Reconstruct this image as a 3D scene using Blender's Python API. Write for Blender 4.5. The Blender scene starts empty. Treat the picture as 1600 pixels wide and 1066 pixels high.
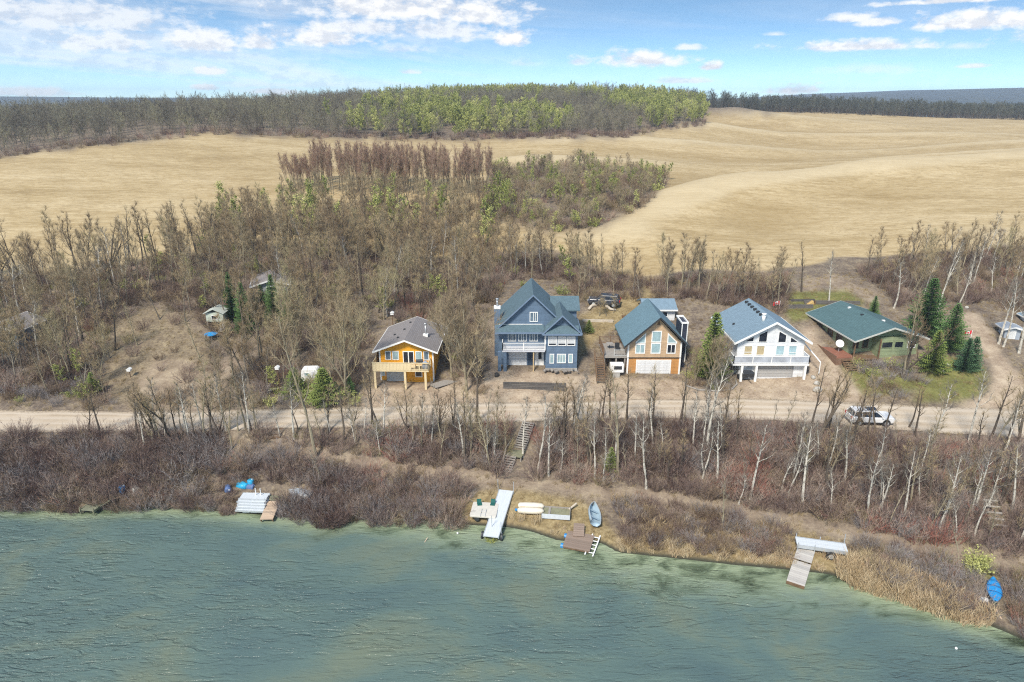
import bpy, math, random
import numpy as np
from mathutils import Vector, Matrix, Euler
R = math.radians
random.seed(7)
rng = np.random.default_rng(7)
sc = bpy.context.scene
col = sc.collection

# ------------------------------------------------------------------ camera
PITCH, F, CZ = R(19.5), 1067.0, 38.5          # drone 38.5 m above the lake
cam = bpy.data.cameras.new('camera')
cam.sensor_width = 36.0
cam.lens = F / 1600 * 36.0
cam.clip_end = 30000
camo = bpy.data.objects.new('camera', cam)
col.objects.link(camo)
camo.location = (0, 0, CZ)
camo.rotation_euler = (R(90) - PITCH, 0, 0)
sc.camera = camo

# ------------------------------------------------------------------ light
SUN_EL, SUN_AZ = R(48), R(205)                # azimuth clockwise from +Y
SKY_STRENGTH, CLOUD_STRENGTH, SUN_STRENGTH, EXPOSURE = 0.115, 0.56, 2.75, 0.94
sl = bpy.data.lights.new('sun', 'SUN')
sl.energy = SUN_STRENGTH
sl.angle = R(11)
sl.color = (1.0, 0.93, 0.82)
so = bpy.data.objects.new('sun', sl)
col.objects.link(so)
sd = Vector((math.sin(SUN_AZ) * math.cos(SUN_EL), math.cos(SUN_AZ) * math.cos(SUN_EL), math.sin(SUN_EL)))
so.rotation_euler = sd.to_track_quat('Z', 'Y').to_euler()
so.location = sd * 200
vs = sc.view_settings
vs.view_transform = 'Standard'
vs.look = 'None'
vs.gamma = 1
vs.exposure = EXPOSURE
vs.use_curve_mapping = False
sc.cycles.use_denoising = False
sc.cycles.filter_width = 1.15
sc.cycles.max_bounces = 5
sc.cycles.diffuse_bounces = 3
sc.cycles.glossy_bounces = 3
sc.cycles.transparent_max_bounces = 12
sc.cycles.volume_bounces = 0
sc.cycles.sample_clamp_direct = 1.6
sc.cycles.sample_clamp_indirect = 1.5


def ray(px, py):
    u, v = (px - 800) / F, (533 - py) / F
    return u, math.cos(PITCH) + v * math.sin(PITCH), -math.sin(PITCH) + v * math.cos(PITCH)


def atz(px, py, z):
    u, dy, dz = ray(px, py)
    t = (z - CZ) / dz
    return Vector((u * t, dy * t, z))


def aty(px, py, Y):
    u, dy, dz = ray(px, py)
    t = Y / dy
    return Vector((u * t, Y, CZ + dz * t))


def proj(x, y, z):
    x, y, z = np.asarray(x, float), np.asarray(y, float), np.asarray(z, float) - CZ
    d = y * math.cos(PITCH) - z * math.sin(PITCH)
    v = y * math.sin(PITCH) + z * math.cos(PITCH)
    d = np.maximum(d, 0.1)
    return 800 + F * x / d, 533 - F * v / d


# world sky -----------------------------------------------------------
w = bpy.data.worlds.new('World')
sc.world = w
w.use_nodes = True
nt = w.node_tree
nt.nodes.clear()


class NB:
    """small helper for node trees"""
    def __init__(s, nt):
        s.nt = nt

    def n(s, t, **k):
        nd = s.nt.nodes.new(t)
        for a, b in k.items():
            setattr(nd, a, b)
        return nd

    def put(s, sock, v):
        if isinstance(v, bpy.types.NodeSocket):
            s.nt.links.new(v, sock)
        elif v is not None:
            sock.default_value = v

    def m(s, op, a, b=None, c=None, clamp=False):
        nd = s.n('ShaderNodeMath', operation=op, use_clamp=clamp)
        s.put(nd.inputs[0], a)
        s.put(nd.inputs[1], b)
        s.put(nd.inputs[2], c)
        return nd.outputs[0]

    def noise(s, vec, scale, detail=4, rough=0.55, dist=0.0):
        nd = s.n('ShaderNodeTexNoise')
        s.put(nd.inputs['Vector'], vec)
        nd.inputs['Scale'].default_value = scale
        nd.inputs['Detail'].default_value = detail
        nd.inputs['Roughness'].default_value = rough
        nd.inputs['Distortion'].default_value = dist
        return nd.outputs['Fac']

    def ramp(s, fac, stops, interp='LINEAR'):
        nd = s.n('ShaderNodeValToRGB')
        cr = nd.color_ramp
        cr.interpolation = interp
        while len(cr.elements) < len(stops):
            cr.elements.new(0.5)
        for e, (p, c) in zip(cr.elements, stops):
            e.position = p
            e.color = c if len(c) == 4 else (*c, 1)
        s.put(nd.inputs[0], fac)
        return nd.outputs[0]

    def mix(s, fac, a, b, mode='MIX'):
        nd = s.n('ShaderNodeMix', data_type='RGBA', blend_type=mode)
        s.put(nd.inputs[0], fac)
        s.put(nd.inputs[6], a if isinstance(a, bpy.types.NodeSocket) else (*a[:3], 1))
        s.put(nd.inputs[7], b if isinstance(b, bpy.types.NodeSocket) else (*b[:3], 1))
        return nd.outputs[2]

    def mapr(s, v, a, b, c=0.0, d=1.0, smooth=True):
        nd = s.n('ShaderNodeMapRange', interpolation_type='SMOOTHSTEP' if smooth else 'LINEAR')
        s.put(nd.inputs[0], v)
        for i, q in enumerate((a, b, c, d)):
            nd.inputs[i + 1].default_value = q
        return nd.outputs[0]

    def scale(s, vec, sx, sy, sz):
        nd = s.n('ShaderNodeMapping')
        s.put(nd.inputs[0], vec)
        nd.inputs['Scale'].default_value = (sx, sy, sz)
        return nd.outputs[0]


b = NB(nt)
tc = b.n('ShaderNodeTexCoord').outputs['Generated']
sep = b.n('ShaderNodeSeparateXYZ')
nt.links.new(tc, sep.inputs[0])
X, Y, Z = sep.outputs
hor = b.m('SQRT', b.m('ADD', b.m('MULTIPLY', X, X), b.m('MULTIPLY', Y, Y)))
el = b.m('DIVIDE', Z, b.m('MAXIMUM', hor, 0.02))        # tan(elevation)
az = b.m('ARCTAN2', X, Y)
# the deep clear air of the photograph: low elevations already show the blue of higher sky
cmb = b.n('ShaderNodeCombineXYZ')
nt.links.new(X, cmb.inputs[0])
nt.links.new(Y, cmb.inputs[1])
nt.links.new(b.m('ADD', b.m('MULTIPLY', b.m('MAXIMUM', Z, 0.0), 3.4), 0.06), cmb.inputs[2])
nrm = b.n('ShaderNodeVectorMath', operation='NORMALIZE')
nt.links.new(cmb.outputs[0], nrm.inputs[0])
sky = b.n('ShaderNodeTexSky', sky_type='NISHITA')
sky.sun_disc = False
sky.sun_elevation = SUN_EL
sky.sun_rotation = SUN_AZ
sky.air_density = 1.0
sky.dust_density = 0.3
sky.ozone_density = 0.6
nt.links.new(nrm.outputs[0], sky.inputs['Vector'])
bgs = b.n('ShaderNodeBackground')
nt.links.new(b.mix(1.0, sky.outputs[0], (.82, 1.0, 1.0), 'MULTIPLY'), bgs.inputs[0])
bgs.inputs[1].default_value = SKY_STRENGTH
# clouds: (px, py, half width, half height, density) measured, turned into directions
CL = [(1003, 96, 74, 17, 1), (1112, 106, 21, 9, 1), (500, 62, 85, 22, .95), (400, 70, 42, 16, .9), (610, 16, 190, 30, .95), (560, 46, 90, 18, .85), (690, 50, 110, 24, .8), (250, 45, 90, 22, .7),
      (745, 26, 90, 32, .95), (800, 62, 38, 20, 1), (1325, 30, 42, 9, .9), (1378, 36, 36, 8, .9), (1520, 37, 95, 17, 1),
      (1345, 74, 105, 11, .95), (1360, 110, 85, 13, .5), (1240, 143, 48, 12, 1), (1068, 127, 62, 7, .8), (905, 97, 22, 11, .75),
      (330, 112, 30, 9, .9), (640, 113, 22, 6, .8), (320, 68, 80, 26, .9), (150, 70, 110, 20, .8), (640, 78, 70, 12, .7), (100, 30, 190, 34, .75), (430, 144, 46, 8, .9),
      (325, 138, 26, 7, .9), (900, 137, 95, 7, .7), (1075, 75, 27, 7, .8), (1213, 54, 20, 4, .7), (1522, 104, 20, 4, .8),
      (40, 146, 60, 9, .9), (1500, 72, 24, 8, .6), (815, 100, 40, 12, .6), (1480, 2, 110, 6, 1), (-200, 80, 120, 30, .9),
      (1750, 60, 120, 22, .9), (1900, 120, 80, 12, .9)]
cv = b.n('ShaderNodeCombineXYZ')
nt.links.new(az, cv.inputs[0])
nt.links.new(b.m('MULTIPLY', el, 1.9), cv.inputs[1])
nz = b.noise(cv.outputs[0], 26.0, 6, 0.62)
nz2 = b.noise(cv.outputs[0], 90.0, 4, 0.6)
pert = b.m('ADD', b.m('MULTIPLY', b.m('SUBTRACT', nz, 0.5), 1.9), b.m('MULTIPLY', b.m('SUBTRACT', nz2, 0.5), 0.55))
acc = None
for px, py, wx, hy, dn in CL:
    u, dy, dz = ray(px, py)
    hh = math.hypot(u, dy)
    a0, e0 = math.atan2(u, dy), dz / hh
    dx = b.m('MULTIPLY', b.m('SUBTRACT', az, a0), F / (wx * 1.12))
    dv = b.m('MULTIPLY', b.m('SUBTRACT', el, e0), F / (hy * 1.2))
    dv = b.m('MAXIMUM', dv, b.m('MULTIPLY', dv, -1.9))     # flatter bases
    q = b.m('SUBTRACT', 1.0, b.m('SQRT', b.m('ADD', b.m('MULTIPLY', dx, dx), b.m('MULTIPLY', dv, dv))))
    q = b.m('MAXIMUM', q, -0.6)
    v = b.m('MULTIPLY', b.mapr(b.m('ADD', q, pert), 0.0, 0.75 if dn > .7 else 1.3), dn)
    acc = v if acc is None else b.m('MAXIMUM', acc, v)
# thin streaks of high cloud everywhere and scattered cumulus over the rest of the sky
wv = b.n('ShaderNodeCombineXYZ')
nt.links.new(b.m('MULTIPLY', az, 3.0), wv.inputs[0])
nt.links.new(b.m('MULTIPLY', b.m('ADD', el, b.m('MULTIPLY', az, 0.06)), 26.0), wv.inputs[1])
wisp = b.noise(wv.outputs[0], 1.0, 5, 0.6, 0.6)
left = b.mapr(az, 0.15, -0.35)
wfac = b.m('MULTIPLY', b.mapr(wisp, 0.36, 0.68), b.m('ADD', b.m('MULTIPLY', left, 0.52), 0.12))
hi = b.m('MULTIPLY', b.mapr(b.noise(tc, 2.6, 6, 0.6), 0.5, 0.68), b.mapr(el, 0.13, 0.35))
acc = b.m('MAXIMUM', b.m('MAXIMUM', acc, wfac), b.m('MULTIPLY', hi, 0.8))
hz = b.m('MULTIPLY', b.mapr(el, 0.065, -0.02), 0.24)
acc = b.m('MAXIMUM', acc, hz)
cvu = b.n('ShaderNodeVectorMath', operation='ADD')
nt.links.new(cv.outputs[0], cvu.inputs[0])
cvu.inputs[1].default_value = (-.006, .016, 0)
nzu = b.noise(cvu.outputs[0], 26.0, 6, 0.62)
shade = b.mapr(b.m('SUBTRACT', nz, nzu), -0.13, 0.07)
ccol = b.mix(shade, (0.78, 0.8, 0.85), (1.05, 1.035, 1.01))
bgc = b.n('ShaderNodeBackground')
nt.links.new(ccol, bgc.inputs[0])
bgc.inputs[1].default_value = CLOUD_STRENGTH
mx = b.n('ShaderNodeMixShader')
nt.links.new(b.m('MULTIPLY', acc, 0.96), mx.inputs[0])
nt.links.new(bgs.outputs[0], mx.inputs[1])
nt.links.new(bgc.outputs[0], mx.inputs[2])
wo = b.n('ShaderNodeOutputWorld')
nt.links.new(mx.outputs[0], wo.inputs[0])


# ------------------------------------------------------------------ tagging
def tag(o, label=None, cat=None, group=None, kind=None):
    if label: o['label'] = label
    if cat: o['category'] = cat
    if group: o['group'] = group
    if kind: o['kind'] = kind
    return o


def thing(name, label, cat, loc=(0, 0, 0), rz=0.0, group=None):
    o = bpy.data.objects.new(name, None)
    o.empty_display_size = 0.3
    col.objects.link(o)
    o.location = loc
    o.rotation_euler = (0, 0, rz)
    return tag(o, label, cat, group)


def newobj(name, mesh, parent=None):
    o = bpy.data.objects.new(name, mesh)
    col.objects.link(o)
    if parent is not None:
        o.parent = parent
    return o


# ------------------------------------------------------------------ materials
MATS = {}


def mat(name, c, rough=0.8, var=0.18, scale=3.0, bump=0.0, metal=0.0, spec=0.3, c2=None, siding=None, rnd=0.0, coat=0.0,
        shingle=False, streak=None, trans=0.0):
    if name in MATS:
        return MATS[name]
    m = bpy.data.materials.new(name)
    m.use_nodes = True
    nt = m.node_tree
    bs = nt.nodes['Principled BSDF']
    q = NB(nt)
    tc = q.n('ShaderNodeTexCoord').outputs['Object']
    vec = q.scale(tc, *streak) if streak else tc
    nf = q.noise(vec, scale, 5, 0.6)
    nf = q.mapr(nf, 0.25, 0.75, smooth=False)
    lo = tuple(x * (1 - var) for x in c)
    hi = c2 if c2 else tuple(min(1, x * (1 + var)) for x in c)
    cc = q.mix(nf, lo, hi)
    height = nf
    if siding:
        sp = q.n('ShaderNodeSeparateXYZ')
        nt.links.new(tc, sp.inputs[0])
        fr = q.m('FRACT', q.m('DIVIDE', sp.outputs[2], siding))
        gap = q.mapr(fr, 0.0, 0.16)
        cc = q.mix(gap, q.mix(1.0, cc, (0.62, 0.62, 0.62), 'MULTIPLY'), cc)
        stain = q.mapr(q.noise(q.scale(tc, 2.2, 2.2, .22), 1.0, 5, .65), .42, .72)
        cc = q.mix(q.m('MULTIPLY', stain, .3), cc, q.mix(1.0, cc, (.6, .57, .53), 'MULTIPLY'))
        row = q.m('FLOOR', q.m('DIVIDE', sp.outputs[2], siding))
        rv = q.n('ShaderNodeTexWhiteNoise', noise_dimensions='1D')
        nt.links.new(row, rv.inputs['W'])
        cc = q.mix(1.0, cc, q.ramp(rv.outputs[0], [(0, (.9, .9, .9)), (1, (1.08, 1.08, 1.08))]), 'MULTIPLY')
        height = fr
        bump = max(bump, 0.4)
    if shingle:
        br = q.n('ShaderNodeTexBrick')
        rot = q.n('ShaderNodeMapping')
        sp = q.n('ShaderNodeSeparateXYZ')
        nt.links.new(tc, sp.inputs[0])
        cb = q.n('ShaderNodeCombineXYZ')
        nt.links.new(q.m('ADD', sp.outputs[0], q.m('MULTIPLY', sp.outputs[1], 1.0)), cb.inputs[0])
        nt.links.new(q.m('ADD', q.m('MULTIPLY', sp.outputs[2], 1.6), 0.0), cb.inputs[1])
        nt.links.new(cb.outputs[0], br.inputs['Vector'])
        br.inputs['Scale'].default_value = 3.2
        br.inputs['Color1'].default_value = (*[x * .78 for x in c], 1)
        br.inputs['Color2'].default_value = (*[min(1, x * 1.22) for x in c], 1)
        br.inputs['Mortar'].default_value = (*[x * .6 for x in c], 1)
        br.inputs['Mortar Size'].default_value = 0.04
        br.inputs['Row Height'].default_value = 0.4
        cc = q.mix(0.7, cc, br.outputs[0])
    if rnd:
        oi = q.n('ShaderNodeObjectInfo').outputs['Random']
        cc = q.mix(1.0, cc, q.ramp(oi, [(0, (1 - rnd,) * 3), (.5, (1, 1 - rnd * .1, 1 - rnd * .12)), (1, (1 + rnd, 1 + rnd * .95, 1 + rnd * .8))]), 'MULTIPLY')
    nt.links.new(cc, bs.inputs['Base Color'])
    bs.inputs['Roughness'].default_value = rough
    bs.inputs['Metallic'].default_value = metal
    bs.inputs['Specular IOR Level'].default_value = spec
    bs.inputs['Coat Weight'].default_value = coat
    if bump:
        bp = q.n('ShaderNodeBump')
        bp.inputs['Strength'].default_value = bump
        bp.inputs['Distance'].default_value = 0.03
        nt.links.new(height, bp.inputs['Height'])
        nt.links.new(bp.outputs[0], bs.inputs['Normal'])
    MATS[name] = m
    return m


def glassmat(name, c, rough=0.08):
    if name in MATS:
        return MATS[name]
    m = mat(name, c, rough, 0.35, 0.9, spec=0.7)
    return m


def twigmat(name, stops, rough=0.9):
    """bark of fine twigs: colour drifts from plant to plant"""
    m = bpy.data.materials.new(name)
    m.use_nodes = True
    nt = m.node_tree
    q = NB(nt)
    bs = nt.nodes['Principled BSDF']
    oi = q.n('ShaderNodeObjectInfo')
    geo = q.n('ShaderNodeNewGeometry')
    pos = q.n('ShaderNodeTexCoord').outputs['Object']
    nf = q.mapr(q.noise(pos, 1.3, 3), 0.3, 0.7, -0.22, 0.22, False)
    big = q.mapr(q.noise(geo.outputs['Position'], 0.09, 3), 0.3, 0.7, -0.38, 0.38, False)
    f = q.m('ADD', q.m('ADD', q.m('MULTIPLY_ADD', oi.outputs['Random'], 0.7, 0.15), nf), big, clamp=True)
    nt.links.new(q.ramp(f, stops), bs.inputs['Base Color'])
    bs.inputs['Roughness'].default_value = rough
    bs.inputs['Specular IOR Level'].default_value = 0.1
    MATS[name] = m
    return m


# ------------------------------------------------------------------ mesh builder
class MB:
    def __init__(s):
        s.v, s.f = [], []

    def poly(s, pts):
        n = len(s.v)
        s.v += [tuple(p) for p in pts]
        s.f.append(tuple(range(n, n + len(pts))))
        return s

    def box(s, x0, y0, z0, x1, y1, z1):
        n = len(s.v)
        s.v += [(x0, y0, z0), (x1, y0, z0), (x1, y1, z0), (x0, y1, z0), (x0, y0, z1), (x1, y0, z1), (x1, y1, z1), (x0, y1, z1)]
        s.f += [tuple(n + i for i in q) for q in ((0, 3, 2, 1), (4, 5, 6, 7), (0, 1, 5, 4), (1, 2, 6, 5), (2, 3, 7, 6), (3, 0, 4, 7))]
        return s

    def obox(s, c, size, rot=None):
        k = len(s.v)
        a, b_, h = (q / 2 for q in size)
        s.box(-a, -b_, -h, a, b_, h)
        m = rot if rot is not None else Matrix.Identity(3)
        s.v[k:] = [tuple(Vector(c) + m @ Vector(p)) for p in s.v[k:]]
        return s

    def prism(s, poly, a, b_, axis='y'):
        """poly in (x,z) extruded along y, in (y,z) along x, in (x,y) along z"""
        n, k = len(s.v), len(poly)
        f = {'y': lambda p, t: (p[0], t, p[1]), 'x': lambda p, t: (t, p[0], p[1]), 'z': lambda p, t: (p[0], p[1], t)}[axis]
        s.v += [f(p, a) for p in poly] + [f(p, b_) for p in poly]
        s.f.append(tuple(range(n, n + k)))
        s.f.append(tuple(range(n + 2 * k - 1, n + k - 1, -1)))
        for i in range(k):
            j = (i + 1) % k
            s.f.append((n + i, n + k + i, n + k + j, n + j))
        return s

    def tube(s, pts, r, n=6, cap=True):
        pts = [Vector(p) for p in pts]
        if not hasattr(r, '__len__'):
            r = [r] * len(pts)
        base = len(s.v)
        for i, p in enumerate(pts):
            d = (pts[min(i + 1, len(pts) - 1)] - pts[max(i - 1, 0)]).normalized()
            a = d.orthogonal().normalized() if abs(d.z) < .99 else Vector((1, 0, 0))
            if abs(d.z) >= .99:
                a = (a - d * a.dot(d)).normalized()
            else:
                a = d.cross(Vector((0, 0, 1))).normalized()
            c = d.cross(a)
            for k in range(n):
                t = 2 * math.pi * k / n
                s.v.append(tuple(p + (a * math.cos(t) + c * math.sin(t)) * r[i]))
        for i in range(len(pts) - 1):
            for k in range(n):
                k2 = (k + 1) % n
                s.f.append((base + i * n + k, base + i * n + k2, base + (i + 1) * n + k2, base + (i + 1) * n + k))
        if cap:
            s.f.append(tuple(base + k for k in range(n - 1, -1, -1)))
            s.f.append(tuple(base + (len(pts) - 1) * n + k for k in range(n)))
        return s

    def loft(s, rings, cap=True):
        """rings of equal vertex counts"""
        n, base = len(rings[0]), len(s.v)
        for rg in rings:
            s.v += [tuple(p) for p in rg]
        for i in range(len(rings) - 1):
            for k in range(n):
                k2 = (k + 1) % n
                s.f.append((base + i * n + k, base + i * n + k2, base + (i + 1) * n + k2, base + (i + 1) * n + k))
        if cap:
            s.f.append(tuple(base + k for k in range(n - 1, -1, -1)))
            s.f.append(tuple(base + (len(rings) - 1) * n + k for k in range(n)))
        return s

    def build(s, name, m=None, parent=None, smooth=False, bevel=0.0, label=None):
        me = bpy.data.meshes.new(name)
        me.from_pydata(s.v, [], s.f)
        if m is not None:
            me.materials.append(m)
        if smooth:
            me.shade_smooth()
        me.update()
        o = newobj(name, me, parent)
        if bevel:
            bm = o.modifiers.new('bevel', 'BEVEL')
            bm.width = bevel
            bm.segments = 2
            bm.limit_method = 'ANGLE'
        if label:
            o['label'] = label
        return o


def fixn(me):
    import bmesh
    bm = bmesh.new()
    bm.from_mesh(me)
    bmesh.ops.recalc_face_normals(bm, faces=bm.faces)
    bm.to_mesh(me)
    bm.free()
# ------------------------------------------------------------------ terrain
SHORE_PX = [(-900, 770), (-400, 782), (0, 791), (60, 796), (120, 801), (200, 792), (300, 794), (370, 800), (420, 804), (500, 812),
            (560, 806), (640, 810), (700, 816), (740, 819), (790, 822), (830, 829), (870, 843), (900, 846), (940, 847), (965, 862),
            (1060, 872), (1150, 882), (1240, 890), (1300, 896), (1330, 915), (1400, 935), (1480, 962), (1540, 974), (1575, 988),
            (1620, 1010), (1800, 1075), (2100, 1200), (2600, 1400)]
SH = np.array([atz(px, py, 0.0)[:2] for px, py in SHORE_PX])
ROAD_PX = [(-900, 668), (-300, 663), (0, 660), (300, 658), (600, 651), (800, 644), (1000, 639), (1200, 640), (1400, 652), (1600, 662), (2300, 705)]
RD = np.array([atz(px, py, 4.5)[:2] for px, py in ROAD_PX])


def shore_y(x): return np.interp(x, SH[:, 0], SH[:, 1])
def road_y(x): return np.interp(x, RD[:, 0], RD[:, 1])
def road_hw(x): return np.interp(x, [-200, 20, 40, 60, 120], [2.5, 2.6, 3.3, 4.0, 4.2])


PATH_PX = [(372, 688, 3.3), (500, 716, 2.3), (600, 731, 1.7), (700, 743, 1.35), (800, 756, 1.2), (900, 766, 1.15), (1000, 777, 1.15),
           (1100, 791, 1.1), (1200, 806, 1.05), (1300, 829, 1.0), (1400, 850, .95), (1500, 868, .95), (1600, 882, .95), (1900, 925, .95)]
PATH = np.array([atz(*p) for p in PATH_PX])

cps = []
for (px, py) in SHORE_PX[1:-1]:
    cps.append(tuple(atz(px, py, 0.18)))
for p in PATH:
    cps.append(tuple(p))
for px, py, z in [(800, 742, 1.5), (1000, 762, 1.5), (1100, 774, 1.5), (1200, 785, 1.5), (1300, 802, 1.5), (1400, 822, 1.5), (1550, 845, 1.5), (700, 800, .7),
                  (780, 795, .75), (860, 815, .6), (1000, 825, .7), (1300, 870, .6), (1500, 925, .5)]:
    cps.append(tuple(atz(px, py, z)))
for x in np.arange(-150, 151, 12):
    yr, hw = float(road_y(x)), float(road_hw(x))
    cps.append((x, yr - hw - .6, 4.35))
    cps.append((x, yr + hw + .3, 4.6))
for px, py, Yd in [
        # house row and hillside
        (637, 600, 78.5), (840, 577, 81.5), (1020, 588, 80.3), (1195, 588, 80.3), (1380, 562, 82), (1490, 575, 80), (1600, 590, 78),
        (200, 600, 78), (200, 500, 92), (100, 460, 102), (0, 560, 84), (-300, 560, 84), (-300, 470, 102), (-700, 480, 104), (330, 530, 88), (450, 590, 80),
        (430, 440, 104), (560, 500, 92), (620, 440, 107), (700, 430, 115), (830, 462, 100), (930, 500, 93), (1050, 470, 98), (1240, 448, 102),
        (1100, 450, 101), (1340, 470, 97), (1520, 500, 92), (1560, 420, 110), (1750, 520, 90), (1750, 430, 110), (2200, 440, 112),
        # fields
        (0, 440, 107), (100, 432, 109), (250, 405, 116), (450, 380, 128), (650, 392, 127), (780, 390, 127), (-400, 440, 108), (-900, 430, 112),
        (0, 340, 143), (0, 290, 168), (0, 245, 200), (-400, 250, 200), (-900, 250, 205), (150, 300, 165), (300, 290, 172), (180, 226, 218), (320, 211, 240),
        (450, 300, 166), (600, 302, 166), (760, 310, 160), (500, 214, 256), (640, 219, 268), (600, 240, 230), (800, 240, 235), (900, 216, 285),
        (990, 212, 300), (1100, 196, 362), (940, 358, 131), (1040, 287, 188), (900, 300, 165), (1000, 250, 230),
        (1000, 428, 112), (1200, 412, 113), (1400, 395, 118), (1600, 380, 120), (1900, 380, 120), (1200, 350, 140), (1400, 330, 150), (1600, 320, 152),
        (1150, 293, 172), (1350, 271, 190), (1600, 252, 205), (1900, 250, 205), (2400, 250, 210),
        (1200, 280, 204), (1400, 259, 226), (1600, 245, 240), (1900, 244, 245),
        (1000, 222, 282), (1200, 238, 275), (1400, 240, 282), (1600, 232, 290), (1900, 232, 295),
        (1200, 229, 325), (1450, 230, 330), (1600, 224, 340),
        (1150, 204, 380), (1350, 205, 395), (1600, 206, 410), (1900, 205, 410), (1150, 182, 470), (1350, 184, 490), (1600, 189, 480), (1900, 188, 480),
        ]:
    cps.append(tuple(aty(px, py, Yd)))
for x, y, z in [(-225, 290, 26.5), (-160, 320, 30), (-100, 330, 31.5), (-40, 340, 32.5), (0, 400, 36), (40, 450, 38), (100, 470, 36.5), (-120, 450, 32), (-260, 320, 24.5), (-330, 450, 23), (-200, 420, 27), (130, 420, 30.5), (150, 520, 33), (215, 535, 29.5), (290, 545, 26.5), (150, 560, 24.5), (320, 580, 24), (500, 560, 24),
                (0, 600, 32), (-300, 620, 25), (300, 800, 20), (-300, 800, 25), (700, 800, 20), (-700, 800, 24), (-600, 400, 24), (600, 400, 24),
                (0, 900, 22), (-500, 200, 22), (500, 200, 18), (400, 120, 12)]:
    cps.append((x, y, z))
CPA = np.array(cps)


def tps_fit(P, lam=0.6):
    n = len(P)
    S = 50.0
    xy = P[:, :2] / S
    d2 = ((xy[:, None] - xy[None]) ** 2).sum(-1)
    K = 0.5 * d2 * np.log(d2 + 1e-12)
    K[np.arange(n), np.arange(n)] += lam * 0.01
    A = np.zeros((n + 3, n + 3))
    A[:n, :n] = K
    A[:n, n] = 1
    A[:n, n + 1:] = xy
    A[n, :n] = 1
    A[n + 1:, :n] = xy.T
    rhs = np.zeros(n + 3)
    rhs[:n] = P[:, 2]
    return np.linalg.solve(A, rhs), xy, S


TW, TXY, TS = tps_fit(CPA)


def _rl(pts, amp, wd):
    return np.array([tuple(aty(*p))[:2] for p in pts]), amp, wd


# crests of the rolling stubble on the right
RIDGES = [_rl([(925, 362, 128), (1000, 325, 148), (1150, 288, 172), (1350, 266, 190), (1600, 247, 205), (2600, 240, 220)], 2.8, 10),
          _rl([(700, 256, 212), (900, 256, 218), (1040, 258, 225), (1200, 260, 232), (1400, 252, 246), (2600, 240, 262)], 2.2, 11),
          _rl([(760, 232, 262), (880, 226, 268), (950, 221, 274), (1100, 228, 280), (1250, 237, 280), (1450, 235, 288), (1600, 227, 300), (2600, 222, 300)], 3.2, 12),
          _rl([(985, 209, 325), (1125, 201, 345), (1250, 210, 350), (1400, 215, 352), (1600, 201, 375), (2600, 200, 375)], 3.4, 15),
          _rl([(1080, 192, 410), (1300, 196, 420), (1600, 194, 430), (2600, 194, 440)], 3.0, 20)]


def sstep(a, b_, x):
    t = np.clip((x - a) / (b_ - a), 0, 1)
    return t * t * (3 - 2 * t)


def wob(x, y, s, seed=0):
    """cheap smooth pseudo noise in -1..1"""
    a = seed * 1.7
    return (np.sin(x / s + 1.3 * np.sin(y / s * .7 + a) + a) + np.sin(y / s * 1.1 + 1.1 * np.sin(x / s * .6 - a) + 2 * a) + np.sin((x + y) / s * .6 + a * 3)) / 3


def H(x, y):
    x = np.atleast_1d(np.asarray(x, float))
    y = np.atleast_1d(np.asarray(y, float))
    out = np.empty(x.shape)
    xf, yf, of = x.ravel(), y.ravel(), out.ravel()
    n = len(TXY)
    for i in range(0, len(xf), 40000):
        px, py = xf[i:i + 40000] / TS, np.minimum(yf[i:i + 40000], 880) / TS
        px = np.clip(px, -760 / TS, 760 / TS)
        d2 = (px[:, None] - TXY[None, :, 0]) ** 2 + (py[:, None] - TXY[None, :, 1]) ** 2
        z = (0.5 * d2 * np.log(d2 + 1e-12)) @ TW[:n] + TW[n] + px * TW[n + 1] + py * TW[n + 2]
        of[i:i + 40000] = z
    z = of.reshape(x.shape)
    # road bench
    dr = np.abs(y - road_y(x)) - road_hw(x)
    z = z + (4.5 - z) * (1 - sstep(0.0, 1.6, dr))
    # field relief and small unevenness
    far = sstep(118, 150, y)
    z = z + far * (0.5 * wob(x, y, 17, 1) + 1.2 * wob(x, y * 1.6, 41, 2)) * (1 - 0.3 * sstep(260, 400, y))
    for rp, amp, wd in RIDGES:
        yr = np.interp(x, rp[:, 0], rp[:, 1])
        dd = (y - yr) / np.where(y < yr, wd * 1.6, wd)
        z = z + amp * 1.3 * (.75 + .45 * wob(x, y, 33, int(amp * 10) % 7)) * np.exp(-dd * dd) * sstep(rp[0, 0], rp[0, 0] + 30, x)
    z = z + (1 - sstep(0, 2, -dr + 1.5)) * 0.12 * wob(x, y, 1.9, 3) * sstep(0, 3, y - shore_y(x))
    # lake bed
    ds = y - shore_y(x)
    zb = np.clip(ds * 0.28, -6, 0) - 0.06
    k = sstep(-0.5, 0.5, ds)
    z = zb * (1 - k) + np.maximum(z, 0.12) * k
    return z


def h1(x, y): return float(H(x, y)[0])


_Y = np.concatenate([np.arange(30, 140, .1), np.arange(140, 900, 1.0)])


def T(px, py):
    """where the sight line through a pixel of the photograph meets the ground"""
    u, dy, dz = ray(px, py)
    t = _Y / dy
    hz_ = H(u * t, _Y)
    zz = CZ + dz * t
    i = int(np.argmax(zz <= hz_))
    if zz[i] > hz_[i]:
        i = len(_Y) - 1
    return Vector((u * t[i], _Y[i], hz_[i]))


def inpoly(px, py, poly):
    px, py = np.asarray(px), np.asarray(py)
    c = np.zeros(px.shape, bool)
    n = len(poly)
    for i in range(n):
        x1, y1 = poly[i]
        x2, y2 = poly[(i + 1) % n]
        if y1 == y2:
            continue
        k = ((y1 > py) != (y2 > py)) & (px < (x2 - x1) * (py - y1) / (y2 - y1) + x1)
        c ^= k
    return c


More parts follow.
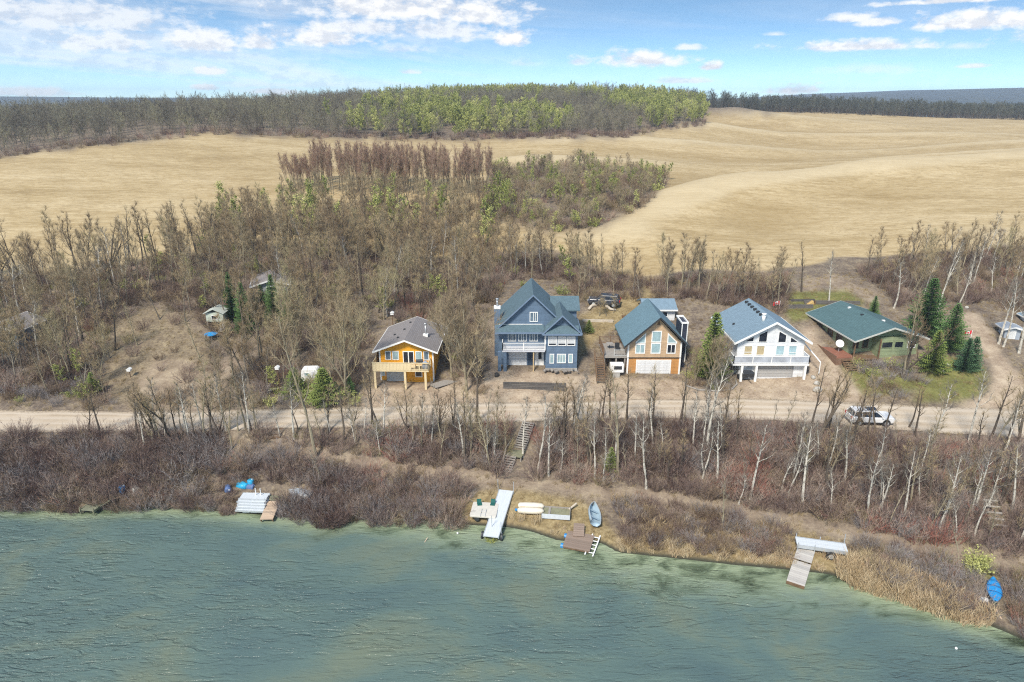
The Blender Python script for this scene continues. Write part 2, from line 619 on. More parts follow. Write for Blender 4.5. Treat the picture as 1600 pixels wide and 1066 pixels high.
# what grows or lies where (outlines on the ground, given by the sight lines that meet it)
FIELD = [(-1500, 470), (0, 441), (100, 430), (200, 416), (300, 402), (450, 392), (650, 412), (760, 402), (850, 388), (900, 400), (940, 424), (1000, 432),
         (1100, 420), (1200, 424), (1300, 405), (1450, 396), (1600, 384), (2600, 370), (2600, 176), (1600, 180), (1350, 176), (1100, 176), (1100, 197), (1030, 203),
         (985, 213), (900, 216), (640, 220), (400, 213), (320, 210), (180, 226), (0, 246), (-1500, 262)]
WOOD_MID = [(765, 345), (850, 365), (900, 362), (940, 356), (1000, 325), (1040, 290), (1040, 276), (980, 262), (880, 258), (765, 262)]
GRAVEL = [
    [(560, 640), (575, 606), (700, 600), (760, 575), (900, 585), (985, 590), (1065, 595), (1100, 610), (1150, 612), (1160, 588), (1255, 590), (1262, 560), (1248, 512), (1268, 508),
     (1300, 555), (1335, 600), (1350, 628), (900, 634)],
    [(1490, 488), (1520, 488), (1560, 540), (1605, 610), (1620, 640), (1500, 640), (1545, 612), (1545, 560), (1515, 520)],
    [(765, 572), (752, 520), (775, 500), (782, 560)],
    [(-200, 690), (-200, 655), (1800, 655), (1800, 690)] if False else [(280, 648), (300, 600), (330, 575), (380, 545), (400, 548), (350, 590), (330, 645)],
    [(195, 646), (215, 600), (240, 560), (290, 560), (310, 600), (330, 646)],
]
STRAW = [[(170, 560), (180, 500), (230, 478), (290, 500), (330, 540), (300, 620), (230, 640), (150, 620)],
         [(700, 800), (740, 770), (800, 762), (900, 780), (930, 800), (965, 840), (960, 860), (870, 845), (790, 820), (720, 818)],
         [(950, 520), (905, 560), (900, 500), (940, 480), (985, 450), (1010, 430), (1070, 440), (1000, 480)],
         [(560, 806), (600, 780), (620, 790), (720, 800), (720, 820)], [(960, 865), (1000, 830), (1240, 820), (1330, 860), (1480, 960), (1330, 915), (1240, 890)]]
GREEN = [[(1225, 468), (1240, 455), (1330, 450), (1350, 470), (1330, 492), (1235, 502), (1220, 480)],
         [(1310, 600), (1320, 570), (1400, 580), (1440, 600), (1420, 616), (1350, 620)], [(1430, 628), (1440, 590), (1480, 556), (1535, 570), (1545, 622)],
         [(1480, 900), (1530, 860), (1560, 890), (1520, 930)]]
DIRT = [[(1245, 440), (1300, 430), (1380, 460), (1370, 480), (1330, 455), (1250, 455)]]

rows = np.concatenate([np.arange(20, 128, 0.4), 128 * (3600 / 128) ** np.linspace(0, 1, 150)])
ncol = 460
t = np.linspace(-1, 1, ncol)
hw_ = np.maximum(100, rows * 0.9 + 25)
GX = hw_[:, None] * t[None]
GY = np.repeat(rows[:, None], ncol, 1)
GZ = H(GX, GY)
# distant plain and the blue ridge across the valley
farm = sstep(650, 1100, GY)
ridge = sstep(1500, 2700, GY) * (22 + 46 * sstep(500, 2100, GX) + 14 * sstep(-400, -2000, GX) + 4 * wob(GX, GY * .2, 330, 4) + 1.6 * wob(GX, GY * .3, 70, 6))
GZ = GZ * (1 - farm) + farm * (12 + ridge)
nr = len(rows)
verts = np.stack([GX, GY, GZ], -1).reshape(-1, 3)
idx = np.arange(nr * ncol).reshape(nr, ncol)
quads = np.stack([idx[:-1, :-1], idx[:-1, 1:], idx[1:, 1:], idx[1:, :-1]], -1).reshape(-1, 4)
me = bpy.data.meshes.new('ground')
me.vertices.add(len(verts))
me.vertices.foreach_set('co', verts.astype(np.float32).ravel())
me.loops.add(quads.size)
me.loops.foreach_set('vertex_index', quads.astype(np.int32).ravel())
me.polygons.add(len(quads))
me.polygons.foreach_set('loop_start', np.arange(0, quads.size, 4, dtype=np.int32))
me.polygons.foreach_set('loop_total', np.full(len(quads), 4, np.int32))
me.update(calc_edges=True)
me.shade_smooth()
gpx, gpy = proj(GX, GY, GZ)
jx = gpx + 7 * wob(GX, GY, 2.3, 5)
jy = gpy + 3 * wob(GX, GY, 1.7, 8)
zone = np.zeros((nr, ncol, 4), np.float32)
zone[..., 3] = 1
zone[..., 0] = inpoly(jx, jy, FIELD) & ~inpoly(jx, jy, WOOD_MID) & (GY > 95)
for i_, p in enumerate(GRAVEL):
    zone[..., 1] = np.maximum(zone[..., 1], inpoly(jx, jy, p) * (1.0, 1.0, .8, .75, .65)[i_] * (1 if i_ < 3 else np.clip(.75 + .5 * wob(GX, GY, 2.1, 3), 0, 1)))
pd = np.min(np.hypot(GX[..., None] - 0, 0) * 0 + 1e9, -1)
for i in range(len(PATH) - 1):
    a_, b__ = PATH[i, :2], PATH[i + 1, :2]
    ab = b__ - a_
    tt = np.clip(((GX - a_[0]) * ab[0] + (GY - a_[1]) * ab[1]) / (ab @ ab), 0, 1)
    pd = np.minimum(pd, np.hypot(GX - a_[0] - tt * ab[0], GY - a_[1] - tt * ab[1]))
zone[..., 1] = np.maximum(zone[..., 1], 0.45 * (pd < 0.9 + .3 * wob(GX, GY, 1.5, 2)))
for p in DIRT:
    zone[..., 1] = np.maximum(zone[..., 1], 0.4 * inpoly(jx, jy, p))
for p in STRAW:
    zone[..., 2] = np.maximum(zone[..., 2], inpoly(jx, jy, p) * (1.0 if p is not STRAW[0] else .3))
gr = np.zeros((nr, ncol), np.float32)
for p in GREEN:
    gr = np.maximum(gr, inpoly(jx, jy, p))
for _ in range(2):                               # soften the borders a little
    for arr in (zone[..., 0], zone[..., 1], zone[..., 2], gr):
        arr[1:-1, 1:-1] = (arr[1:-1, 1:-1] * 2 + arr[:-2, 1:-1] + arr[2:, 1:-1] + arr[1:-1, :-2] + arr[1:-1, 2:]) / 6
zone[..., 3] = gr
# knolls of the field are bleached, hollows hold darker moist soil; the tone also puts relief shading into the colour: height above the mean of the surroundings
off = 13.0
cvx = GZ - (H(GX + off, GY) + H(GX - off, GY) + H(GX, GY + off) + H(GX, GY - off)) / 4
cvx = np.clip(cvx / 0.9, -1, 1) * (GY > 100) * (GY < 600)
me.attributes.new('knoll', 'FLOAT', 'POINT').data.foreach_set('value', cvx.astype(np.float32).ravel())
at = me.attributes.new('zone', 'FLOAT_COLOR', 'POINT')
at.data.foreach_set('color', zone.reshape(-1))
ground = newobj('ground', me)
tag(ground, 'hillside, shore and rolling stubble fields around the lake', None, None, 'structure')

gm = bpy.data.materials.new('ground')
gm.use_nodes = True
nt = gm.node_tree
q = NB(nt)
bs = nt.nodes['Principled BSDF']
bs.inputs['Roughness'].default_value = 0.95
bs.inputs['Specular IOR Level'].default_value = 0.1
pos = q.n('ShaderNodeNewGeometry').outputs['Position']
za = q.n('ShaderNodeAttribute', attribute_name='zone')
zs = q.n('ShaderNodeSeparateColor')
nt.links.new(za.outputs['Color'], zs.inputs[0])
fine = q.noise(pos, 3.2, 6, 0.7)
midn = q.noise(pos, 0.55, 5, 0.6)
bign = q.noise(pos, 0.07, 4, 0.6)
litter = q.ramp(q.m('ADD', q.m('MULTIPLY', fine, .6), q.m('MULTIPLY', midn, .4)),
                [(0.34, (.09, .07, .055)), (0.46, (.155, .122, .095)), (0.55, (.225, .18, .13)), (0.66, (.33, .27, .175))])
straw = q.ramp(q.m('ADD', q.m('MULTIPLY', fine, .55), q.m('MULTIPLY', midn, .45)), [(0.36, (.16, .12, .065)), (0.5, (.27, .205, .105)), (0.64, (.4, .32, .18))])
gravel = q.ramp(q.m('ADD', q.m('MULTIPLY', q.noise(pos, 5, 6, .75), .5), q.m('MULTIPLY', midn, .5)), [(0.36, (.22, .16, .115)), (0.5, (.365, .285, .205)), (0.63, (.5, .41, .3))])
grass = q.ramp(q.m('ADD', q.m('MULTIPLY', fine, .5), q.m('MULTIPLY', midn, .5)), [(0.36, (.11, .095, .04)), (0.5, (.15, .15, .05)), (0.64, (.24, .225, .085))])
stre = q.noise(q.scale(pos, 0.02, 0.11, 0.11), 1.0, 5, 0.65, 0.8)
strf = q.noise(q.scale(pos, 0.12, 0.7, 0.7), 1.0, 5, 0.7, 0.4)
fld = q.ramp(q.m('ADD', q.m('ADD', q.m('MULTIPLY', stre, .5), q.m('MULTIPLY', strf, .3)), q.m('MULTIPLY', bign, .2)),
             [(0.34, (.28, .2, .097)), (0.46, (.39, .292, .152)), (0.56, (.475, .37, .212)), (0.68, (.56, .455, .285))])
# drilled rows and wheel marks left in the stubble
sp = q.n('ShaderNodeSeparateXYZ')
nt.links.new(pos, sp.inputs[0])
rowc = q.m('ADD', q.m('MULTIPLY', sp.outputs[1], 1.0), q.m('MULTIPLY', bign, 60.0))
rowf = q.m('MAXIMUM', q.m('MULTIPLY_ADD', q.m('SINE', q.m('MULTIPLY', rowc, 1.7)), 0.5, 0.5), q.m('POWER', q.m('MULTIPLY_ADD', q.m('SINE', q.m('MULTIPLY', rowc, 0.29)), 0.5, 0.5), 9.0))
fld = q.mix(q.m('MULTIPLY', q.m('POWER', rowf, 5.0), 0.34), fld, (.29, .205, .1))
finef = q.mapr(q.noise(q.scale(pos, .35, 1.1, 1), 1.0, 6, .8), .34, .66, -1, 1, False)
fld = q.mix(q.m('MULTIPLY', q.m('MAXIMUM', finef, 0.0), .45), fld, (.56, .47, .3))
fld = q.mix(q.m('MULTIPLY', q.m('MAXIMUM', q.m('MULTIPLY', finef, -1.0), 0.0), .5), fld, (.22, .165, .085))
kn = q.n('ShaderNodeAttribute', attribute_name='knoll').outputs['Fac']
fld = q.mix(q.mapr(kn, 0.05, 0.9, 0, .55), fld, (.55, .455, .295))  # crests lightened, then hollows darkened, so the colour carries shading of the folds
fld = q.mix(q.mapr(kn, -0.05, -0.9, 0, .5), fld, (.27, .19, .085))
pc = q.n('ShaderNodeSeparateXYZ')
nt.links.new(pos, pc.inputs[0])
# slopes that the wind keeps bare read darker
cc = q.mix(zs.outputs[2], litter, straw)
cc = q.mix(za.outputs['Alpha'], cc, grass)
cc = q.mix(zs.outputs[1], cc, gravel)
cc = q.mix(zs.outputs[0], cc, fld)
farw = q.mapr(pc.outputs[1], 620, 900)
cc = q.mix(farw, cc, q.ramp(q.noise(pos, 0.02, 4, .6), [(.4, (.03, .036, .03)), (.6, (.06, .062, .04))]))
wet = q.mapr(pc.outputs[2], 0.3, 0.02)
cc = q.mix(wet, cc, (.05, .05, .035))
nt.links.new(cc, bs.inputs['Base Color'])
bp = q.n('ShaderNodeBump')
bp.inputs['Strength'].default_value = 0.7
bp.inputs['Distance'].default_value = 0.12
nt.links.new(q.m('ADD', fine, q.m('MULTIPLY', midn, .8)), bp.inputs['Height'])
nt.links.new(bp.outputs[0], bs.inputs['Normal'])
me.materials.append(gm)


def sheet(name, xs, ys_fn, nv, lift, m, label):
    """a draped ribbon: for every x a row of points from ys_fn(x)"""
    xs = np.asarray(xs)
    y0, y1 = ys_fn(xs)
    v = np.linspace(0, 1, nv)
    PX = np.repeat(xs[:, None], nv, 1)
    PY = y0[:, None] + (y1 - y0)[:, None] * v[None]
    PZ = H(PX, PY) + lift
    vv = np.stack([PX, PY, PZ], -1).reshape(-1, 3)
    ii = np.arange(len(vv)).reshape(len(xs), nv)
    qq = np.stack([ii[:-1, :-1], ii[1:, :-1], ii[1:, 1:], ii[:-1, 1:]], -1).reshape(-1, 4)
    me = bpy.data.meshes.new(name)
    me.from_pydata(vv.tolist(), [], qq.tolist())
    me.materials.append(m)
    me.shade_smooth()
    me.attributes.new('across', 'FLOAT', 'POINT').data.foreach_set('value', np.tile(v, len(xs)).astype(np.float32))
    o = newobj(name, me)
    return tag(o, label, None, None, 'structure')


rm = bpy.data.materials.new('gravel_road')
rm.use_nodes = True
nt = rm.node_tree
q = NB(nt)
bs = nt.nodes['Principled BSDF']
bs.inputs['Roughness'].default_value = 0.95
bs.inputs['Specular IOR Level'].default_value = 0.1
pos = q.n('ShaderNodeNewGeometry').outputs['Position']
st = q.noise(q.scale(pos, 0.08, 1.4, 1), 1.0, 5, 0.6, .3)
sf = q.noise(pos, 4.0, 6, 0.75)
s3 = q.noise(pos, 0.3, 4, 0.6)
cc = q.ramp(q.m('ADD', q.m('ADD', q.m('MULTIPLY', st, .45), q.m('MULTIPLY', sf, .25)), q.m('MULTIPLY', s3, .3)),
            [(.36, (.35, .275, .195)), (.48, (.46, .375, .275)), (.62, (.55, .465, .36))])
ac = q.m('ADD', q.n('ShaderNodeAttribute', attribute_name='across').outputs['Fac'], q.m('MULTIPLY_ADD', s3, .16, -.08))
rut = q.m('POWER', q.m('ABSOLUTE', q.m('SINE', q.m('MULTIPLY', ac, 4 * math.pi))), 3.0)
cc = q.mix(q.m('MULTIPLY', rut, .4), cc, (.6, .53, .44))
edge_ = q.m('MAXIMUM', q.mapr(ac, .16, 0.0), q.mapr(ac, .86, 1.0))
cc = q.mix(q.m('MULTIPLY', edge_, q.mapr(sf, .4, .6)), cc, (.2, .16, .115))
nt.links.new(cc, bs.inputs['Base Color'])
bp = q.n('ShaderNodeBump')
bp.inputs['Strength'].default_value = 0.5
bp.inputs['Distance'].default_value = 0.05
nt.links.new(sf, bp.inputs['Height'])
nt.links.new(bp.outputs[0], bs.inputs['Normal'])
xs = np.arange(-96, 97, .5)
sheet('gravel_road', xs, lambda x: (road_y(x) - road_hw(x) + .25 * wob(x, x * 0, 3, 1) + .12 * wob(x, x * 0, .8, 1), road_y(x) + road_hw(x) + .3 * wob(x, x * 0, 4, 2) + .15 * wob(x, x * 0, .9, 2)), 9, 0.035, rm,
      'pale gravel road running between the houses and the wooded bank')

# ------------------------------------------------------------------ lake
wm = bpy.data.materials.new('lake_water')
wm.use_nodes = True
nt = wm.node_tree
q = NB(nt)
bs = nt.nodes['Principled BSDF']
pos = q.n('ShaderNodeNewGeometry').outputs['Position']
dep = q.n('ShaderNodeAttribute', attribute_name='depth').outputs['Fac']
weed = q.noise(q.scale(pos, 0.22, 0.4, 1), 1.0, 6, 0.65, 0.6)
weed2 = q.noise(q.scale(pos, 0.07, 0.1, 1), 1.0, 5, 0.6, 0.5)
body = q.ramp(weed2, [(.34, (.078, .124, .124)), (.5, (.102, .152, .135)), (.68, (.155, .178, .12))])
shal = q.ramp(weed, [(.32, (.04, .055, .03)), (.42, (.13, .165, .1)), (.52, (.25, .3, .19)), (.7, (.33, .37, .24))])
f = q.mapr(q.m('ADD', dep, q.m('MULTIPLY', q.m('SUBTRACT', weed, .5), 9.0)), 6.5, 0.6)
cc = q.mix(f, body, shal)
nt.links.new(cc, bs.inputs['Base Color'])
bs.inputs['Roughness'].default_value = 0.16
bs.inputs['IOR'].default_value = 1.33
bs.inputs['Specular IOR Level'].default_value = 0.5
v1 = q.n('ShaderNodeMapping')
nt.links.new(pos, v1.inputs[0])
v1.inputs['Rotation'].default_value = (0, 0, R(8))
v1.inputs['Scale'].default_value = (0.42, 1.7, 1)
w1 = q.noise(v1.outputs[0], 1.0, 4, 0.55, 0.9)
v2 = q.n('ShaderNodeMapping')
nt.links.new(pos, v2.inputs[0])
v2.inputs['Rotation'].default_value = (0, 0, R(-14))
v2.inputs['Scale'].default_value = (1.1, 4.2, 1)
w2 = q.noise(v2.outputs[0], 1.0, 4, 0.6, 0.6)
gust = q.mapr(q.noise(q.scale(pos, .03, .06, 1), 1.0, 3), .36, .64, .25, 1.05)
pk = lambda n_: q.m('SUBTRACT', 1.0, q.m('ABSOLUTE', q.m('MULTIPLY_ADD', n_, 3.4, -1.7)))
hgt = q.m('MULTIPLY', q.m('ADD', q.m('ADD', q.m('MULTIPLY', pk(w1), .34), q.m('MULTIPLY', w1, .5)), q.m('ADD', q.m('MULTIPLY', pk(w2), .09), q.m('MULTIPLY', w2, .16))), gust)
bp = q.n('ShaderNodeBump')
bp.inputs['Strength'].default_value = 1.0
bp.inputs['Distance'].default_value = 0.37
nt.links.new(hgt, bp.inputs['Height'])
nt.links.new(bp.outputs[0], bs.inputs['Normal'])
ys = np.concatenate([np.arange(-60, 30, 3.0), np.arange(30, 76, 0.5)])
xs = np.arange(-150, 151, 1.0)
LX, LY = np.meshgrid(xs, ys)
keep = LY < shore_y(LX) + 3.0
ids = np.arange(LX.size).reshape(LX.shape)
qd = np.stack([ids[:-1, :-1], ids[:-1, 1:], ids[1:, 1:], ids[1:, :-1]], -1).reshape(-1, 4)
kq = keep.ravel()[qd].any(1)
me = bpy.data.meshes.new('lake')
me.from_pydata(np.stack([LX, LY, LX * 0], -1).reshape(-1, 3).tolist(), [], qd[kq].tolist())
at = me.attributes.new('depth', 'FLOAT', 'POINT')
at.data.foreach_set('value', (np.clip(shore_y(LX) - LY, 0, 60) * np.interp(LX, [-60, -22, -6, 4, 24, 32, 60], [2.6, 2.0, 1.0, .8, .9, 1.7, 2.4])).astype(np.float32).ravel())
me.materials.append(wm)
lake = tag(newobj('lake', me), 'green rippled lake with pale weedy shallows along the shore', None, None, 'structure')
# ------------------------------------------------------------------ plants
bark_d = mat('dark_bark', (.105, .085, .065), .9, .35, 2.5, rnd=.3)
bark_g = mat('grey_bark', (.19, .165, .13), .9, .3, 2.5, rnd=.3)
bark_t = mat('tan_bark', (.27, .235, .16), .9, .3, 2.5, rnd=.25)


def aspen_bark():
    m = bpy.data.materials.new('white_aspen_bark')
    m.use_nodes = True
    q = NB(m.node_tree)
    pos = q.n('ShaderNodeTexCoord').outputs['Object']
    f = q.noise(q.scale(pos, 3, 3, 2.2), 1.6, 4, .7)
    sp = q.n('ShaderNodeSeparateXYZ')
    m.node_tree.links.new(pos, sp.inputs[0])
    c = q.ramp(f, [(.36, (.09, .08, .07)), (.44, (.42, .385, .32)), (.6, (.6, .565, .49))])
    m.node_tree.links.new(c, m.node_tree.nodes['Principled BSDF'].inputs['Base Color'])
    m.node_tree.nodes['Principled BSDF'].inputs['Roughness'].default_value = .9
    return m


bark_w = aspen_bark()
tw_brown = twigmat('brown_twigs', [(0, (.18, .125, .078)), (.35, (.275, .203, .122)), (.65, (.36, .272, .158)), (1, (.42, .335, .195))])
tw_olive = twigmat('olive_twigs', [(0, (.22, .165, .105)), (.4, (.3, .235, .15)), (.7, (.345, .28, .17)), (1, (.38, .325, .18))])
tw_grey = twigmat('grey_twigs', [(0, (.14, .12, .1)), (.5, (.21, .185, .155)), (1, (.27, .235, .19))])
tw_red = twigmat('reddish_twigs', [(0, (.225, .14, .1)), (.5, (.305, .2, .145)), (1, (.37, .26, .185))])
tw_shrub = twigmat('purple_shrub_twigs', [(0, (.085, .053, .046)), (.22, (.15, .1, .087)), (.45, (.23, .165, .14)), (.66, (.31, .235, .19)), (.85, (.4, .32, .25)), (1, (.33, .14, .105))])
tw_shrubg = twigmat('ash_shrub_twigs', [(0, (.2, .18, .175)), (.5, (.28, .25, .24)), (1, (.36, .325, .3))])
tw_brush = twigmat('brush_twigs', [(0, (.13, .09, .065)), (.4, (.215, .155, .105)), (.7, (.28, .21, .14)), (1, (.3, .26, .13))])
reedm = twigmat('dry_reed', [(0, (.34, .24, .13)), (.35, (.48, .37, .22)), (.7, (.58, .47, .31)), (1, (.42, .28, .16))])
strawm = twigmat('dry_grass', [(0, (.2, .14, .07)), (.5, (.33, .25, .13)), (1, (.44, .36, .2))])
leafy = twigmat('young_leaves', [(0, (.19, .21, .06)), (.4, (.3, .325, .1)), (.75, (.4, .41, .14)), (1, (.46, .45, .18))])
needle = twigmat('spruce_needles', [(0, (.06, .115, .04)), (.5, (.1, .18, .06)), (1, (.15, .235, .08))])
needle_b = twigmat('blue_spruce_needles', [(0, (.06, .115, .06)), (.5, (.1, .178, .09)), (1, (.15, .23, .115))])
needle_y = twigmat('bright_spruce_needles', [(0, (.13, .175, .045)), (.5, (.2, .25, .07)), (1, (.29, .33, .11))])


def rdir(rnd, up=0.0):
    a = rnd.uniform(0, 2 * math.pi)
    z = rnd.uniform(-1, 1)
    r = math.sqrt(max(0, 1 - z * z))
    v = Vector((r * math.cos(a), r * math.sin(a), z + up))
    return v.normalized()


def twig(mb, p, d, L, wd, rnd):
    s = d.cross(rdir(rnd)).normalized() * wd * .5
    n = len(mb.v)
    mb.v += [tuple(p - s), tuple(p + s), tuple(p + d * L)]
    mb.f.append((n, n + 1, n + 2))


def twig2(mb, p, d, L, wd, rnd, bend):
    s = d.cross(rdir(rnd)).normalized() * wd * .5
    m = p + d * L * .55
    e = m + (d + bend).normalized() * L * .5
    n = len(mb.v)
    mb.v += [tuple(p - s), tuple(p + s), tuple(m + s * .8), tuple(m - s * .8), tuple(e)]
    mb.f += [(n, n + 1, n + 2, n + 3), (n + 3, n + 2, n + 4)]


def bend_path(p, d, L, n, rnd, up, wig):
    pts = [p.copy()]
    for i in range(n):
        d = (d + Vector((rnd.gauss(0, wig), rnd.gauss(0, wig), rnd.gauss(0, wig * .6) + up))).normalized()
        p = p + d * (L / n)
        pts.append(p.copy())
    return pts, d


def along(pts, t):
    k = t * (len(pts) - 1)
    i = min(int(k), len(pts) - 2)
    return pts[i].lerp(pts[i + 1], k - i), (pts[i + 1] - pts[i]).normalized()


def gen_tree(seed, h=9.0, tr=.11, start=.45, spread=1.9, nl=13, sub=4, tw=9, twl=.7, tww=.022, up=.16, ang=(30, 62), wig=.05, fork=0, leaves=0, leafsize=.13, cone=.75):
    """bare deciduous tree: returns (trunk builder with limbs, crown builder of branchlets, twigs and leaves)"""
    rnd = random.Random(seed)
    a, c = MB(), MB()
    stems = []
    pts, d = bend_path(Vector((0, 0, -.3)), Vector((rnd.gauss(0, .06), rnd.gauss(0, .06), 1)).normalized(), h * .96, 8, rnd, .02, wig)
    stems.append((pts, tr, start))
    for k in range(fork):
        p0, dd = along(pts, rnd.uniform(.08, .4))
        az_ = rnd.uniform(0, 6.28)
        dd = (dd + Vector((math.cos(az_), math.sin(az_), 0)) * rnd.uniform(.35, .6)).normalized()
        p2, _ = bend_path(p0, dd, (h - p0.z) * rnd.uniform(.8, .98), 7, rnd, .1, wig * 1.3)
        stems.append((p2, tr * .7, max(.2, start - .15)))
    for pts, r0, st in stems:
        n = len(pts)
        a.tube(pts, [max(.012, r0 * (1 - .86 * i / (n - 1)) * (1.25 if i == 0 else 1)) for i in range(n)], 6, False)
        for i in range(nl):
            t = st + (1 - st) * (i + rnd.random()) / nl
            t = min(t, .985)
            p, td = along(pts, t)
            az_ = i * 2.4 + rnd.uniform(-.6, .6)
            e = R(rnd.uniform(*ang))
            out = Vector((math.cos(az_), math.sin(az_), 0))
            dd = (td * math.sin(e) + out * math.cos(e)).normalized()
            frac = (t - st) / (1 - st)
            L = spread * (1.05 - cone * frac) * rnd.uniform(.65, 1.15)
            lp, le = bend_path(p, dd, L, 4, rnd, up, .13)
            lr = max(.012, r0 * (1 - t) * .55 + .012)
            a.tube(lp, [lr, lr * .75, lr * .5, lr * .32, .008], 4, False)
            for k in range(sub):
                tt = rnd.uniform(.25, 1.0)
                sp_, sd_ = along(lp, tt)
                dd2 = (sd_ + rdir(rnd, .35) * .85).normalized()
                L2 = L * rnd.uniform(.3, .55) * (1.15 - .4 * tt)
                bp_, be = bend_path(sp_, dd2, L2, 2, rnd, up * .8, .15)
                c.tube(bp_, [lr * .35 + .005, .012, .005], 3, False)
                for m_ in range(tw):
                    q_, qd = along(bp_, rnd.uniform(.15, 1))
                    dd3 = (qd + rdir(rnd, .45) * .9).normalized()
                    twig(c, q_, dd3, twl * rnd.uniform(.5, 1.25), tww * rnd.uniform(.7, 1.3), rnd)
            for m_ in range(tw):
                q_, qd = along(lp, rnd.uniform(.4, 1))
                twig(c, q_, (qd + rdir(rnd, .4) * .9).normalized(), twl * rnd.uniform(.6, 1.3), tww, rnd)
    if leaves:
        src = list(c.v)
        for _ in range(leaves):
            p = Vector(rnd.choice(src)) + rdir(rnd) * rnd.uniform(0, .25)
            d1 = rdir(rnd)
            d2 = d1.cross(rdir(rnd)).normalized()
            s_ = leafsize * rnd.uniform(.6, 1.3)
            n = len(c.v)
            c.v += [tuple(p), tuple(p + d1 * s_ + d2 * s_ * .5), tuple(p + d1 * s_ * 1.6), tuple(p + d1 * s_ - d2 * s_ * .5)]
            c.f.append((n, n + 1, n + 2, n + 3))
    return a, c


def gen_bush(seed, h=1.9, r=1.1, stems=46, tw=9, wd=.022, twl=.5, leaves=0, droop=0.0):
    rnd = random.Random(seed)
    c = MB()
    for i in range(stems):
        a = rnd.uniform(0, 6.28)
        rr = r * .45 * math.sqrt(rnd.random())
        p = Vector((rr * math.cos(a), rr * math.sin(a), -.1))
        lean = rnd.uniform(.08, .75)
        d = Vector((math.cos(a) * lean, math.sin(a) * lean, 1)).normalized()
        L = h * rnd.uniform(.6, 1.08)
        pts, e = bend_path(p, d, L, 3, rnd, -.06 - droop, .12)
        c.tube(pts, [wd * .7, wd * .55, wd * .4, .003], 3, False)
        for k in range(tw):
            q_, qd = along(pts, rnd.uniform(.2, 1))
            twig(c, q_, (qd + rdir(rnd, .3) * .85).normalized(), twl * rnd.uniform(.5, 1.2), wd * rnd.uniform(.6, 1.1), rnd)
    if leaves:
        src = list(c.v)
        for _ in range(leaves):
            p = Vector(rnd.choice(src)) + rdir(rnd) * .1
            twig(c, p, rdir(rnd, .2), .2, .12, rnd)
    return c


def gen_spruce(seed, h=6.0, r=1.7, dens=1.0, tip=.95):
    rnd = random.Random(seed)
    a, c = MB(), MB()
    a.tube([(0, 0, -.3), (0, 0, h * .5), (rnd.gauss(0, .05), rnd.gauss(0, .05), h)], [.025 * h, .014 * h, .01], 6, False)
    nw = int(h * 4.2)
    for i in range(nw):
        t = (i + .5 + rnd.uniform(-.3, .3)) / nw
        z = .06 * h + t * h * .93
        rad = r * (1 - t) ** .85 * rnd.uniform(.78, 1.12) + .06
        nb = max(4, int((6 + 5 * (1 - t)) * dens))
        a0 = rnd.uniform(0, 6.28)
        for k in range(nb):
            az_ = a0 + 6.283 * k / nb + rnd.uniform(-.25, .25)
            L = rad * rnd.uniform(.72, 1.12)
            out = Vector((math.cos(az_), math.sin(az_), 0))
            side = Vector((-out.y, out.x, 0))
            dr = rnd.uniform(.2, .45) * (1 - t * .9) - .35 * t
            p = Vector((0, 0, z))
            nseg = max(3, int(L / .2))
            for j in range(nseg):
                s = (j + .6) / nseg
                q_ = p + out * L * s + Vector((0, 0, -dr * L * s + .28 * L * s * s))
                wl = (.16 + .3 * L * (1 - s) * s * 1.6) * rnd.uniform(.8, 1.2)
                for sg in (-1, 1):
                    d = (out * .75 + side * sg * .9 + Vector((0, 0, -.25 + rnd.gauss(0, .12)))).normalized()
                    n = len(c.v)
                    w_ = out * .085 + Vector((0, 0, .03))
                    c.v += [tuple(q_ - w_), tuple(q_ + w_), tuple(q_ + d * wl + Vector((0, 0, -.05)))]
                    c.f.append((n, n + 1, n + 2))
                n = len(c.v)
                c.v += [tuple(q_ - side * .06), tuple(q_ + side * .06), tuple(q_ + out * .22 + Vector((0, 0, .07)))]
                c.f.append((n, n + 1, n + 2))
    return a, c


def gen_tuft(seed, n=26, h=.45, r=.28, wd=.02, curve=.5, heads=False):
    rnd = random.Random(seed)
    c = MB()
    for i in range(n):
        a = rnd.uniform(0, 6.28)
        rr = r * math.sqrt(rnd.random())
        p = Vector((rr * math.cos(a), rr * math.sin(a), -.05))
        a2 = rnd.uniform(0, 6.28)
        d = Vector((math.cos(a2) * .3, math.sin(a2) * .3, 1)).normalized()
        twig2(c, p, d, h * rnd.uniform(.6, 1.15), wd, rnd, Vector((math.cos(a2), math.sin(a2), -.5)) * curve * rnd.uniform(.4, 1.3))
    return c


def meshof(mb, name, m):
    me = bpy.data.meshes.new(name)
    me.from_pydata(mb.v, [], mb.f)
    me.materials.append(m)
    me.update()
    return me


def proto(n, crownm, barkm, name, **kw):
    out = []
    for i in range(n):
        a, c = gen_tree(hash(name) % 1000 * 0 + len(name) * 31 + i * 7 + 3, **kw)
        out.append((meshof(a, 'trunk', barkm), meshof(c, 'crown', crownm), kw['h']))
    return out


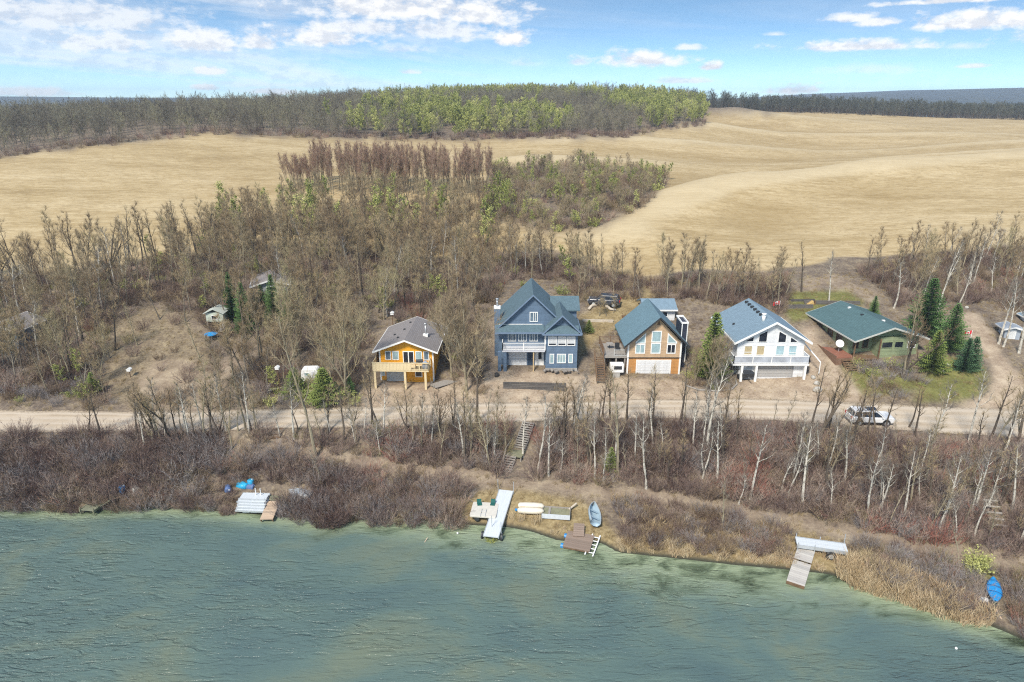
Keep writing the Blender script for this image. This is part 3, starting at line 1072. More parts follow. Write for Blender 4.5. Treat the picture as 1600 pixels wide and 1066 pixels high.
PR = {
    'white': proto(4, tw_grey, bark_w, 'aw', h=8.5, tr=.145, start=.5, spread=1.7, nl=11, sub=4, tw=6, wig=.045),
    'dark': proto(4, tw_brown, bark_d, 'adk', h=9, tr=.155, start=.42, spread=1.9, nl=12, sub=4, tw=5, wig=.06),
    'fork': proto(3, tw_brown, bark_d, 'afork', h=9, tr=.16, start=.4, spread=1.9, nl=9, sub=4, tw=5, wig=.09, fork=2),
    'tan': proto(4, tw_olive, bark_t, 'atan', h=8, tr=.12, start=.35, spread=1.5, nl=12, sub=4, tw=6, wig=.05),
    'hill': proto(6, tw_brown, bark_g, 'hillx', h=10, tr=.125, start=.36, spread=2.5, nl=16, sub=6, tw=10, wig=.05, tww=.021, twl=.75),
    'olive': proto(5, tw_olive, bark_t, 'hillol', h=9, tr=.105, start=.28, spread=2.5, nl=16, sub=6, tw=10, wig=.06, tww=.021, twl=.75),
    'willow': proto(3, tw_olive, bark_t, 'willow', h=8, tr=.13, start=.12, spread=3.0, nl=15, sub=5, tw=8, wig=.07, tww=.022, fork=3, up=.2, twl=.8),
    'poplar': proto(5, tw_red, bark_t, 'popl', h=12, tr=.13, start=.34, spread=2.3, nl=20, sub=5, tw=7, up=.34, ang=(48, 72), tww=.026, twl=.9, cone=.5),
    'leaf': proto(4, leafy, bark_g, 'leafy', h=9, tr=.11, start=.25, spread=2.3, nl=13, sub=4, tw=6, leaves=800, leafsize=.16, tww=.03),
    'snag': proto(3, tw_grey, bark_t, 'snag', h=7, tr=.085, start=.5, spread=1.1, nl=7, sub=2, tw=4, wig=.06),
}
KNAME = {'white': 'aspen_tree', 'dark': 'slim_tree', 'fork': 'forked_tree', 'tan': 'thin_tree', 'hill': 'bare_tree', 'olive': 'budding_tree', 'willow': 'bushy_tree',
         'poplar': 'poplar_tree', 'leaf': 'leafing_tree', 'snag': 'sapling', 'spruce': 'spruce_tree'}
SP = []
for i, (m_, hh) in enumerate(((needle, 7), (needle, 6.5), (needle_b, 4.6), (needle_y, 5), (needle_b, 4.2))):
    a, c = gen_spruce(90 + i, h=hh, r=hh * .32, dens=1.35)
    SP.append((meshof(a, 'trunk', bark_d), meshof(c, 'foliage', m_), hh))

NTREE = {}


def tree(kind, pos, height, label, group=None, name='bare_tree', var=None, rz=None, lean=(0, 0), crown='crown', sxy=None):
    lst = SP if kind == 'spruce' else PR[kind]
    tm, cm, h0 = lst[random.randrange(len(lst)) if var is None else var % len(lst)]
    s = height / h0
    name = KNAME[kind]
    o = thing(name, label, 'tree', pos, random.uniform(0, 6.28) if rz is None else rz, group)
    o.rotation_euler[0], o.rotation_euler[1] = lean
    k = sxy if sxy else s ** .6 * random.uniform(.9, 1.1)
    o.scale = (k, k, s)
    newobj('trunk', tm, o)
    newobj(crown, cm, o)
    return o


def topheight(p, toppy):
    """height of a plant at p whose tip shows at toppy"""
    px, py = proj(p.x, p.y, p.z)
    return aty(float(px), toppy, p.y).z - p.z


# ---- trees along the bank between road and shore, read one by one from the photograph
BANK = [(138, 684, 612, 'dark'), (157, 684, 598, 'dark'), (242, 690, 588, 'fork'), (228, 682, 606, 'dark'), (268, 692, 572, 'fork'), (280, 686, 604, 'dark'),
        (320, 690, 556, 'tan'), (334, 688, 588, 'dark'), (346, 690, 592, 'dark'), (384, 672, 545, 'tan'), (363, 702, 612, 'tan'), (306, 690, 622, 'dark'),
        (466, 672, 612, 'dark'), (480, 674, 622, 'dark'), (494, 716, 470, 'tan'), (503, 762, 690, 'snag'), (512, 690, 606, 'dark'), (537, 690, 596, 'dark'),
        (557, 696, 606, 'tan'), (582, 664, 560, 'dark'), (590, 664, 588, 'dark'), (635, 678, 600, 'dark'), (647, 700, 612, 'tan'), (660, 706, 604, 'tan'),
        (688, 682, 592, 'fork'), (708, 660, 580, 'dark'), (725, 722, 600, 'dark'), (745, 660, 520, 'dark'), (738, 696, 594, 'tan'), (777, 704, 602, 'tan'),
        (817, 714, 622, 'white'), (841, 736, 608, 'white'), (857, 744, 642, 'white'), (875, 738, 682, 'white'), (879, 664, 602, 'dark'), (895, 680, 600, 'dark'),
        (906, 664, 588, 'dark'), (917, 728, 664, 'snag'), (899, 752, 706, 'snag'), (941, 652, 580, 'dark'), (953, 656, 560, 'dark'), (967, 744, 568, 'tan'),
        (979, 656, 570, 'dark'), (1010, 764, 642, 'white'), (1016, 692, 560, 'dark'), (1059, 674, 560, 'dark'), (1103, 706, 545, 'white'), (1098, 748, 660, 'white'),
        (1120, 757, 652, 'white'), (1131, 727, 590, 'dark'), (1128, 824, 728, 'snag'), (1154, 788, 738, 'white'), (1172, 780, 652, 'white'), (1162, 764, 708, 'snag'),
        (1220, 768, 706, 'white'), (1231, 774, 690, 'white'), (1238, 756, 642, 'white'), (1254, 794, 662, 'white'), (1263, 682, 560, 'dark'), (1280, 692, 556, 'fork'),
        (1290, 768, 662, 'tan'), (1298, 684, 575, 'dark'), (1318, 760, 650, 'white'), (1306, 738, 664, 'snag'), (1325, 704, 642, 'tan'), (1335, 682, 595, 'dark'),
        (1350, 694, 600, 'dark'), (1353, 812, 690, 'white'), (1368, 680, 592, 'dark'), (1384, 680, 600, 'dark'), (1374, 788, 716, 'white'), (1388, 784, 722, 'snag'),
        (1411, 816, 700, 'white'), (1420, 668, 600, 'dark'), (1429, 682, 600, 'dark'), (1436, 786, 716, 'white'), (1451, 834, 752, 'tan'), (1470, 820, 700, 'white'),
        (1480, 818, 708, 'tan'), (1502, 830, 738, 'snag'), (1513, 694, 570, 'white'), (1523, 800, 690, 'white'), (1546, 690, 572, 'dark'), (1563, 724, 620, 'white'),
        (1541, 804, 712, 'white'), (1582, 796, 690, 'white'), (1591, 692, 560, 'dark'), (1496, 888, 800, 'snag'), (1553, 700, 590, 'tan'), (1575, 706, 600, 'dark')]
KL = {'white': ('white trunked aspen leaning on the brushy bank below the road', 'white trunked aspens on the bank'),
      'dark': ('slim dark trunked bare tree on the bank edge beside the gravel road', 'dark bare trees on the bank edge'),
      'fork': ('forked dark bare tree with several stems on the bank edge by the road', 'forked trees on the bank edge'),
      'tan': ('thin tan stemmed bare tree among the shrubs below the gravel road', 'tan stemmed trees on the bank'),
      'snag': ('short sparse sapling with few branches on the shrubby bank', 'sparse saplings on the bank')}
for i, (px, py, tp, k) in enumerate(BANK):
    p = T(px, py)
    tree(k, p, topheight(p, tp), KL[k][0], KL[k][1], 'aspen_tree' if k == 'white' else 'bare_tree', i, lean=(random.gauss(0, .035), random.gauss(0, .05)))


def _extra():
    out = []
    for i in range(150):
        px = random.uniform(690, 1600) if i % 4 else random.uniform(200, 690)
        pathy = np.interp(px, [200, 370, 700, 1000, 1300, 1600], [740, 688, 742, 774, 826, 876])
        py = random.uniform(672, pathy - 14)
        out.append((px, py, py - random.uniform(55, 105), random.choice(['white', 'tan', 'snag', 'dark', 'white'])))
    return out


for i, (px, py, tp, k) in enumerate(_extra()):
    if 795 < px < 850:
        continue
    p = T(px, py)
    tree(k, p, topheight(p, tp), KL[k][0], KL[k][1], None, i, lean=(random.gauss(0, .04), random.gauss(0, .06)))


def scatter(n, xr, yr, poly, mind=0.0, jitter=(4, 2), avoid=()):
    """random ground positions inside an outline; returns arrays x,y,z"""
    out = []
    for _ in range(60):
        x = rng.uniform(*xr, n * 3)
        y = rng.uniform(*yr, n * 3)
        z = H(x, y)
        px, py = proj(x, y, z)
        px = px + jitter[0] * wob(x, y, 3, 4)
        py = py + jitter[1] * wob(x, y, 3, 6)
        ok = inpoly(px, py, poly)
        for a in avoid:
            ok &= ~inpoly(px, py, a)
        for k in np.nonzero(ok)[0]:
            if mind and any((x[k] - o_[0]) ** 2 + (y[k] - o_[1]) ** 2 < mind * mind for o_ in (out if len(out) < 400 else out[-400:])):
                continue
            out.append((x[k], y[k], z[k]))
            if len(out) >= n:
                return np.array(out)
    return np.array(out).reshape(-1, 3)


CLEAR = [(165, 646), (160, 560), (185, 490), (235, 474), (300, 500), (345, 530), (400, 540), (400, 560), (350, 646)]
ORANGE_LOT = [(560, 640), (570, 585), (590, 500), (700, 500), (705, 600), (712, 640)]
BLUE_LOT = [(745, 640), (752, 500), (790, 440), (880, 440), (925, 500), (940, 640)]
CEDAR_LOT = [(915, 640), (915, 530), (960, 470), (1070, 470), (1085, 600), (1090, 640)]
WHITE_LOT = [(1118, 640), (1120, 480), (1175, 460), (1262, 490), (1262, 640)]
GREEN_LOT = [(1250, 640), (1245, 500), (1270, 470), (1345, 465), (1420, 500), (1450, 560), (1450, 640)]
LOTS = [ORANGE_LOT, BLUE_LOT, CEDAR_LOT, WHITE_LOT, GREEN_LOT, GRAVEL[1], GRAVEL[2], GRAVEL[0]]
HILL = [(-60, 600), (-60, 432), (0, 440), (100, 428), (300, 398), (450, 388), (650, 405), (770, 400), (850, 400), (920, 430), (900, 470), (790, 440), (752, 500), (745, 560),
        (712, 620), (700, 500), (590, 500), (560, 610), (470, 630), (400, 620), (345, 600), (-60, 640)]
GROVE = [(450, 298), (560, 309), (700, 311), (768, 303), (762, 288), (640, 284), (500, 280), (446, 284)]
pts = scatter(400, (-95, 12), (76, 132), HILL, 1.1, avoid=[CLEAR] + LOTS)
for i, (x, y, z) in enumerate(pts):
    k = ('hill', 'hill', 'olive', 'hill', 'olive', 'dark', 'hill', 'white', 'hill', 'olive', 'dark', 'leaf')[random.randrange(12)] if i % 9 else 'olive'
    lab = {'hill': ('bare brown tree in the dense wood on the left hillside', 'bare trees on the left hillside'),
           'dark': ('dark trunked bare tree in the dense wood on the left hillside', 'dark bare trees on the left hillside'),
           'olive': ('budding olive tinged tree in the wood on the left hillside', 'budding trees on the left hillside'),
           'white': ('pale trunked aspen in the wood on the left hillside', 'pale aspens on the left hillside'),
           'leaf': ('tree with fresh yellow green leaves in the wood on the left hillside', 'leafing trees on the left hillside')}[k]
    hh = random.uniform(5.5, 9.5) if k != 'leaf' else random.uniform(2.5, 5)
    tree(k, (x, y, z), hh, lab[0], lab[1], 'aspen_tree' if k == 'white' else 'bare_tree' if k != 'leaf' else 'leafing_tree', lean=(random.gauss(0, .05), random.gauss(0, .05)))
for i, (px, py, tp, k) in enumerate([(30, 575, 500, 'olive'), (8, 580, 505, 'hill'), (48, 570, 480, 'hill'), (20, 565, 470, 'olive'), (60, 590, 520, 'hill'), (90, 600, 500, 'olive'), (110, 585, 490, 'dark'),
                                     (130, 610, 530, 'hill'), (150, 580, 480, 'dark'), (172, 560, 470, 'hill'), (180, 548, 455, 'dark'), (165, 620, 560, 'olive'), (215, 540, 470, 'tan'), (345, 610, 520, 'olive'),
                                     (365, 590, 490, 'hill'), (312, 560, 480, 'tan'), (330, 640, 560, 'olive'), (390, 600, 500, 'hill'), (405, 560, 450, 'olive'), (250, 500, 430, 'hill'), (290, 505, 420, 'hill'), (75, 615, 545, 'tan')]):
    p = T(px, py)
    tree(k, p, topheight(p, tp), 'tree on the left hillside', 'bare trees on the left hillside', None, i, lean=(random.gauss(0, .05), random.gauss(0, .05)))
# a line of taller trees along the field edge on the left
EDGE = [(-60, 452), (-60, 432), (0, 440), (100, 428), (300, 400), (450, 392), (640, 408), (640, 424), (450, 408), (300, 420), (100, 450)]
for i, (x, y, z) in enumerate(scatter(62, (-110, -5), (95, 135), EDGE, 1.0)):
    tree(('hill', 'dark', 'fork', 'hill')[i % 4], (x, y, z), random.uniform(8, 11.5), 'tall bare tree in the row along the stubble field edge on the left', 'trees along the left field edge',
         'bare_tree', lean=(random.gauss(0, .04), random.gauss(0, .06)))
for i, (x, y, z) in enumerate(scatter(230, (-75, 5), (140, 200), GROVE, .5, (0, 0))):
    px, py = proj(x, y, z)
    tree('poplar', (x, y, z), random.uniform(8.6, 10.4) * (0.7 if px < 490 else 1), 'slender bare poplar with reddish top in the grove out in the field', 'poplar grove in the field', 'poplar_tree',
         lean=(random.gauss(0, .03), random.gauss(0, .03)))
for i, (x, y, z) in enumerate(scatter(230, (-10, 60), (118, 215), WOOD_MID, 1.0)):
    k = ('olive', 'leaf', 'hill', 'olive', 'leaf', 'willow')[i % 6]
    g = {'leaf': 'greenish', 'olive': 'budding olive', 'hill': 'bare brown', 'willow': 'bushy bare'}[k]
    tree(k, (x, y, z), random.uniform(3.0, 5.2), f'{g} tree in the wooded hollow between the two stubble fields', g + ' trees in the hollow', 'leafing_tree' if k == 'leaf' else 'bare_tree')
BETW = [(450, 330), (560, 318), (700, 316), (770, 330), (790, 395), (650, 400), (500, 388), (440, 390), (300, 396), (330, 360)]
for i, (x, y, z) in enumerate(scatter(165, (-85, 5), (112, 175), BETW, 1.1)):
    k = ('olive', 'hill', 'olive', 'leaf', 'hill')[i % 5]
    tree(k, (x, y, z), random.uniform(6.5, 9.5), {'olive': 'olive budding tree between the hillside wood and the poplar grove', 'hill': 'bare brown tree between the hillside wood and the poplar grove',
         'leaf': 'leafing tree between the hillside wood and the poplar grove'}[k], k + ' trees below the poplar grove', 'bare_tree' if k != 'leaf' else 'leafing_tree')
# right of the blue house: behind the houses, along the lower edge of the right field
RB = [(880, 400), (930, 425), (1000, 436), (1100, 432), (1110, 470), (1030, 470), (960, 470), (910, 480), (885, 440)]
RC = [(1110, 440), (1110, 476), (1225, 490), (1225, 440)]
RD_ = [(1340, 420), (1450, 402), (1680, 385), (1680, 520), (1600, 500), (1540, 470), (1490, 478), (1400, 480)]
for i, (x, y, z) in enumerate(scatter(34, (5, 40), (88, 125), RB, 1.4)):
    tree(('tan', 'olive', 'hill')[i % 3], (x, y, z), random.uniform(5, 8.5), ('thin tan', 'bushy olive', 'bare brown')[i % 3] + ' tree standing behind the blue and the cedar house',
         ('thin tan', 'bushy olive', 'bare brown')[i % 3] + ' trees behind the blue and cedar houses')
for i, (x, y, z) in enumerate(scatter(22, (22, 50), (88, 125), RC, 1.2)):
    tree(('hill', 'tan')[i % 2], (x, y, z), random.uniform(4.5, 7.5), ('bare brown', 'thin tan')[i % 2] + ' tree in the dark thicket behind the white house', ('bare brown', 'thin tan')[i % 2] + ' trees behind the white house')
for i, (x, y, z) in enumerate(scatter(85, (45, 110), (86, 135), RD_, 1.4)):
    k = ('hill', 'white', 'olive', 'dark', 'hill')[i % 5]
    lb = {'hill': 'bare brown', 'white': 'white trunked', 'olive': 'olive tinged', 'dark': 'dark trunked'}[k]
    tree(k, (x, y, z), random.uniform(5, 8.5), lb + ' tree in the wood above the driveway on the right', lb + ' trees on the right hillside', 'aspen_tree' if k == 'white' else 'bare_tree')
for i, (px, py, tp, k, lab) in enumerate([
        (936, 494, 462, 'olive', 'low bushy tree hiding the dark car behind the blue house, left of three'), (948, 494, 464, 'hill', 'low bare tree hiding the dark car behind the blue house, middle of three'),
        (958, 490, 460, 'olive', 'low bushy tree hiding the dark car behind the blue house, right of three'), (1252, 456, 374, 'dark', 'dark bare tree alone on the lawn behind the green bungalow'), (1295, 472, 392, 'white', 'speckled white trunked tree on the lawn behind the green bungalow'),
        (1396, 482, 402, 'white', 'leaning white aspen behind the right end of the teal roof'), (1465, 486, 392, 'white', 'twisted white aspen behind the tallest dark spruce'),
        (1495, 487, 405, 'white', 'leaning white aspen at the top of the right driveway'), (1560, 538, 436, 'white', 'white aspen beside the grey shed, left of a pair'),
        (1567, 542, 430, 'white', 'white aspen beside the grey shed, right of a pair'), (1592, 552, 432, 'white', 'white aspen in front of the grey shed at the right edge'),
        (1225, 470, 400, 'tan', 'thin bare tree just right of the small flag'), (1412, 590, 450, 'tan', 'bare tree in front of the right end of the green bungalow'),
        (1416, 586, 470, 'fork', 'forked bare tree beside the green bungalow front'), (1070, 462, 370, 'hill', 'tall bare tree behind the cedar house garage'),
        (1155, 462, 380, 'hill', 'tall bare tree behind the white house roof')]):
    p = T(px, py)
    tree(k, p, topheight(p, tp), lab, None, 'aspen_tree' if k == 'white' else 'bare_tree', i, lean=(random.gauss(0, .03), random.gauss(0, .05)))
for px, py, tp, lab, sx in [(728, 612, 466, 'broad pale tan bare tree filling the gap between the orange and the blue house', 1.15), (705, 590, 470, 'pale tan bare tree right beside the orange cottage', .8),
                            (745, 606, 530, 'low grey bare tree near the left corner of the blue house', .8), (1103, 612, 520, 'wide bare olive tree left of the white house', 1.0),
                            (540, 620, 470, 'bushy tan bare tree left of the orange cottage', 1.0), (1085, 600, 545, 'low olive bare tree right of the cedar house', .7),
                            (460, 560, 440, 'bushy olive bare tree above the white trailer', 1.0), (600, 500, 420, 'wide bare tree behind the orange cottage', 1.0)]:
    p = T(px, py)
    tree('willow', p, topheight(p, tp), lab, None, 'bare_tree', sxy=sx * topheight(p, tp) / 9)
# spruces
for px, py, tp, v, lab, wx in [
        (1444, 520, 434, 0, 'tallest dark green spruce right of the green bungalow', 1.3), (1482, 548, 474, 1, 'dark green spruce beside the right driveway', 1.25),
        (1456, 580, 516, 3, 'bright yellow green spruce in front of the dark spruces', 1.2), (1505, 580, 528, 2, 'small blue green spruce beside the driveway, left of a pair', 1.05),
        (1516, 578, 526, 4, 'small blue green spruce beside the driveway, right of a pair', 1.0), (1364, 492, 462, 0, 'little dark spruce behind the teal roof', 1.1),
        (1110, 588, 488, 3, 'pale green spruce between the cedar and the white house', 1.0), (920, 520, 500, 3, 'small bright green bush spruce right of the blue house', 1.5),
        (964, 516, 505, 1, 'tiny dark spruce beside the cedar house roof', 1.1), (954, 736, 699, 3, 'small yellow green spruce on the bank below the road', 1.1),
        (148, 616, 582, 3, 'small yellow green spruce beside the road on the left', 1.4), (1105, 590, 535, 3, 'drooping olive spruce left of the white house', 1.2),
        (385, 520, 440, 0, 'dark spruce in the left wood behind the small blue trampoline', .8), (365, 500, 425, 1, 'dark spruce in the left wood behind the playhouse', .7),
        (430, 500, 428, 0, 'dark spruce beside the hidden white cabin', .8), (452, 515, 450, 1, 'dark spruce right of the hidden white cabin', .7), (412, 496, 444, 0, 'dark spruce directly before the hidden white cabin', .9), (398, 500, 452, 1, 'dark spruce left of the hidden white cabin', .9),
        (508, 630, 575, 3, 'yellow green spruce in front of the white trailer', 1.7), (462, 620, 575, 3, 'yellow green spruce left of the white trailer', 1.6), (548, 618, 585, 1, 'dark green spruce right of the white trailer', .9)]:
    p = T(px, py)
    hh = topheight(p, tp)
    tree('spruce', p, hh, lab, None, 'spruce_tree', v, sxy=hh / SP[v][2] * wx, crown='foliage')


# ---- growth nobody could count: one object each, plants set on points
def stuff(name, pts, sources, label, smin=.7, smax=1.3, tilt=.1, zs=(0.85, 1.15)):
    n = len(pts)
    me = bpy.data.meshes.new(name)
    me.vertices.add(n)
    me.vertices.foreach_set('co', np.asarray(pts, np.float32).ravel())
    s = rng.uniform(smin, smax, n)
    sv = np.stack([s, s, s * rng.uniform(*zs, n)], -1).astype(np.float32)
    rv = np.stack([rng.normal(0, tilt, n), rng.normal(0, tilt, n), rng.uniform(0, 6.28, n)], -1).astype(np.float32)
    me.attributes.new('size', 'FLOAT_VECTOR', 'POINT').data.foreach_set('vector', sv.ravel())
    me.attributes.new('turn', 'FLOAT_VECTOR', 'POINT').data.foreach_set('vector', rv.ravel())
    me.attributes.new('pick', 'INT', 'POINT').data.foreach_set('value', rng.integers(0, len(sources), n).astype(np.int32))
    o = newobj(name, me)
    tag(o, label, None, None, 'stuff')
    ng = bpy.data.node_groups.new(name, 'GeometryNodeTree')
    ng.interface.new_socket('Geometry', in_out='INPUT', socket_type='NodeSocketGeometry')
    ng.interface.new_socket('Geometry', in_out='OUTPUT', socket_type='NodeSocketGeometry')
    gi, go = ng.nodes.new('NodeGroupInput'), ng.nodes.new('NodeGroupOutput')
    jn = ng.nodes.new('GeometryNodeJoinGeometry')
    for so_ in sources:
        oi = ng.nodes.new('GeometryNodeObjectInfo')
        oi.transform_space = 'ORIGINAL'
        oi.inputs['Object'].default_value = so_
        oi.inputs['As Instance'].default_value = True
        ng.links.new(oi.outputs['Geometry'], jn.inputs[0])
    ip = ng.nodes.new('GeometryNodeInstanceOnPoints')
    ng.links.new(gi.outputs[0], ip.inputs['Points'])
    ng.links.new(jn.outputs[0], ip.inputs['Instance'])
    ip.inputs['Pick Instance'].default_value = True
    for nm, dt, tgt in (('size', 'FLOAT_VECTOR', 'Scale'), ('turn', 'FLOAT_VECTOR', 'Rotation'), ('pick', 'INT', 'Instance Index')):
        na = ng.nodes.new('GeometryNodeInputNamedAttribute')
        na.data_type = dt
        na.inputs['Name'].default_value = nm
        ng.links.new([s_ for s_ in na.outputs if s_.enabled and s_.name == 'Attribute'][0], ip.inputs[tgt])
    ng.links.new(ip.outputs[0], go.inputs[0])
    md = o.modifiers.new('plants', 'NODES')
    md.node_group = ng
    return o


def src(mb, name, m):
    return bpy.data.objects.new(name, meshof(mb, name, m))


def treesrc(key):
    out = []
    for i, (tm, cm, h0) in enumerate(PR[key]):
        me = bpy.data.meshes.new('far_tree')
        va = [v.co[:] for v in tm.vertices]
        vb = [v.co[:] for v in cm.vertices]
        fa = [tuple(p.vertices) for p in tm.polygons]
        fb = [tuple(x + len(va) for x in p.vertices) for p in cm.polygons]
        me.from_pydata(va + vb, [], fa + fb)
        me.materials.append(tm.materials[0])
        me.materials.append(cm.materials[0])
        me.polygons.foreach_set('material_index', [0] * len(fa) + [1] * len(fb))
        out.append(bpy.data.objects.new('far_tree', me))
    return out


shrub = [src(gen_bush(200 + i, h=1.9, r=1.2, stems=44, tw=9), 'shrub', tw_shrub) for i in range(5)]
shrubg = [src(gen_bush(230 + i, h=1.9, r=1.3, stems=50, tw=10), 'ash_shrub', tw_shrubg) for i in range(3)]
brush = [src(gen_bush(260 + i, h=1.7, r=1.2, stems=36, tw=9, wd=.024), 'brush', tw_brush) for i in range(4)]
leafb = [src(gen_bush(280 + i, h=1.5, r=1.1, stems=30, tw=6, leaves=260), 'leaf_bush', leafy) for i in range(2)]
tufts = [src(gen_tuft(300 + i), 'tuft', strawm) for i in range(4)]
reeds = [src(gen_tuft(320 + i, n=44, h=1.45, r=.5, wd=.04, curve=.4), 'reed', reedm) for i in range(4)]

STAIRGAP = [(780, 752), (798, 700), (806, 655), (848, 655), (840, 705), (834, 752)]
PATHGAP = [(372, 681), (500, 708), (600, 723), (700, 735), (800, 747), (900, 759), (1000, 770), (1100, 784), (1200, 799), (1300, 821), (1400, 842), (1600, 873), (1700, 890),
           (1700, 905), (1600, 893), (1400, 859), (1300, 838), (1200, 814), (1100, 798), (1000, 784), (900, 773), (800, 764), (700, 753), (600, 741), (500, 726), (372, 697)]
TRAIL = [(1530, 850), (1545, 800), (1548, 750), (1570, 740), (1575, 800), (1560, 850)]
BANKZ = [(-120, 688), (0, 683), (300, 680), (600, 674), (800, 667), (1000, 662), (1200, 668), (1330, 684), (1400, 696), (1600, 708), (1750, 718), (1750, 890), (1600, 872), (1400, 840), (1200, 796),
         (1000, 766), (800, 744), (600, 722), (500, 706), (370, 684), (250, 790), (0, 786), (-120, 780)]
pts = scatter(1700, (-80, 85), (48, 72), BANKZ, 0, avoid=[STAIRGAP, TRAIL, PATHGAP])
stuff('bank_shrubs', pts, shrub + shrub + brush[:2] + shrubg[:1], 'dense purple brown leafless shrubs covering the bank below the road', .35, 1.35)
SHORE1 = [(-120, 700), (100, 700), (370, 694), (500, 722), (600, 738), (700, 751), (740, 757), (725, 800), (715, 812), (640, 806), (560, 803), (500, 806), (440, 800), (425, 770), (395, 752), (340, 752), (250, 740),
          (230, 770), (160, 776), (110, 770), (60, 790), (-120, 784)]
SHORE1B = [(-120, 800), (-120, 745), (60, 750), (100, 770), (160, 772), (250, 735), (340, 752), (352, 800), (250, 800), (120, 808)]
DOCKS = [[(350, 822), (350, 752), (440, 752), (440, 790), (430, 822)], [(115, 815), (115, 770), (175, 770), (175, 815)], [(178, 792), (178, 756), (226, 754), (226, 790)],
         [(440, 804), (440, 756), (492, 760), (492, 802)]]
pts = np.concatenate([scatter(480, (-80, 0), (46, 70), SHORE1, 0, avoid=DOCKS + [PATHGAP]), scatter(190, (-80, -20), (46, 70), SHORE1B, 0, avoid=DOCKS),
                      scatter(150, (-34, -3), (46, 66), [(440, 815), (440, 785), (560, 780), (720, 800), (722, 830), (560, 830), (500, 835)], 0, avoid=DOCKS[:1])])
pts[:, 2] = np.maximum(pts[:, 2], .05)
stuff('shore_shrubs', pts, shrub + shrub[:2] + shrubg + brush[:3], 'leafless purple and ash grey shrubs overhanging the left shore', .35, 1.15)
pts = np.concatenate([scatter(70, (-40, -20), (46, 70), [(345, 812), (345, 745), (372, 752), (372, 805)], 0), scatter(60, (-36, -18), (50, 72), [(340, 756), (340, 728), (500, 738), (500, 758)], 0),
                      scatter(80, (-36, -18), (46, 70), [(436, 812), (440, 786), (500, 786), (500, 812)], 0), scatter(90, (-66, -40), (46, 72), [(0, 790), (60, 770), (118, 768), (118, 796), (230, 790), (225, 776), (178, 780), (178, 796), (110, 800)], 0)])
pts[:, 2] = np.maximum(pts[:, 2], .05)
stuff('low_shrubs', pts, shrub[:3] + brush[:3] + tufts[:1], 'low red brown brush round the docks and barrels on the left shore', .22, .45)
pts = scatter(420, (-20, 45), (70, 92), GRAVEL[0], 0)
stuff('yard_tufts', pts, tufts, 'sparse tufts of dead grass on the gravel yards', .18, .5)
SHORE2 = [(955, 780), (1000, 786), (1100, 800), (1200, 816), (1240, 826), (1238, 872), (1150, 874), (1060, 864), (975, 856), (965, 820)]
pts = scatter(300, (8, 40), (44, 66), SHORE2, 0)
stuff('shore_brush', pts, shrub[:2] + shrubg[:1] + brush + reeds[:2], 'low grey and brown brush along the shore right of the blue dinghy', .4, .8)
SHORE3 = [(1330, 842), (1400, 862), (1500, 884), (1560, 896), (1700, 915), (1700, 1040), (1600, 1000), (1570, 985), (1560, 960), (1540, 968), (1480, 956), (1400, 928), (1345, 890)]
pts = scatter(300, (25, 62), (38, 62), SHORE3, 0, avoid=[[(1535, 900), (1570, 900), (1575, 965), (1540, 960)], [(1490, 900), (1520, 870), (1560, 880), (1540, 905)]])
stuff('point_shrubs', pts, shrub[:2] + shrubg + brush, 'grey and brown leafless shrubs on the right shore beside the covered canoe', .4, .85)
REED = [(1310, 880), (1345, 880), (1400, 895), (1480, 930), (1545, 962), (1540, 980), (1480, 974), (1400, 945), (1330, 922), (1312, 902)]
pts = scatter(260, (25, 50), (38, 58), REED, 0)
stuff('reed_bed', pts, reeds, 'tan dry reeds along the water at the right shore', .6, 1.05)
REED2 = [(965, 862), (1060, 870), (1150, 880), (1240, 890), (1240, 870), (1150, 862), (1000, 848), (960, 850)]
REED3 = [(790, 812), (860, 832), (880, 842), (900, 830), (850, 812), (800, 800)]
pts = np.concatenate([scatter(150, (8, 40), (44, 60), REED2, 0), scatter(26, (-2, 8), (48, 62), REED3, 0), scatter(60, (20, 50), (44, 62), [(1245, 850), (1330, 862), (1500, 905), (1480, 930), (1330, 905), (1250, 890)], 0)])
stuff('shore_reeds', pts, reeds + tufts, 'short tan reeds and grass fringing the middle shore', .35, .7)
allz = [(-200, 1000), (-200, 400), (1800, 380), (1800, 1100)]
wt = scatter(9000, (-85, 85), (44, 108), allz, 0)
zx, zy = proj(wt[:, 0], wt[:, 1], wt[:, 2])
ok = (np.abs(wt[:, 1] - road_y(wt[:, 0])) > road_hw(wt[:, 0]) + .2) & (wt[:, 1] > shore_y(wt[:, 0]) + .3)
for p in GRAVEL + [STAIRGAP] + FIELD * 0:
    ok &= ~inpoly(zx, zy, p)
wt = wt[ok]
stuff('dry_grass', wt, tufts, 'tufts of dry straw coloured grass on the slopes and verges', .5, 1.2)
pts = np.concatenate([scatter(1500, (-95, 12), (75, 134), HILL, 0, avoid=[CLEAR] + LOTS), scatter(24, (-75, -25), (72, 100), CLEAR, 0)])
stuff('hill_underbrush', pts, brush + shrub[:3], 'brown leafless underbrush filling the wood on the left hillside', .6, 1.25)
pts = np.concatenate([scatter(170, (5, 40), (86, 125), RB, 0), scatter(170, (22, 50), (86, 125), RC, 0), scatter(520, (45, 110), (84, 135), RD_, 0, avoid=[GRAVEL[1]])])
stuff('backyard_underbrush', pts, brush + shrub, 'dark leafless underbrush behind the houses on the right', .55, 1.2)
pts = scatter(300, (-85, 5), (112, 175), BETW, 0)
stuff('slope_underbrush', pts, brush, 'tan brown brush between the hillside wood and the poplar grove', .7, 1.4)
pts = scatter(420, (-10, 60), (118, 215), WOOD_MID, 0)
stuff('hollow_underbrush', pts, brush + leafb[:1] + shrub[:1], 'brown and olive brush filling the hollow between the two stubble fields', .8, 1.6)
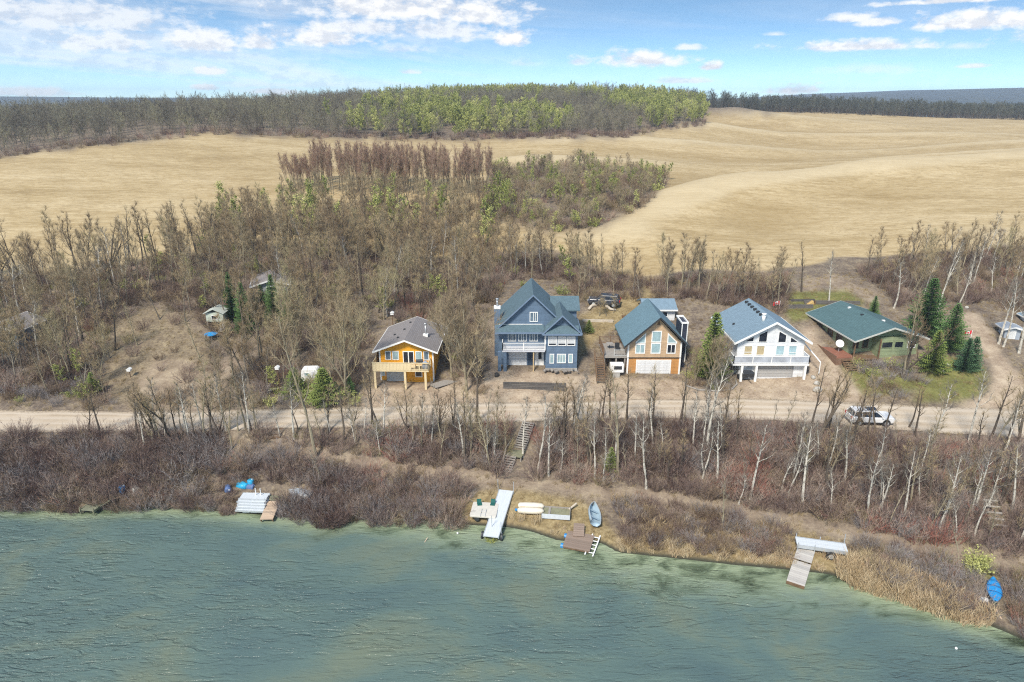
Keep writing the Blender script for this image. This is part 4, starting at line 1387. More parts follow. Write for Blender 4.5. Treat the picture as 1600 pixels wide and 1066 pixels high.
YARD = [(1325, 566), (1400, 572), (1450, 600), (1420, 622), (1360, 622)]
pts = np.concatenate([scatter(38, (40, 62), (70, 86), YARD, 0), scatter(60, (-70, -20), (70, 90), [(-40, 640), (-40, 580), (130, 590), (190, 640)], 0),
                      scatter(90, (-45, -18), (70, 90), [(395, 640), (400, 560), (560, 600), (570, 636)], 0), scatter(26, (-14, -2), (74, 90), [(700, 620), (700, 560), (752, 540), (770, 620)], 0),
                      scatter(34, (20, 35), (72, 90), [(1070, 600), (1070, 550), (1130, 550), (1140, 615), (1085, 620)], 0)])
stuff('yard_shrubs', pts, brush + shrubg + leafb[:1], 'bare shrubs in the front yards and along the upper side of the road', .4, .9)
pts = np.concatenate([scatter(16, (-50, -18), (70, 90), [(440, 630), (450, 590), (560, 600), (560, 630)], 0), scatter(8, (-70, -40), (70, 90), [(120, 620), (130, 590), (160, 600), (160, 620)], 0),
                      scatter(60, (-95, 12), (95, 134), HILL, 0), scatter(3, (35, 50), (38, 60), [(1500, 905), (1530, 880), (1550, 890), (1530, 910)], 0)])
stuff('leafing_bushes', pts, leafb, 'small bushes with fresh yellow green leaves', .5, 1.1)

# far woods on the hill beyond the field: read as one mass
PR['far'] = proto(5, twigmat('far_twigs', [(0, (.11, .095, .078)), (.4, (.19, .17, .13)), (.75, (.25, .23, .155)), (1, (.3, .28, .17))]), bark_g, 'farmix', h=9.5, tr=.12, start=.16, spread=3.9, nl=16, sub=5, tw=8, up=.1, tww=.05, twl=.8, cone=.3)
PR['farleaf'] = proto(4, leafy, bark_g, 'farleafx', h=9.5, tr=.12, start=.14, spread=3.9, nl=16, sub=4, tw=6, up=.1, leaves=1500, leafsize=.26, tww=.05, cone=.35, twl=.8)
PR['fardark'] = proto(3, twigmat('belt_twigs', [(0, (.075, .08, .068)), (.5, (.11, .115, .09)), (1, (.15, .15, .11))]), bark_d, 'fardark', h=9.5, tr=.12, start=.15, spread=3.4, nl=14, sub=5, tw=9, up=.24, tww=.07, twl=.9, cone=.35)
farh, farl, farg, fard = treesrc('hill'), treesrc('farleaf'), treesrc('far'), treesrc('fardark')


def far_pts(n, xr, yr, test):
    x = rng.uniform(*xr, n)
    y = rng.uniform(*yr, n)
    z = H(x, y)
    px, py = proj(x, y, z)
    k = test(x, y, px, py)
    return np.stack([x[k], y[k], z[k]], -1)


FB = np.array([(-1500, 262), (0, 245), (180, 225), (320, 210), (400, 212), (640, 218), (900, 215), (985, 212), (1030, 203), (1098, 196), (1101, 150)])
fl = lambda x, y, px, py: (py < np.interp(px, FB[:, 0], FB[:, 1])) & (px < 1098 + 8 * wob(x, y, 9, 2)) & (y < 620)
P = far_pts(19000, (-420, 210), (190, 640), fl)
qx, qy = proj(P[:, 0], P[:, 1], P[:, 2])
green = (wob(P[:, 0], P[:, 1], 23, 9) + wob(P[:, 0], P[:, 1], 11, 4) * .6 > -.1) & (rng.uniform(0, 1, len(P)) < .85 * sstep(480, 720, qx) * sstep(132, 150, qy))
edge = qy > np.interp(qx, FB[:, 0], FB[:, 1]) - 9
green &= ~edge | (rng.uniform(0, 1, len(P)) < .6)
stuff('far_woods', P[~green], farg + farg, 'leafless grey brown woods covering the hill beyond the field', .5, .92)
stuff('far_green_woods', P[green], farl, 'patches of yellow green leafing aspens in the far woods', .58, .84)
bx = scatter(700, (-300, 140), (190, 400), [(-100, 262), (0, 247), (180, 227), (320, 212), (400, 214), (640, 220), (900, 217), (985, 214), (1030, 205), (1100, 197), (1100, 190), (985, 205), (640, 211), (320, 203), (180, 217), (0, 236), (-100, 250)], 0)
stuff('far_wood_edge_brush', bx, shrub + brush, 'dark brush along the foot of the far woods', .7, 1.3)
P = far_pts(4200, (90, 700), (505, 620), lambda x, y, px, py: (px > 1060))
stuff('horizon_woods', P, fard, 'dark belt of woods along the far end of the right field', .8, 1.1)
# ------------------------------------------------------------------ houses
white = mat('white_paint', (.78, .78, .76), .5, .06, 2)
white_s = mat('white_siding', (.74, .75, .76), .55, .05, 1.5, siding=.2)
glass_d = glassmat('dark_glass', (.02, .025, .035))
glass_t = glassmat('pale_curtain_glass', (.3, .42, .45))
glass_b = glassmat('blue_grey_glass', (.12, .17, .22))
blind = mat('white_blind', (.66, .68, .7), .5, .08, 3, siding=.06)
tanblind = mat('tan_curtain', (.42, .34, .2), .7, .3, 6, streak=(4, 4, .5))
concrete = mat('concrete', (.36, .35, .33), .9, .15, 2)
deckwood = mat('weathered_deck_wood', (.3, .275, .245), .85, .25, 2.5, streak=(8, .6, 1))
brownwood = mat('brown_wood', (.17, .105, .06), .85, .3, 2.5)
cream = mat('cream_board', (.66, .54, .33), .7, .14, 1.6)
darkmetal = mat('dark_metal', (.03, .032, .035), .45, .2, 3, spec=.5)
steel = mat('galvanised_steel', (.5, .51, .52), .4, .12, 4, metal=.7)


def cw(poly):
    a = sum(poly[i][0] * poly[(i + 1) % len(poly)][1] - poly[(i + 1) % len(poly)][0] * poly[i][1] for i in range(len(poly)))
    return poly if a > 0 else poly[::-1]


def inset(poly, d):
    """shrink a convex outline (counter clockwise) by d"""
    poly = cw(poly)
    n, lines = len(poly), []
    for i in range(n):
        p, q_ = Vector(poly[i]), Vector(poly[(i + 1) % n])
        e = (q_ - p).normalized()
        lines.append((p + Vector((-e.y, e.x)) * d, e))
    out = []
    for i in range(n):
        p, e = lines[i - 1]
        r_, g = lines[i]
        den = e.x * g.y - e.y * g.x
        t_ = ((r_.x - p.x) * g.y - (r_.y - p.y) * g.x) / den
        out.append(tuple(p + e * t_))
    return out


def window(parent, outline, y, fm=None, gm=None, t=.09, bars=(), hbars=(), depth=.07, name='window', label=None, axis='y', sgn=-1):
    """outline in (x,z) on the wall plane y; frame stands proud of the wall, pane behind it; bars at x positions, hbars at z positions"""
    fm, gm = fm or white, gm or glass_b
    o = cw([tuple(p) for p in outline])
    i = inset(o, t)
    f = MB()
    n = len(o)
    ya, yb = y + sgn * depth, y - sgn * .02

    def P(p, yy):
        return (p[0], yy, p[1]) if axis == 'y' else (yy, p[0], p[1])
    for k in range(n):
        k2 = (k + 1) % n
        a, b_, c, d = o[k], o[k2], i[k2], i[k]
        f.poly([P(a, ya), P(b_, ya), P(c, ya), P(d, ya)])
        f.poly([P(a, ya), P(b_, ya), P(b_, yb), P(a, yb)])
        f.poly([P(d, ya), P(c, ya), P(c, yb), P(d, yb)])
    zs = [p[1] for p in i]
    xs_ = [p[0] for p in i]

    def bar(x0, x1, z0, z1):
        q0, q1 = sorted((y + sgn * depth * .85, y + sgn * .035))
        if axis == 'y':
            f.box(x0, q0, z0, x1, q1, z1)
        else:
            f.box(q0, x0, z0, q1, x1, z1)
    for bx_ in bars:
        # clip the bar to a sloping head
        top = max(zs)
        for k in range(n):
            p_, q_ = i[k], i[(k + 1) % n]
            if abs(q_[0] - p_[0]) > 1e-4 and min(p_[0], q_[0]) <= bx_ <= max(p_[0], q_[0]):
                zz = p_[1] + (q_[1] - p_[1]) * (bx_ - p_[0]) / (q_[0] - p_[0])
                if zz > min(zs) + .05:
                    top = zz
        bar(bx_ - .035, bx_ + .035, min(zs), top)
    for bz in hbars:
        bar(min(xs_), max(xs_), bz - .035, bz + .035)
    fo = f.build(name, fm, parent, label=label)
    g = MB()
    g.poly([P(p, y + sgn * .03) for p in i])
    g.build('pane', gm, fo)
    return fo


def rect(x0, z0, x1, z1): return [(x0, z0), (x1, z0), (x1, z1), (x0, z1)]


def gable_roof(parent, w, ze, zr, y0, y1, m, t=.16, xc=0.0, fascia=None, name='roof', ov=0.0):
    """chevron roof with its ridge along y"""
    r = MB()
    r.prism([(xc - w, ze), (xc, zr), (xc, zr - t), (xc - w, ze - t)], y0, y1)
    r.prism([(xc, zr), (xc + w, ze), (xc + w, ze - t), (xc, zr - t)], y0, y1)
    o = r.build(name, m, parent)
    fixn(o.data)
    if fascia:
        f = MB()
        k = .2
        for yy, s in ((y0, -1), (y1, 1)):
            a, b_ = sorted((yy + s * .003, yy + s * .035))
            f.prism([(xc - w - .01, ze + .02), (xc, zr + .02), (xc, zr - k), (xc - w - .01, ze - k)], a, b_)
            f.prism([(xc, zr + .02), (xc + w + .01, ze + .02), (xc + w + .01, ze - k), (xc, zr - k)], a, b_)
        for s in (-1, 1):
            x_ = sorted((xc + s * (w + .003), xc + s * (w + .09)))
            f.box(x_[0], y0, ze - t - .06, x_[1], y1, ze - .03)
        fo = f.build('fascia', fascia, o)
        fixn(fo.data)
    return o


def railing(parent, pts, z, h, m, step=.13, post=1.6, thick=.05, pk=.03, solid=None, name='railing'):
    """rail along a polyline of (x,y): posts, top and bottom rail, pickets or a solid panel"""
    f, p_ = MB(), MB()
    for a, b_ in zip(pts[:-1], pts[1:]):
        a, b_ = Vector((*a, 0)), Vector((*b_, 0))
        L = (b_ - a).length
        e = (b_ - a) / L
        rot = Matrix.Rotation(math.atan2(e.y, e.x), 3, 'Z')
        mid = (a + b_) / 2
        f.obox((mid.x, mid.y, z + h - .03), (L, .09, .06), rot)
        f.obox((mid.x, mid.y, z + .12), (L, .05, .06), rot)
        k = max(1, round(L / post))
        for i in range(k + 1):
            c = a + e * L * i / k
            f.obox((c.x, c.y, z + h / 2 + .02), (.1, .1, h + .06), rot)
        if solid:
            p_.obox((mid.x, mid.y, z + h / 2), (L - .1, .025, h - .2), rot)
        else:
            k = int(L / step)
            for i in range(1, k):
                c = a + e * L * i / k
                f.obox((c.x, c.y, z + h / 2), (pk, pk, h - .16), rot)
    o = f.build(name, m, parent)
    if solid:
        p_.build('rail_panel', solid, o)
    return o


def stairs(parent, n, rise, run, width, m, name='stairs', stringer=True, x=0, y=0, z=0, kids=True, down=True):
    """open stairs going up along +y from (x,y,z); each tread is a piece of its own"""
    s = MB()
    L, Hh = n * run, n * rise
    for sx in (-1, 1):
        xx = x + sx * (width / 2)
        s.prism([(y, z - .12), (y + L, z + Hh - .12), (y + L, z + Hh + .1), (y, z + .1)], min(xx, xx + sx * .05), max(xx, xx + sx * .05), 'x')
    o = s.build(name, m, parent)
    fixn(o.data)
    tm = None
    for i in range(n):
        if tm is None:
            tm = MB().box(-width / 2 + .003, -run * .1, -.025, width / 2 - .003, run * .86, .025)
            t_ = tm.build('tread', m, o)
            mesh = t_.data
        else:
            t_ = newobj('tread', mesh, o)
        t_.location = (x, y + i * run, z + (i + 1) * rise - .02)
    return o


def garage(parent, x0, x1, z0, z1, y, m, rows_=4, trim=None, label=None):
    """sectional door: each horizontal section is a piece"""
    f = MB()
    t = .12
    f.box(x0 - t, y - .08, z0, x0, y + .02, z1).box(x1, y - .08, z0, x1 + t, y + .02, z1).box(x0 - t, y - .08, z1, x1 + t, y + .02, z1 + t)
    o = f.build('garage_door', trim or white, parent, label=label)
    h = (z1 - z0) / rows_
    mesh = None
    for i in range(rows_):
        if mesh is None:
            k = MB().box(x0 + .005, -.03, .012, x1 - .005, .03, h - .012)
            n = max(2, int((x1 - x0) / .6))
            for j in range(n):
                a = x0 + (x1 - x0) * (j + .12) / n
                b_ = x0 + (x1 - x0) * (j + .88) / n
                k.box(a, -.045, h * .22, b_, -.031, h * .78)
            p_ = k.build('door_panel', m, o)
            mesh = p_.data
        else:
            p_ = newobj('door_panel', mesh, o)
        p_.location = (0, y - .02, z0 + i * h)
    return o


def base(px, py):
    return T(px, py)


# ---- 1 orange cottage -------------------------------------------------
orange = mat('orange_siding', (.85, .4, .03), .55, .1, 2, siding=.16)
roof_g = mat('grey_brown_shingle', (.235, .215, .21), .9, .15, 1.5, shingle=True, bump=.3)
p = base(637, 597)
hs = thing('cottage', 'bright orange cottage with grey gable roof and cream boarded deck', 'house', p, R(-2))
b_ = MB()
b_.box(-3.3, 0, -1.5, 3.3, 8.2, 4.3)
b_.prism([(-3.3, 4.3), (3.3, 4.3), (0, 5.55)], 0, 8.2)
wl = b_.build('wall', orange, hs)
fixn(wl.data)
gable_roof(hs, 3.95, 4.28, 5.8, -.75, 8.9, roof_g, .16, fascia=white)
for s in (-1, 1):
    MB().box(s * 3.3 - .09, -.03, -.3, s * 3.3 + .09, .1, 4.28).build('corner_board', white, hs)
for x0, x1, g in ((-2.62, -1.88, glass_b), (-1.74, -.9, glass_t), (1.15, 1.98, glass_t), (2.15, 2.85, glass_b)):
    window(hs, rect(x0, 2.95, x1, 4.12), -.002, gm=g)
sdoor = MB()
sdoor.box(-.42, -.07, 2.42, .98, .02, 2.5).box(-.42, -.07, 4.02, .98, .02, 4.12).box(-.42, -.07, 2.5, -.32, .02, 4.02).box(.88, -.07, 2.5, .98, .02, 4.02).box(.22, -.07, 2.5, .34, .02, 4.02)
so_ = sdoor.build('sliding_door', white, hs)
for a, c in ((-.32, .22), (.34, .88)):
    MB().box(a, -.03, 2.5, c, -.015, 4.02).build('pane', glass_d, so_)
dk = MB()
dk.box(-3.8, -2.0, 2.18, 3.05, 0, 2.36)
dk.box(-3.8, 0.003, 2.18, -3.303, 2.6, 2.36)
dko = dk.build('deck', cream, hs)
rl = MB()
for i in range(11):                                    # upright boards of the solid rail
    x0 = -3.8 + i * 0.42
    k = newobj('rail_board', rl_mesh, dko) if i else MB().box(0.006, -.03, 0, .414, .03, .92).build('rail_board', cream, dko)
    rl_mesh = k.data
    k.location = (x0, -2.0, 2.37)
MB().box(-3.85, -2.06, 3.3, 3.1, -1.94, 3.36).build('rail_cap', cream, dko)
sw = MB().prism([(-2.0, 2.37), (2.6, 2.37), (2.6, 4.1), (1.6, 3.9), (-.4, 3.29), (-2.0, 3.29)], -3.83, -3.77, 'x')
sw.build('side_panel', cream, dko)
railing(dko, [(.85, -2.0), (3.0, -2.0), (3.0, -.05)], 2.36, .95, cream, .16, 1.1)
for x in (-3.6, .1, 2.6):
    MB().box(x - .13, -1.95, -.6, x + .13, -1.69, 2.18).build('post', cream, hs)
gd = MB().box(-2.6, -.05, .1, -.1, .02, 1.85).build('garage_door', mat('grey_door', (.42, .45, .47), .6, .08, 2), hs)
for k in range(3):
    MB().box(-2.6, -.065, .12 + k * .58, -.1, -.052, .66 + k * .58).build('door_panel', mat('grey_door', (.42, .45, .47)), gd)
window(hs, rect(1.0, .7, 1.9, 1.75), -.002, gm=glass_d)
window(hs, rect(-3.2, .8, -2.75, 1.7), -.002, gm=glass_t)
ch = MB().tube([(2.0, 3.2, 4.6), (2.0, 3.2, 6.55)], .11, 10)
ch.tube([(2.0, 3.2, 6.5), (2.0, 3.2, 6.72)], .17, 10)
cho = ch.build('chimney_pipe', steel, hs, True)
MB().box(1.7, 2.9, 4.95, 2.3, 3.5, 5.3).build('flashing', white, cho)
for x, y in ((-2.0, 3.4), (-.9, 4.3), (-1.2, 1.4), (-.55, 6.8)):
    z = 5.8 - abs(x) * 1.52 / 3.95
    MB().box(x - .13, y - .13, z - .1, x + .13, y + .13, z + .12).build('roof_vent', darkmetal, hs)
# things on and round the deck
Mh = hs.matrix_basis.copy()


def on(hs, x, y, z):
    return hs.matrix_basis @ Vector((x, y, z)) if False else Vector(hs.location) + Matrix.Rotation(hs.rotation_euler.z, 3, 'Z') @ Vector((x, y, z))


def barbecue(pos, rz, label, cov=None):
    o = thing('barbecue', label, 'barbecue', pos, rz)
    k = MB()
    for sx in (-.5, .5):
        for sy in (-.22, .22):
            k.box(sx - .03, sy - .03, 0, sx + .03, sy + .03, .8)
    k.box(-.55, -.25, .25, .55, .25, .3)
    k.build('frame', darkmetal, o)
    MB().box(-.42, -.27, .72, .42, .27, .92).build('firebox', darkmetal, o)
    ld = MB().prism([(-.27, .925), (-.24, 1.12), (-.1, 1.24), (.1, 1.24), (.24, 1.12), (.27, .925)], -.42, .42, 'x')
    ld.build('lid', cov or darkmetal, o)
    MB().box(.44, -.22, .84, .8, .22, .88).box(-.8, -.22, .84, -.44, .22, .88).build('side_shelf', steel, o)
    return o


barbecue(on(hs, 1.9, -1.5, 2.36), R(4), 'black barbecue standing on the deck of the orange cottage')
dish = thing('deck_umbrella', 'folded grey blue patio cover leaning on the orange cottage deck rail', 'cover', on(hs, 2.62, -1.7, 2.36))
MB().loft([[(math.cos(a) * r_, math.sin(a) * r_ * .5, z) for a in np.linspace(0, 5.8, 10)] for z, r_ in ((0, .35), (.5, .42), (.95, .36), (1.15, .1))]).build('cover', mat('grey_blue_fabric', (.25, .3, .38), .8, .2, 3), dish, True)
wk = thing('wooden_ramp', 'grey plank walkway lying on the slope right of the orange cottage', 'walkway', T(694, 600) + Vector((0, 0, .08)), R(38))
for i in range(5):
    k = MB().box(-1.7, -.02, -.04, 1.7, .25, .04).build('plank', deckwood, wk)
    k.location = (random.uniform(-.06, .06), -.7 + i * .28, .02)
MB().box(-1.4, -.7, -.3, -1.3, .68, -.022).box(1.3, -.7, -.3, 1.4, .68, -.022).build('bearer', deckwood, wk)

# ---- 2 blue house ------------------------------------------------------
blue = mat('blue_siding', (.125, .185, .27), .6, .1, 2, siding=.18)
roof_b = mat('teal_grey_shingle', (.1, .155, .185), .9, .18, 1.5, shingle=True, bump=.3)
btrim = mat('blue_trim', (.15, .21, .3), .6, .08, 2)
p = base(832, 571)
bh = thing('blue_house', 'large dark blue house with steep gables, balcony and white windows', 'house', p, R(0))
k = MB()
k.box(-4.35, 0, -1.5, 4.1, 8.0, 5.25)
k.prism([(-4.2, 5.25), (4.2, 5.25), (0, 9.2)], .25, 8.0)
wl = k.build('wall', blue, bh)
fixn(wl.data)
gable_roof(bh, 4.75, 4.95, 9.55, -.3, 8.2, roof_b, .18, fascia=btrim)
# right wing
k = MB()
k.box(1.63, -1.25, -1.5, 5.62, -.003, 5.0)
k.prism([(1.7, 5.0), (5.55, 5.0), (3.62, 6.9)], -1.0, 4.0)
wl = k.build('wing_wall', blue, bh)
fixn(wl.data)
gable_roof(bh, 2.45, 4.92, 7.3, -1.75, 4.6, roof_b, .16, 3.62, btrim, 'wing_roof')
pent = MB().prism([(-1.8, 4.9), (-1.06, 5.75), (-1.003, 5.75), (-1.003, 4.9)], 1.55, 5.7, 'x')
po = pent.build('pent_roof', roof_b, bh)
fixn(po.data)
pent = MB().prism([(-.95, 4.85), (.2, 5.45), (.2, 5.3), (-.95, 4.72)], -4.75, 1.4, 'x')
po = pent.build('pent_roof', roof_b, bh)
fixn(po.data)
MB().box(-4.3, .2, 5.48, 1.2, .245, 5.56).build('white_flashing', white, bh)
MB().box(-4.78, -1.02, 4.62, 1.4, -.955, 4.84).build('gutter', btrim, bh)
MB().box(1.2, -1.87, 4.7, 6.05, -1.805, 4.9).build('gutter', btrim, bh)
# cross gable at the right rear
k = MB()
k.box(4.103, 4.0, 0, 5.9, 7.6, 6.4)
k.build('rear_wall', blue, bh)
k = MB()
k.prism([(3.6, 6.35), (5.8, 7.7), (8.0, 6.35), (8.0, 6.2), (5.8, 7.52), (3.6, 6.2)], 2.4, 6.3, 'x')
po = k.build('rear_roof', roof_b, bh)
fixn(po.data)
# balcony with pillars
bd = MB().box(-3.9, -1.6, 2.42, 1.5, -.003, 2.62).build('balcony', mat('white_grey_board', (.55, .56, .6), .6, .08, 2), bh)
railing(bd, [(-3.85, -.1), (-3.85, -1.55), (1.5, -1.55)], 2.62, 1.0, white, .13, 2.7)
MB().box(1.45, -1.24, 2.62, 1.62, -1.1, 4.7).build('corner_post', white, bh)
for x in (-4.25, -3.55):
    MB().box(x - .2, -1.55, -.5, x + .2, -1.15, 2.42).build('pillar', blue, bh)
MB().box(.0, -1.5, -.5, .16, -1.34, 2.42).build('post', mat('bare_timber', (.48, .36, .2), .8, .15, 3), bh)
garage(bh, -3.1, -.75, .02, 1.95, 0, white_s, 4, blue)
dr = MB().box(-.6, -.06, .02, .15, .0, 2.0).build('door', mat('dark_blue_door', (.035, .06, .1), .5, .1, 2), bh)
MB().box(-.1, -.1, .95, 0, -.065, 1.05).build('handle', steel, dr)
dr = MB().box(.35, -.06, .02, 1.45, 0, 2.05).build('door', white, bh)
MB().box(.75, -.075, .9, 1.15, -.063, 1.9).build('pane', glass_d, dr)
for x0 in (-3.2, -1.85, -.42):
    window(bh, rect(x0, 3.3, x0 + 1.08, 4.5), -.002, gm=glass_b, bars=(x0 + .42, x0 + .66))
window(bh, rect(-.42, 5.85, .62, 7.15), .248, gm=glass_b, bars=(.06, .3), depth=.08)
for x0 in (1.9, 3.1, 4.25):
    wo_ = window(bh, rect(x0, 3.15, x0 + 1.08, 4.4), -1.252, gm=blind)
    MB().box(x0 + .1, -1.3, 3.24, x0 + .98, -1.285, 3.44).build('lower_pane', glass_d, wo_)
window(bh, rect(2.12, .75, 2.7, 2.05), -1.252, gm=glass_t)
window(bh, rect(3.05, .8, 4.2, 2.05), -1.252, gm=glass_t, bars=(3.45, 3.8))
window(bh, rect(4.5, .8, 5.08, 2.05), -1.252, gm=glass_t)
MB().box(1.6, -1.3, -.5, 5.66, -1.253, .12).build('foundation', concrete, bh)
chm = MB().box(-4.95, 2.0, 0, -4.2, 2.9, 7.0).build('chimney', blue, bh)
MB().box(-5.0, 1.95, 7.0, -4.15, 2.95, 7.25).build('cap', white, chm)
MB().tube([(-4.57, 2.45, 7.25), (-4.57, 2.45, 8.1)], .12, 8).tube([(-4.57, 2.45, 8.1), (-4.57, 2.45, 8.3)], .19, 8).build('flue', steel, chm, True)
stn = MB()
for i in range(16):
    x = random.uniform(1.3, 5.9)
    r_ = random.uniform(.12, .3)
    stn.obox((x, random.uniform(-2.3, -1.5), r_ * .3), (r_ * 2, r_ * 1.4, r_), Euler((random.uniform(-.4, .4), random.uniform(-.4, .4), random.uniform(0, 3))).to_matrix())
sto = stn.build('stone_border', mat('field_stone', (.24, .22, .2), .9, .3, 4), None, bevel=.05)
sto.location = p
tag(sto, 'heap of grey stones bordering the bed before the blue house wing', 'stones', None, 'stuff')
# low timber wall in front
lw = T(836, 609)
tw_ = thing('timber_wall', 'low dark timber retaining wall in front of the blue house', 'retaining wall', lw, R(-3))
dt = mat('dark_timber', (.12, .112, .105), .9, .3, 3, streak=(.6, 3, 3), rnd=.25)
for r__ in range(5):
    off = .8 if r__ % 2 else 0
    x = -3.9 - off * .0
    j = 0
    while x < 3.7:
        L = 2.0 if j or not r__ % 2 else 1.1
        L = min(L, 3.8 - x)
        kk = MB().box(0, -.1, .01, L - .015, .1, .17).build('timber', dt, tw_)
        kk.location = (x, .11 * r__ * .35, -.1 + r__ * .185)
        x += L
        j += 1

# ---- 3 cedar house -----------------------------------------------------
cedar_u = mat('pale_cedar_siding', (.52, .37, .235), .7, .12, 2, siding=.17)
cedar_l = mat('orange_cedar_siding', (.5, .25, .085), .7, .2, 1.5, siding=.17)
roof_b2 = mat('blue_teal_shingle', (.135, .22, .265), .9, .2, 1.5, shingle=True, bump=.35)
roof_b3 = mat('blue_grey_shingle', (.19, .27, .335), .9, .12, 1.5, shingle=True, bump=.25)
p = base(1020, 584)
ch_ = thing('cedar_house', 'cedar sided house with steep teal roof and tall white gable windows', 'house', p, R(0))
k = MB()
k.box(-3.3, 0.04, -1.5, 3.3, 7.2, 2.1)
k.build('lower_wall', cedar_l, ch_)
k = MB()
k.box(-3.3, 0, 2.2, 3.3, 7.2, 4.25)
k.prism([(-3.3, 4.25), (3.3, 4.25), (.3, 7.35)], 0, 7.2)
wl = k.build('upper_wall', cedar_u, ch_)
fixn(wl.data)
MB().box(-3.36, -.06, 2.1, 3.36, 7.25, 2.2).build('belt_board', darkmetal, ch_)
k = MB()
zr, ze, xl, xr = 7.75, 3.95, -3.95, 4.2
r1 = MB()
r1.prism([(xl, ze), (.3, zr), (.3, zr - .18), (xl, ze - .18)], -.8, 7.9)
r1.prism([(.3, zr), (xr, ze), (xr, ze - .18), (.3, zr - .18)], -.8, 7.9)
ro = r1.build('roof', roof_b2, ch_)
fixn(ro.data)
f1 = MB()
f1.prism([(xl, ze + .02), (.3, zr + .02), (.3, zr - .24), (xl, ze - .24)], -.84, -.803)
f1.prism([(.3, zr + .02), (xr, ze + .02), (xr, ze - .24), (.3, zr - .24)], -.84, -.803)
fo = f1.build('fascia', darkmetal, ro)
fixn(fo.data)
for s in (-1, 1):
    MB().box(s * 3.3 - .1, -.05, -.3, s * 3.3 + .1, .1, 4.2).build('corner_board', white, ch_)
window(ch_, rect(-.5, 2.72, .75, 4.15), -.002, gm=glass_t, t=.12)
window(ch_, rect(-.5, 4.22, .75, 5.75), -.002, gm=glass_t, t=.12)
window(ch_, rect(-2.45, 2.72, -1.2, 4.0), -.002, gm=glass_t, t=.12, bars=(-1.82,))
window(ch_, [(-2.45, 4.07), (-1.2, 4.07), (-1.2, 5.5), (-2.45, 4.3)], -.002, gm=glass_t, t=.12)
window(ch_, rect(1.5, 2.72, 2.65, 4.0), -.002, gm=glass_d, t=.12, bars=(2.08,))
window(ch_, [(1.5, 4.07), (2.75, 4.07), (2.75, 4.3), (1.5, 5.5)], -.002, gm=glass_t, t=.12)
garage(ch_, -2.1, 2.1, -.02, 1.75, .04, white_s, 4)
MB().prism([(.1, 6.5), (.5, 6.5), (.3, 7.0)], -.06, -.01).build('gable_bracket', brownwood, ch_)
cc_ = MB().box(3.55, 1.5, -.5, 4.35, 4.4, 6.2).build('chimney', mat('dark_slate_panel', (.035, .04, .06), .6, .1, 2), ch_)
tr = MB()
for x in (3.55, 4.25):
    tr.box(x, 1.42, 1.0, x + .1, 1.497, 6.2)
tr.box(3.5, 1.4, 6.2, 4.4, 1.6, 6.4).box(3.5, 4.3, 6.2, 4.4, 4.5, 6.4).box(3.5, 1.6, 6.2, 3.62, 4.3, 6.4).box(4.28, 1.6, 6.2, 4.4, 4.3, 6.4)
tr.build('trim', white, cc_)
MB().box(3.6, 4.41, 1.8, 3.9, 6.4, 4.0).build('side_bay', cedar_l, ch_)
# deck on the left with stairs
dko = MB().box(-6.35, .3, 2.0, -3.303, 5.2, 2.2).build('deck', deckwood, ch_)
for i in range(4):
    a = newobj('deck_board', dbm, dko) if i else MB().box(-3.02, 0, 0, -.02 + .0, 1.2, .03).build('deck_board', deckwood, dko)
    dbm = a.data
    a.location = (-3.31, .32 + i * 1.22, 2.203)
railing(dko, [(-6.3, 5.1), (-6.3, .35)], 2.2, 1.0, brownwood, .2, 1.6, pk=.02)
railing(dko, [(-6.3, 5.15), (-3.4, 5.15)], 2.2, 1.0, brownwood, .16, 1.5, pk=.02)
railing(dko, [(-5.0, .35), (-3.4, .35)], 2.2, .9, mat('pale_wire', (.42, .42, .4), .6), .3, 1.6, pk=.015)
for x in (-6.2, -4.7, -3.6):
    MB().box(x - .09, .4, -1, x + .09, .58, 2.0).build('post', deckwood, dko)
st_ = stairs(ch_, 11, .2, .27, 1.0, brownwood, x=-6.95, y=-2.6, z=-.05)
sr = MB()
for s in (-.52, .52):
    sr.tube([(-6.95 + s, -2.6, .9), (-6.95 + s, .4, 3.1)], .04, 5)
    for q_ in range(5):
        yy = -2.5 + q_ * .72
        sr.box(-6.95 + s - .035, yy - .035, (yy + 2.6) * .74, -6.95 + s + .035, yy + .035, (yy + 2.6) * .74 + .93)
sr.build('handrail', brownwood, st_)
bx_ = thing('storage_box', 'white cabinet with dark window standing under the cedar house deck', 'cabinet', on(ch_, -4.75, -.6, 0))
MB().box(-.85, -.4, .5, .85, .5, 1.65).build('body', white, bx_, bevel=.06)
MB().box(-.4, -.43, .95, .6, -.403, 1.4).build('window', glass_d, bx_)
MB().box(-.45, -.3, -.3, .4, .4, .495).build('base', concrete, bx_)
for x, y, lab, mm in ((-4.3, 2.4, 'dark folded patio chair on the cedar house deck', darkmetal), (-5.2, 3.2, 'pale patio table on the cedar house deck', deckwood)):
    o = thing('patio_chair' if 'chair' in lab else 'patio_table', lab, 'chair' if 'chair' in lab else 'table', on(ch_, x, y, 2.233))
    if 'chair' in lab:
        MB().box(-.3, -.3, .4, .3, .3, .46).build('seat', mm, o)
        MB().box(-.3, .25, .46, .3, .31, 1.0).build('backrest', mm, o)
        for sx in (-.26, .26):
            for sy in (-.26, .26):
                MB().box(sx - .02, sy - .02, 0, sx + .02, sy + .02, .4).build('leg', mm, o)
    else:
        MB().tube([(0, 0, .68), (0, 0, .73)], .5, 14).build('tabletop', mm, o)
        MB().tube([(0, 0, 0), (0, 0, .68)], .05, 6).build('leg', darkmetal, o)
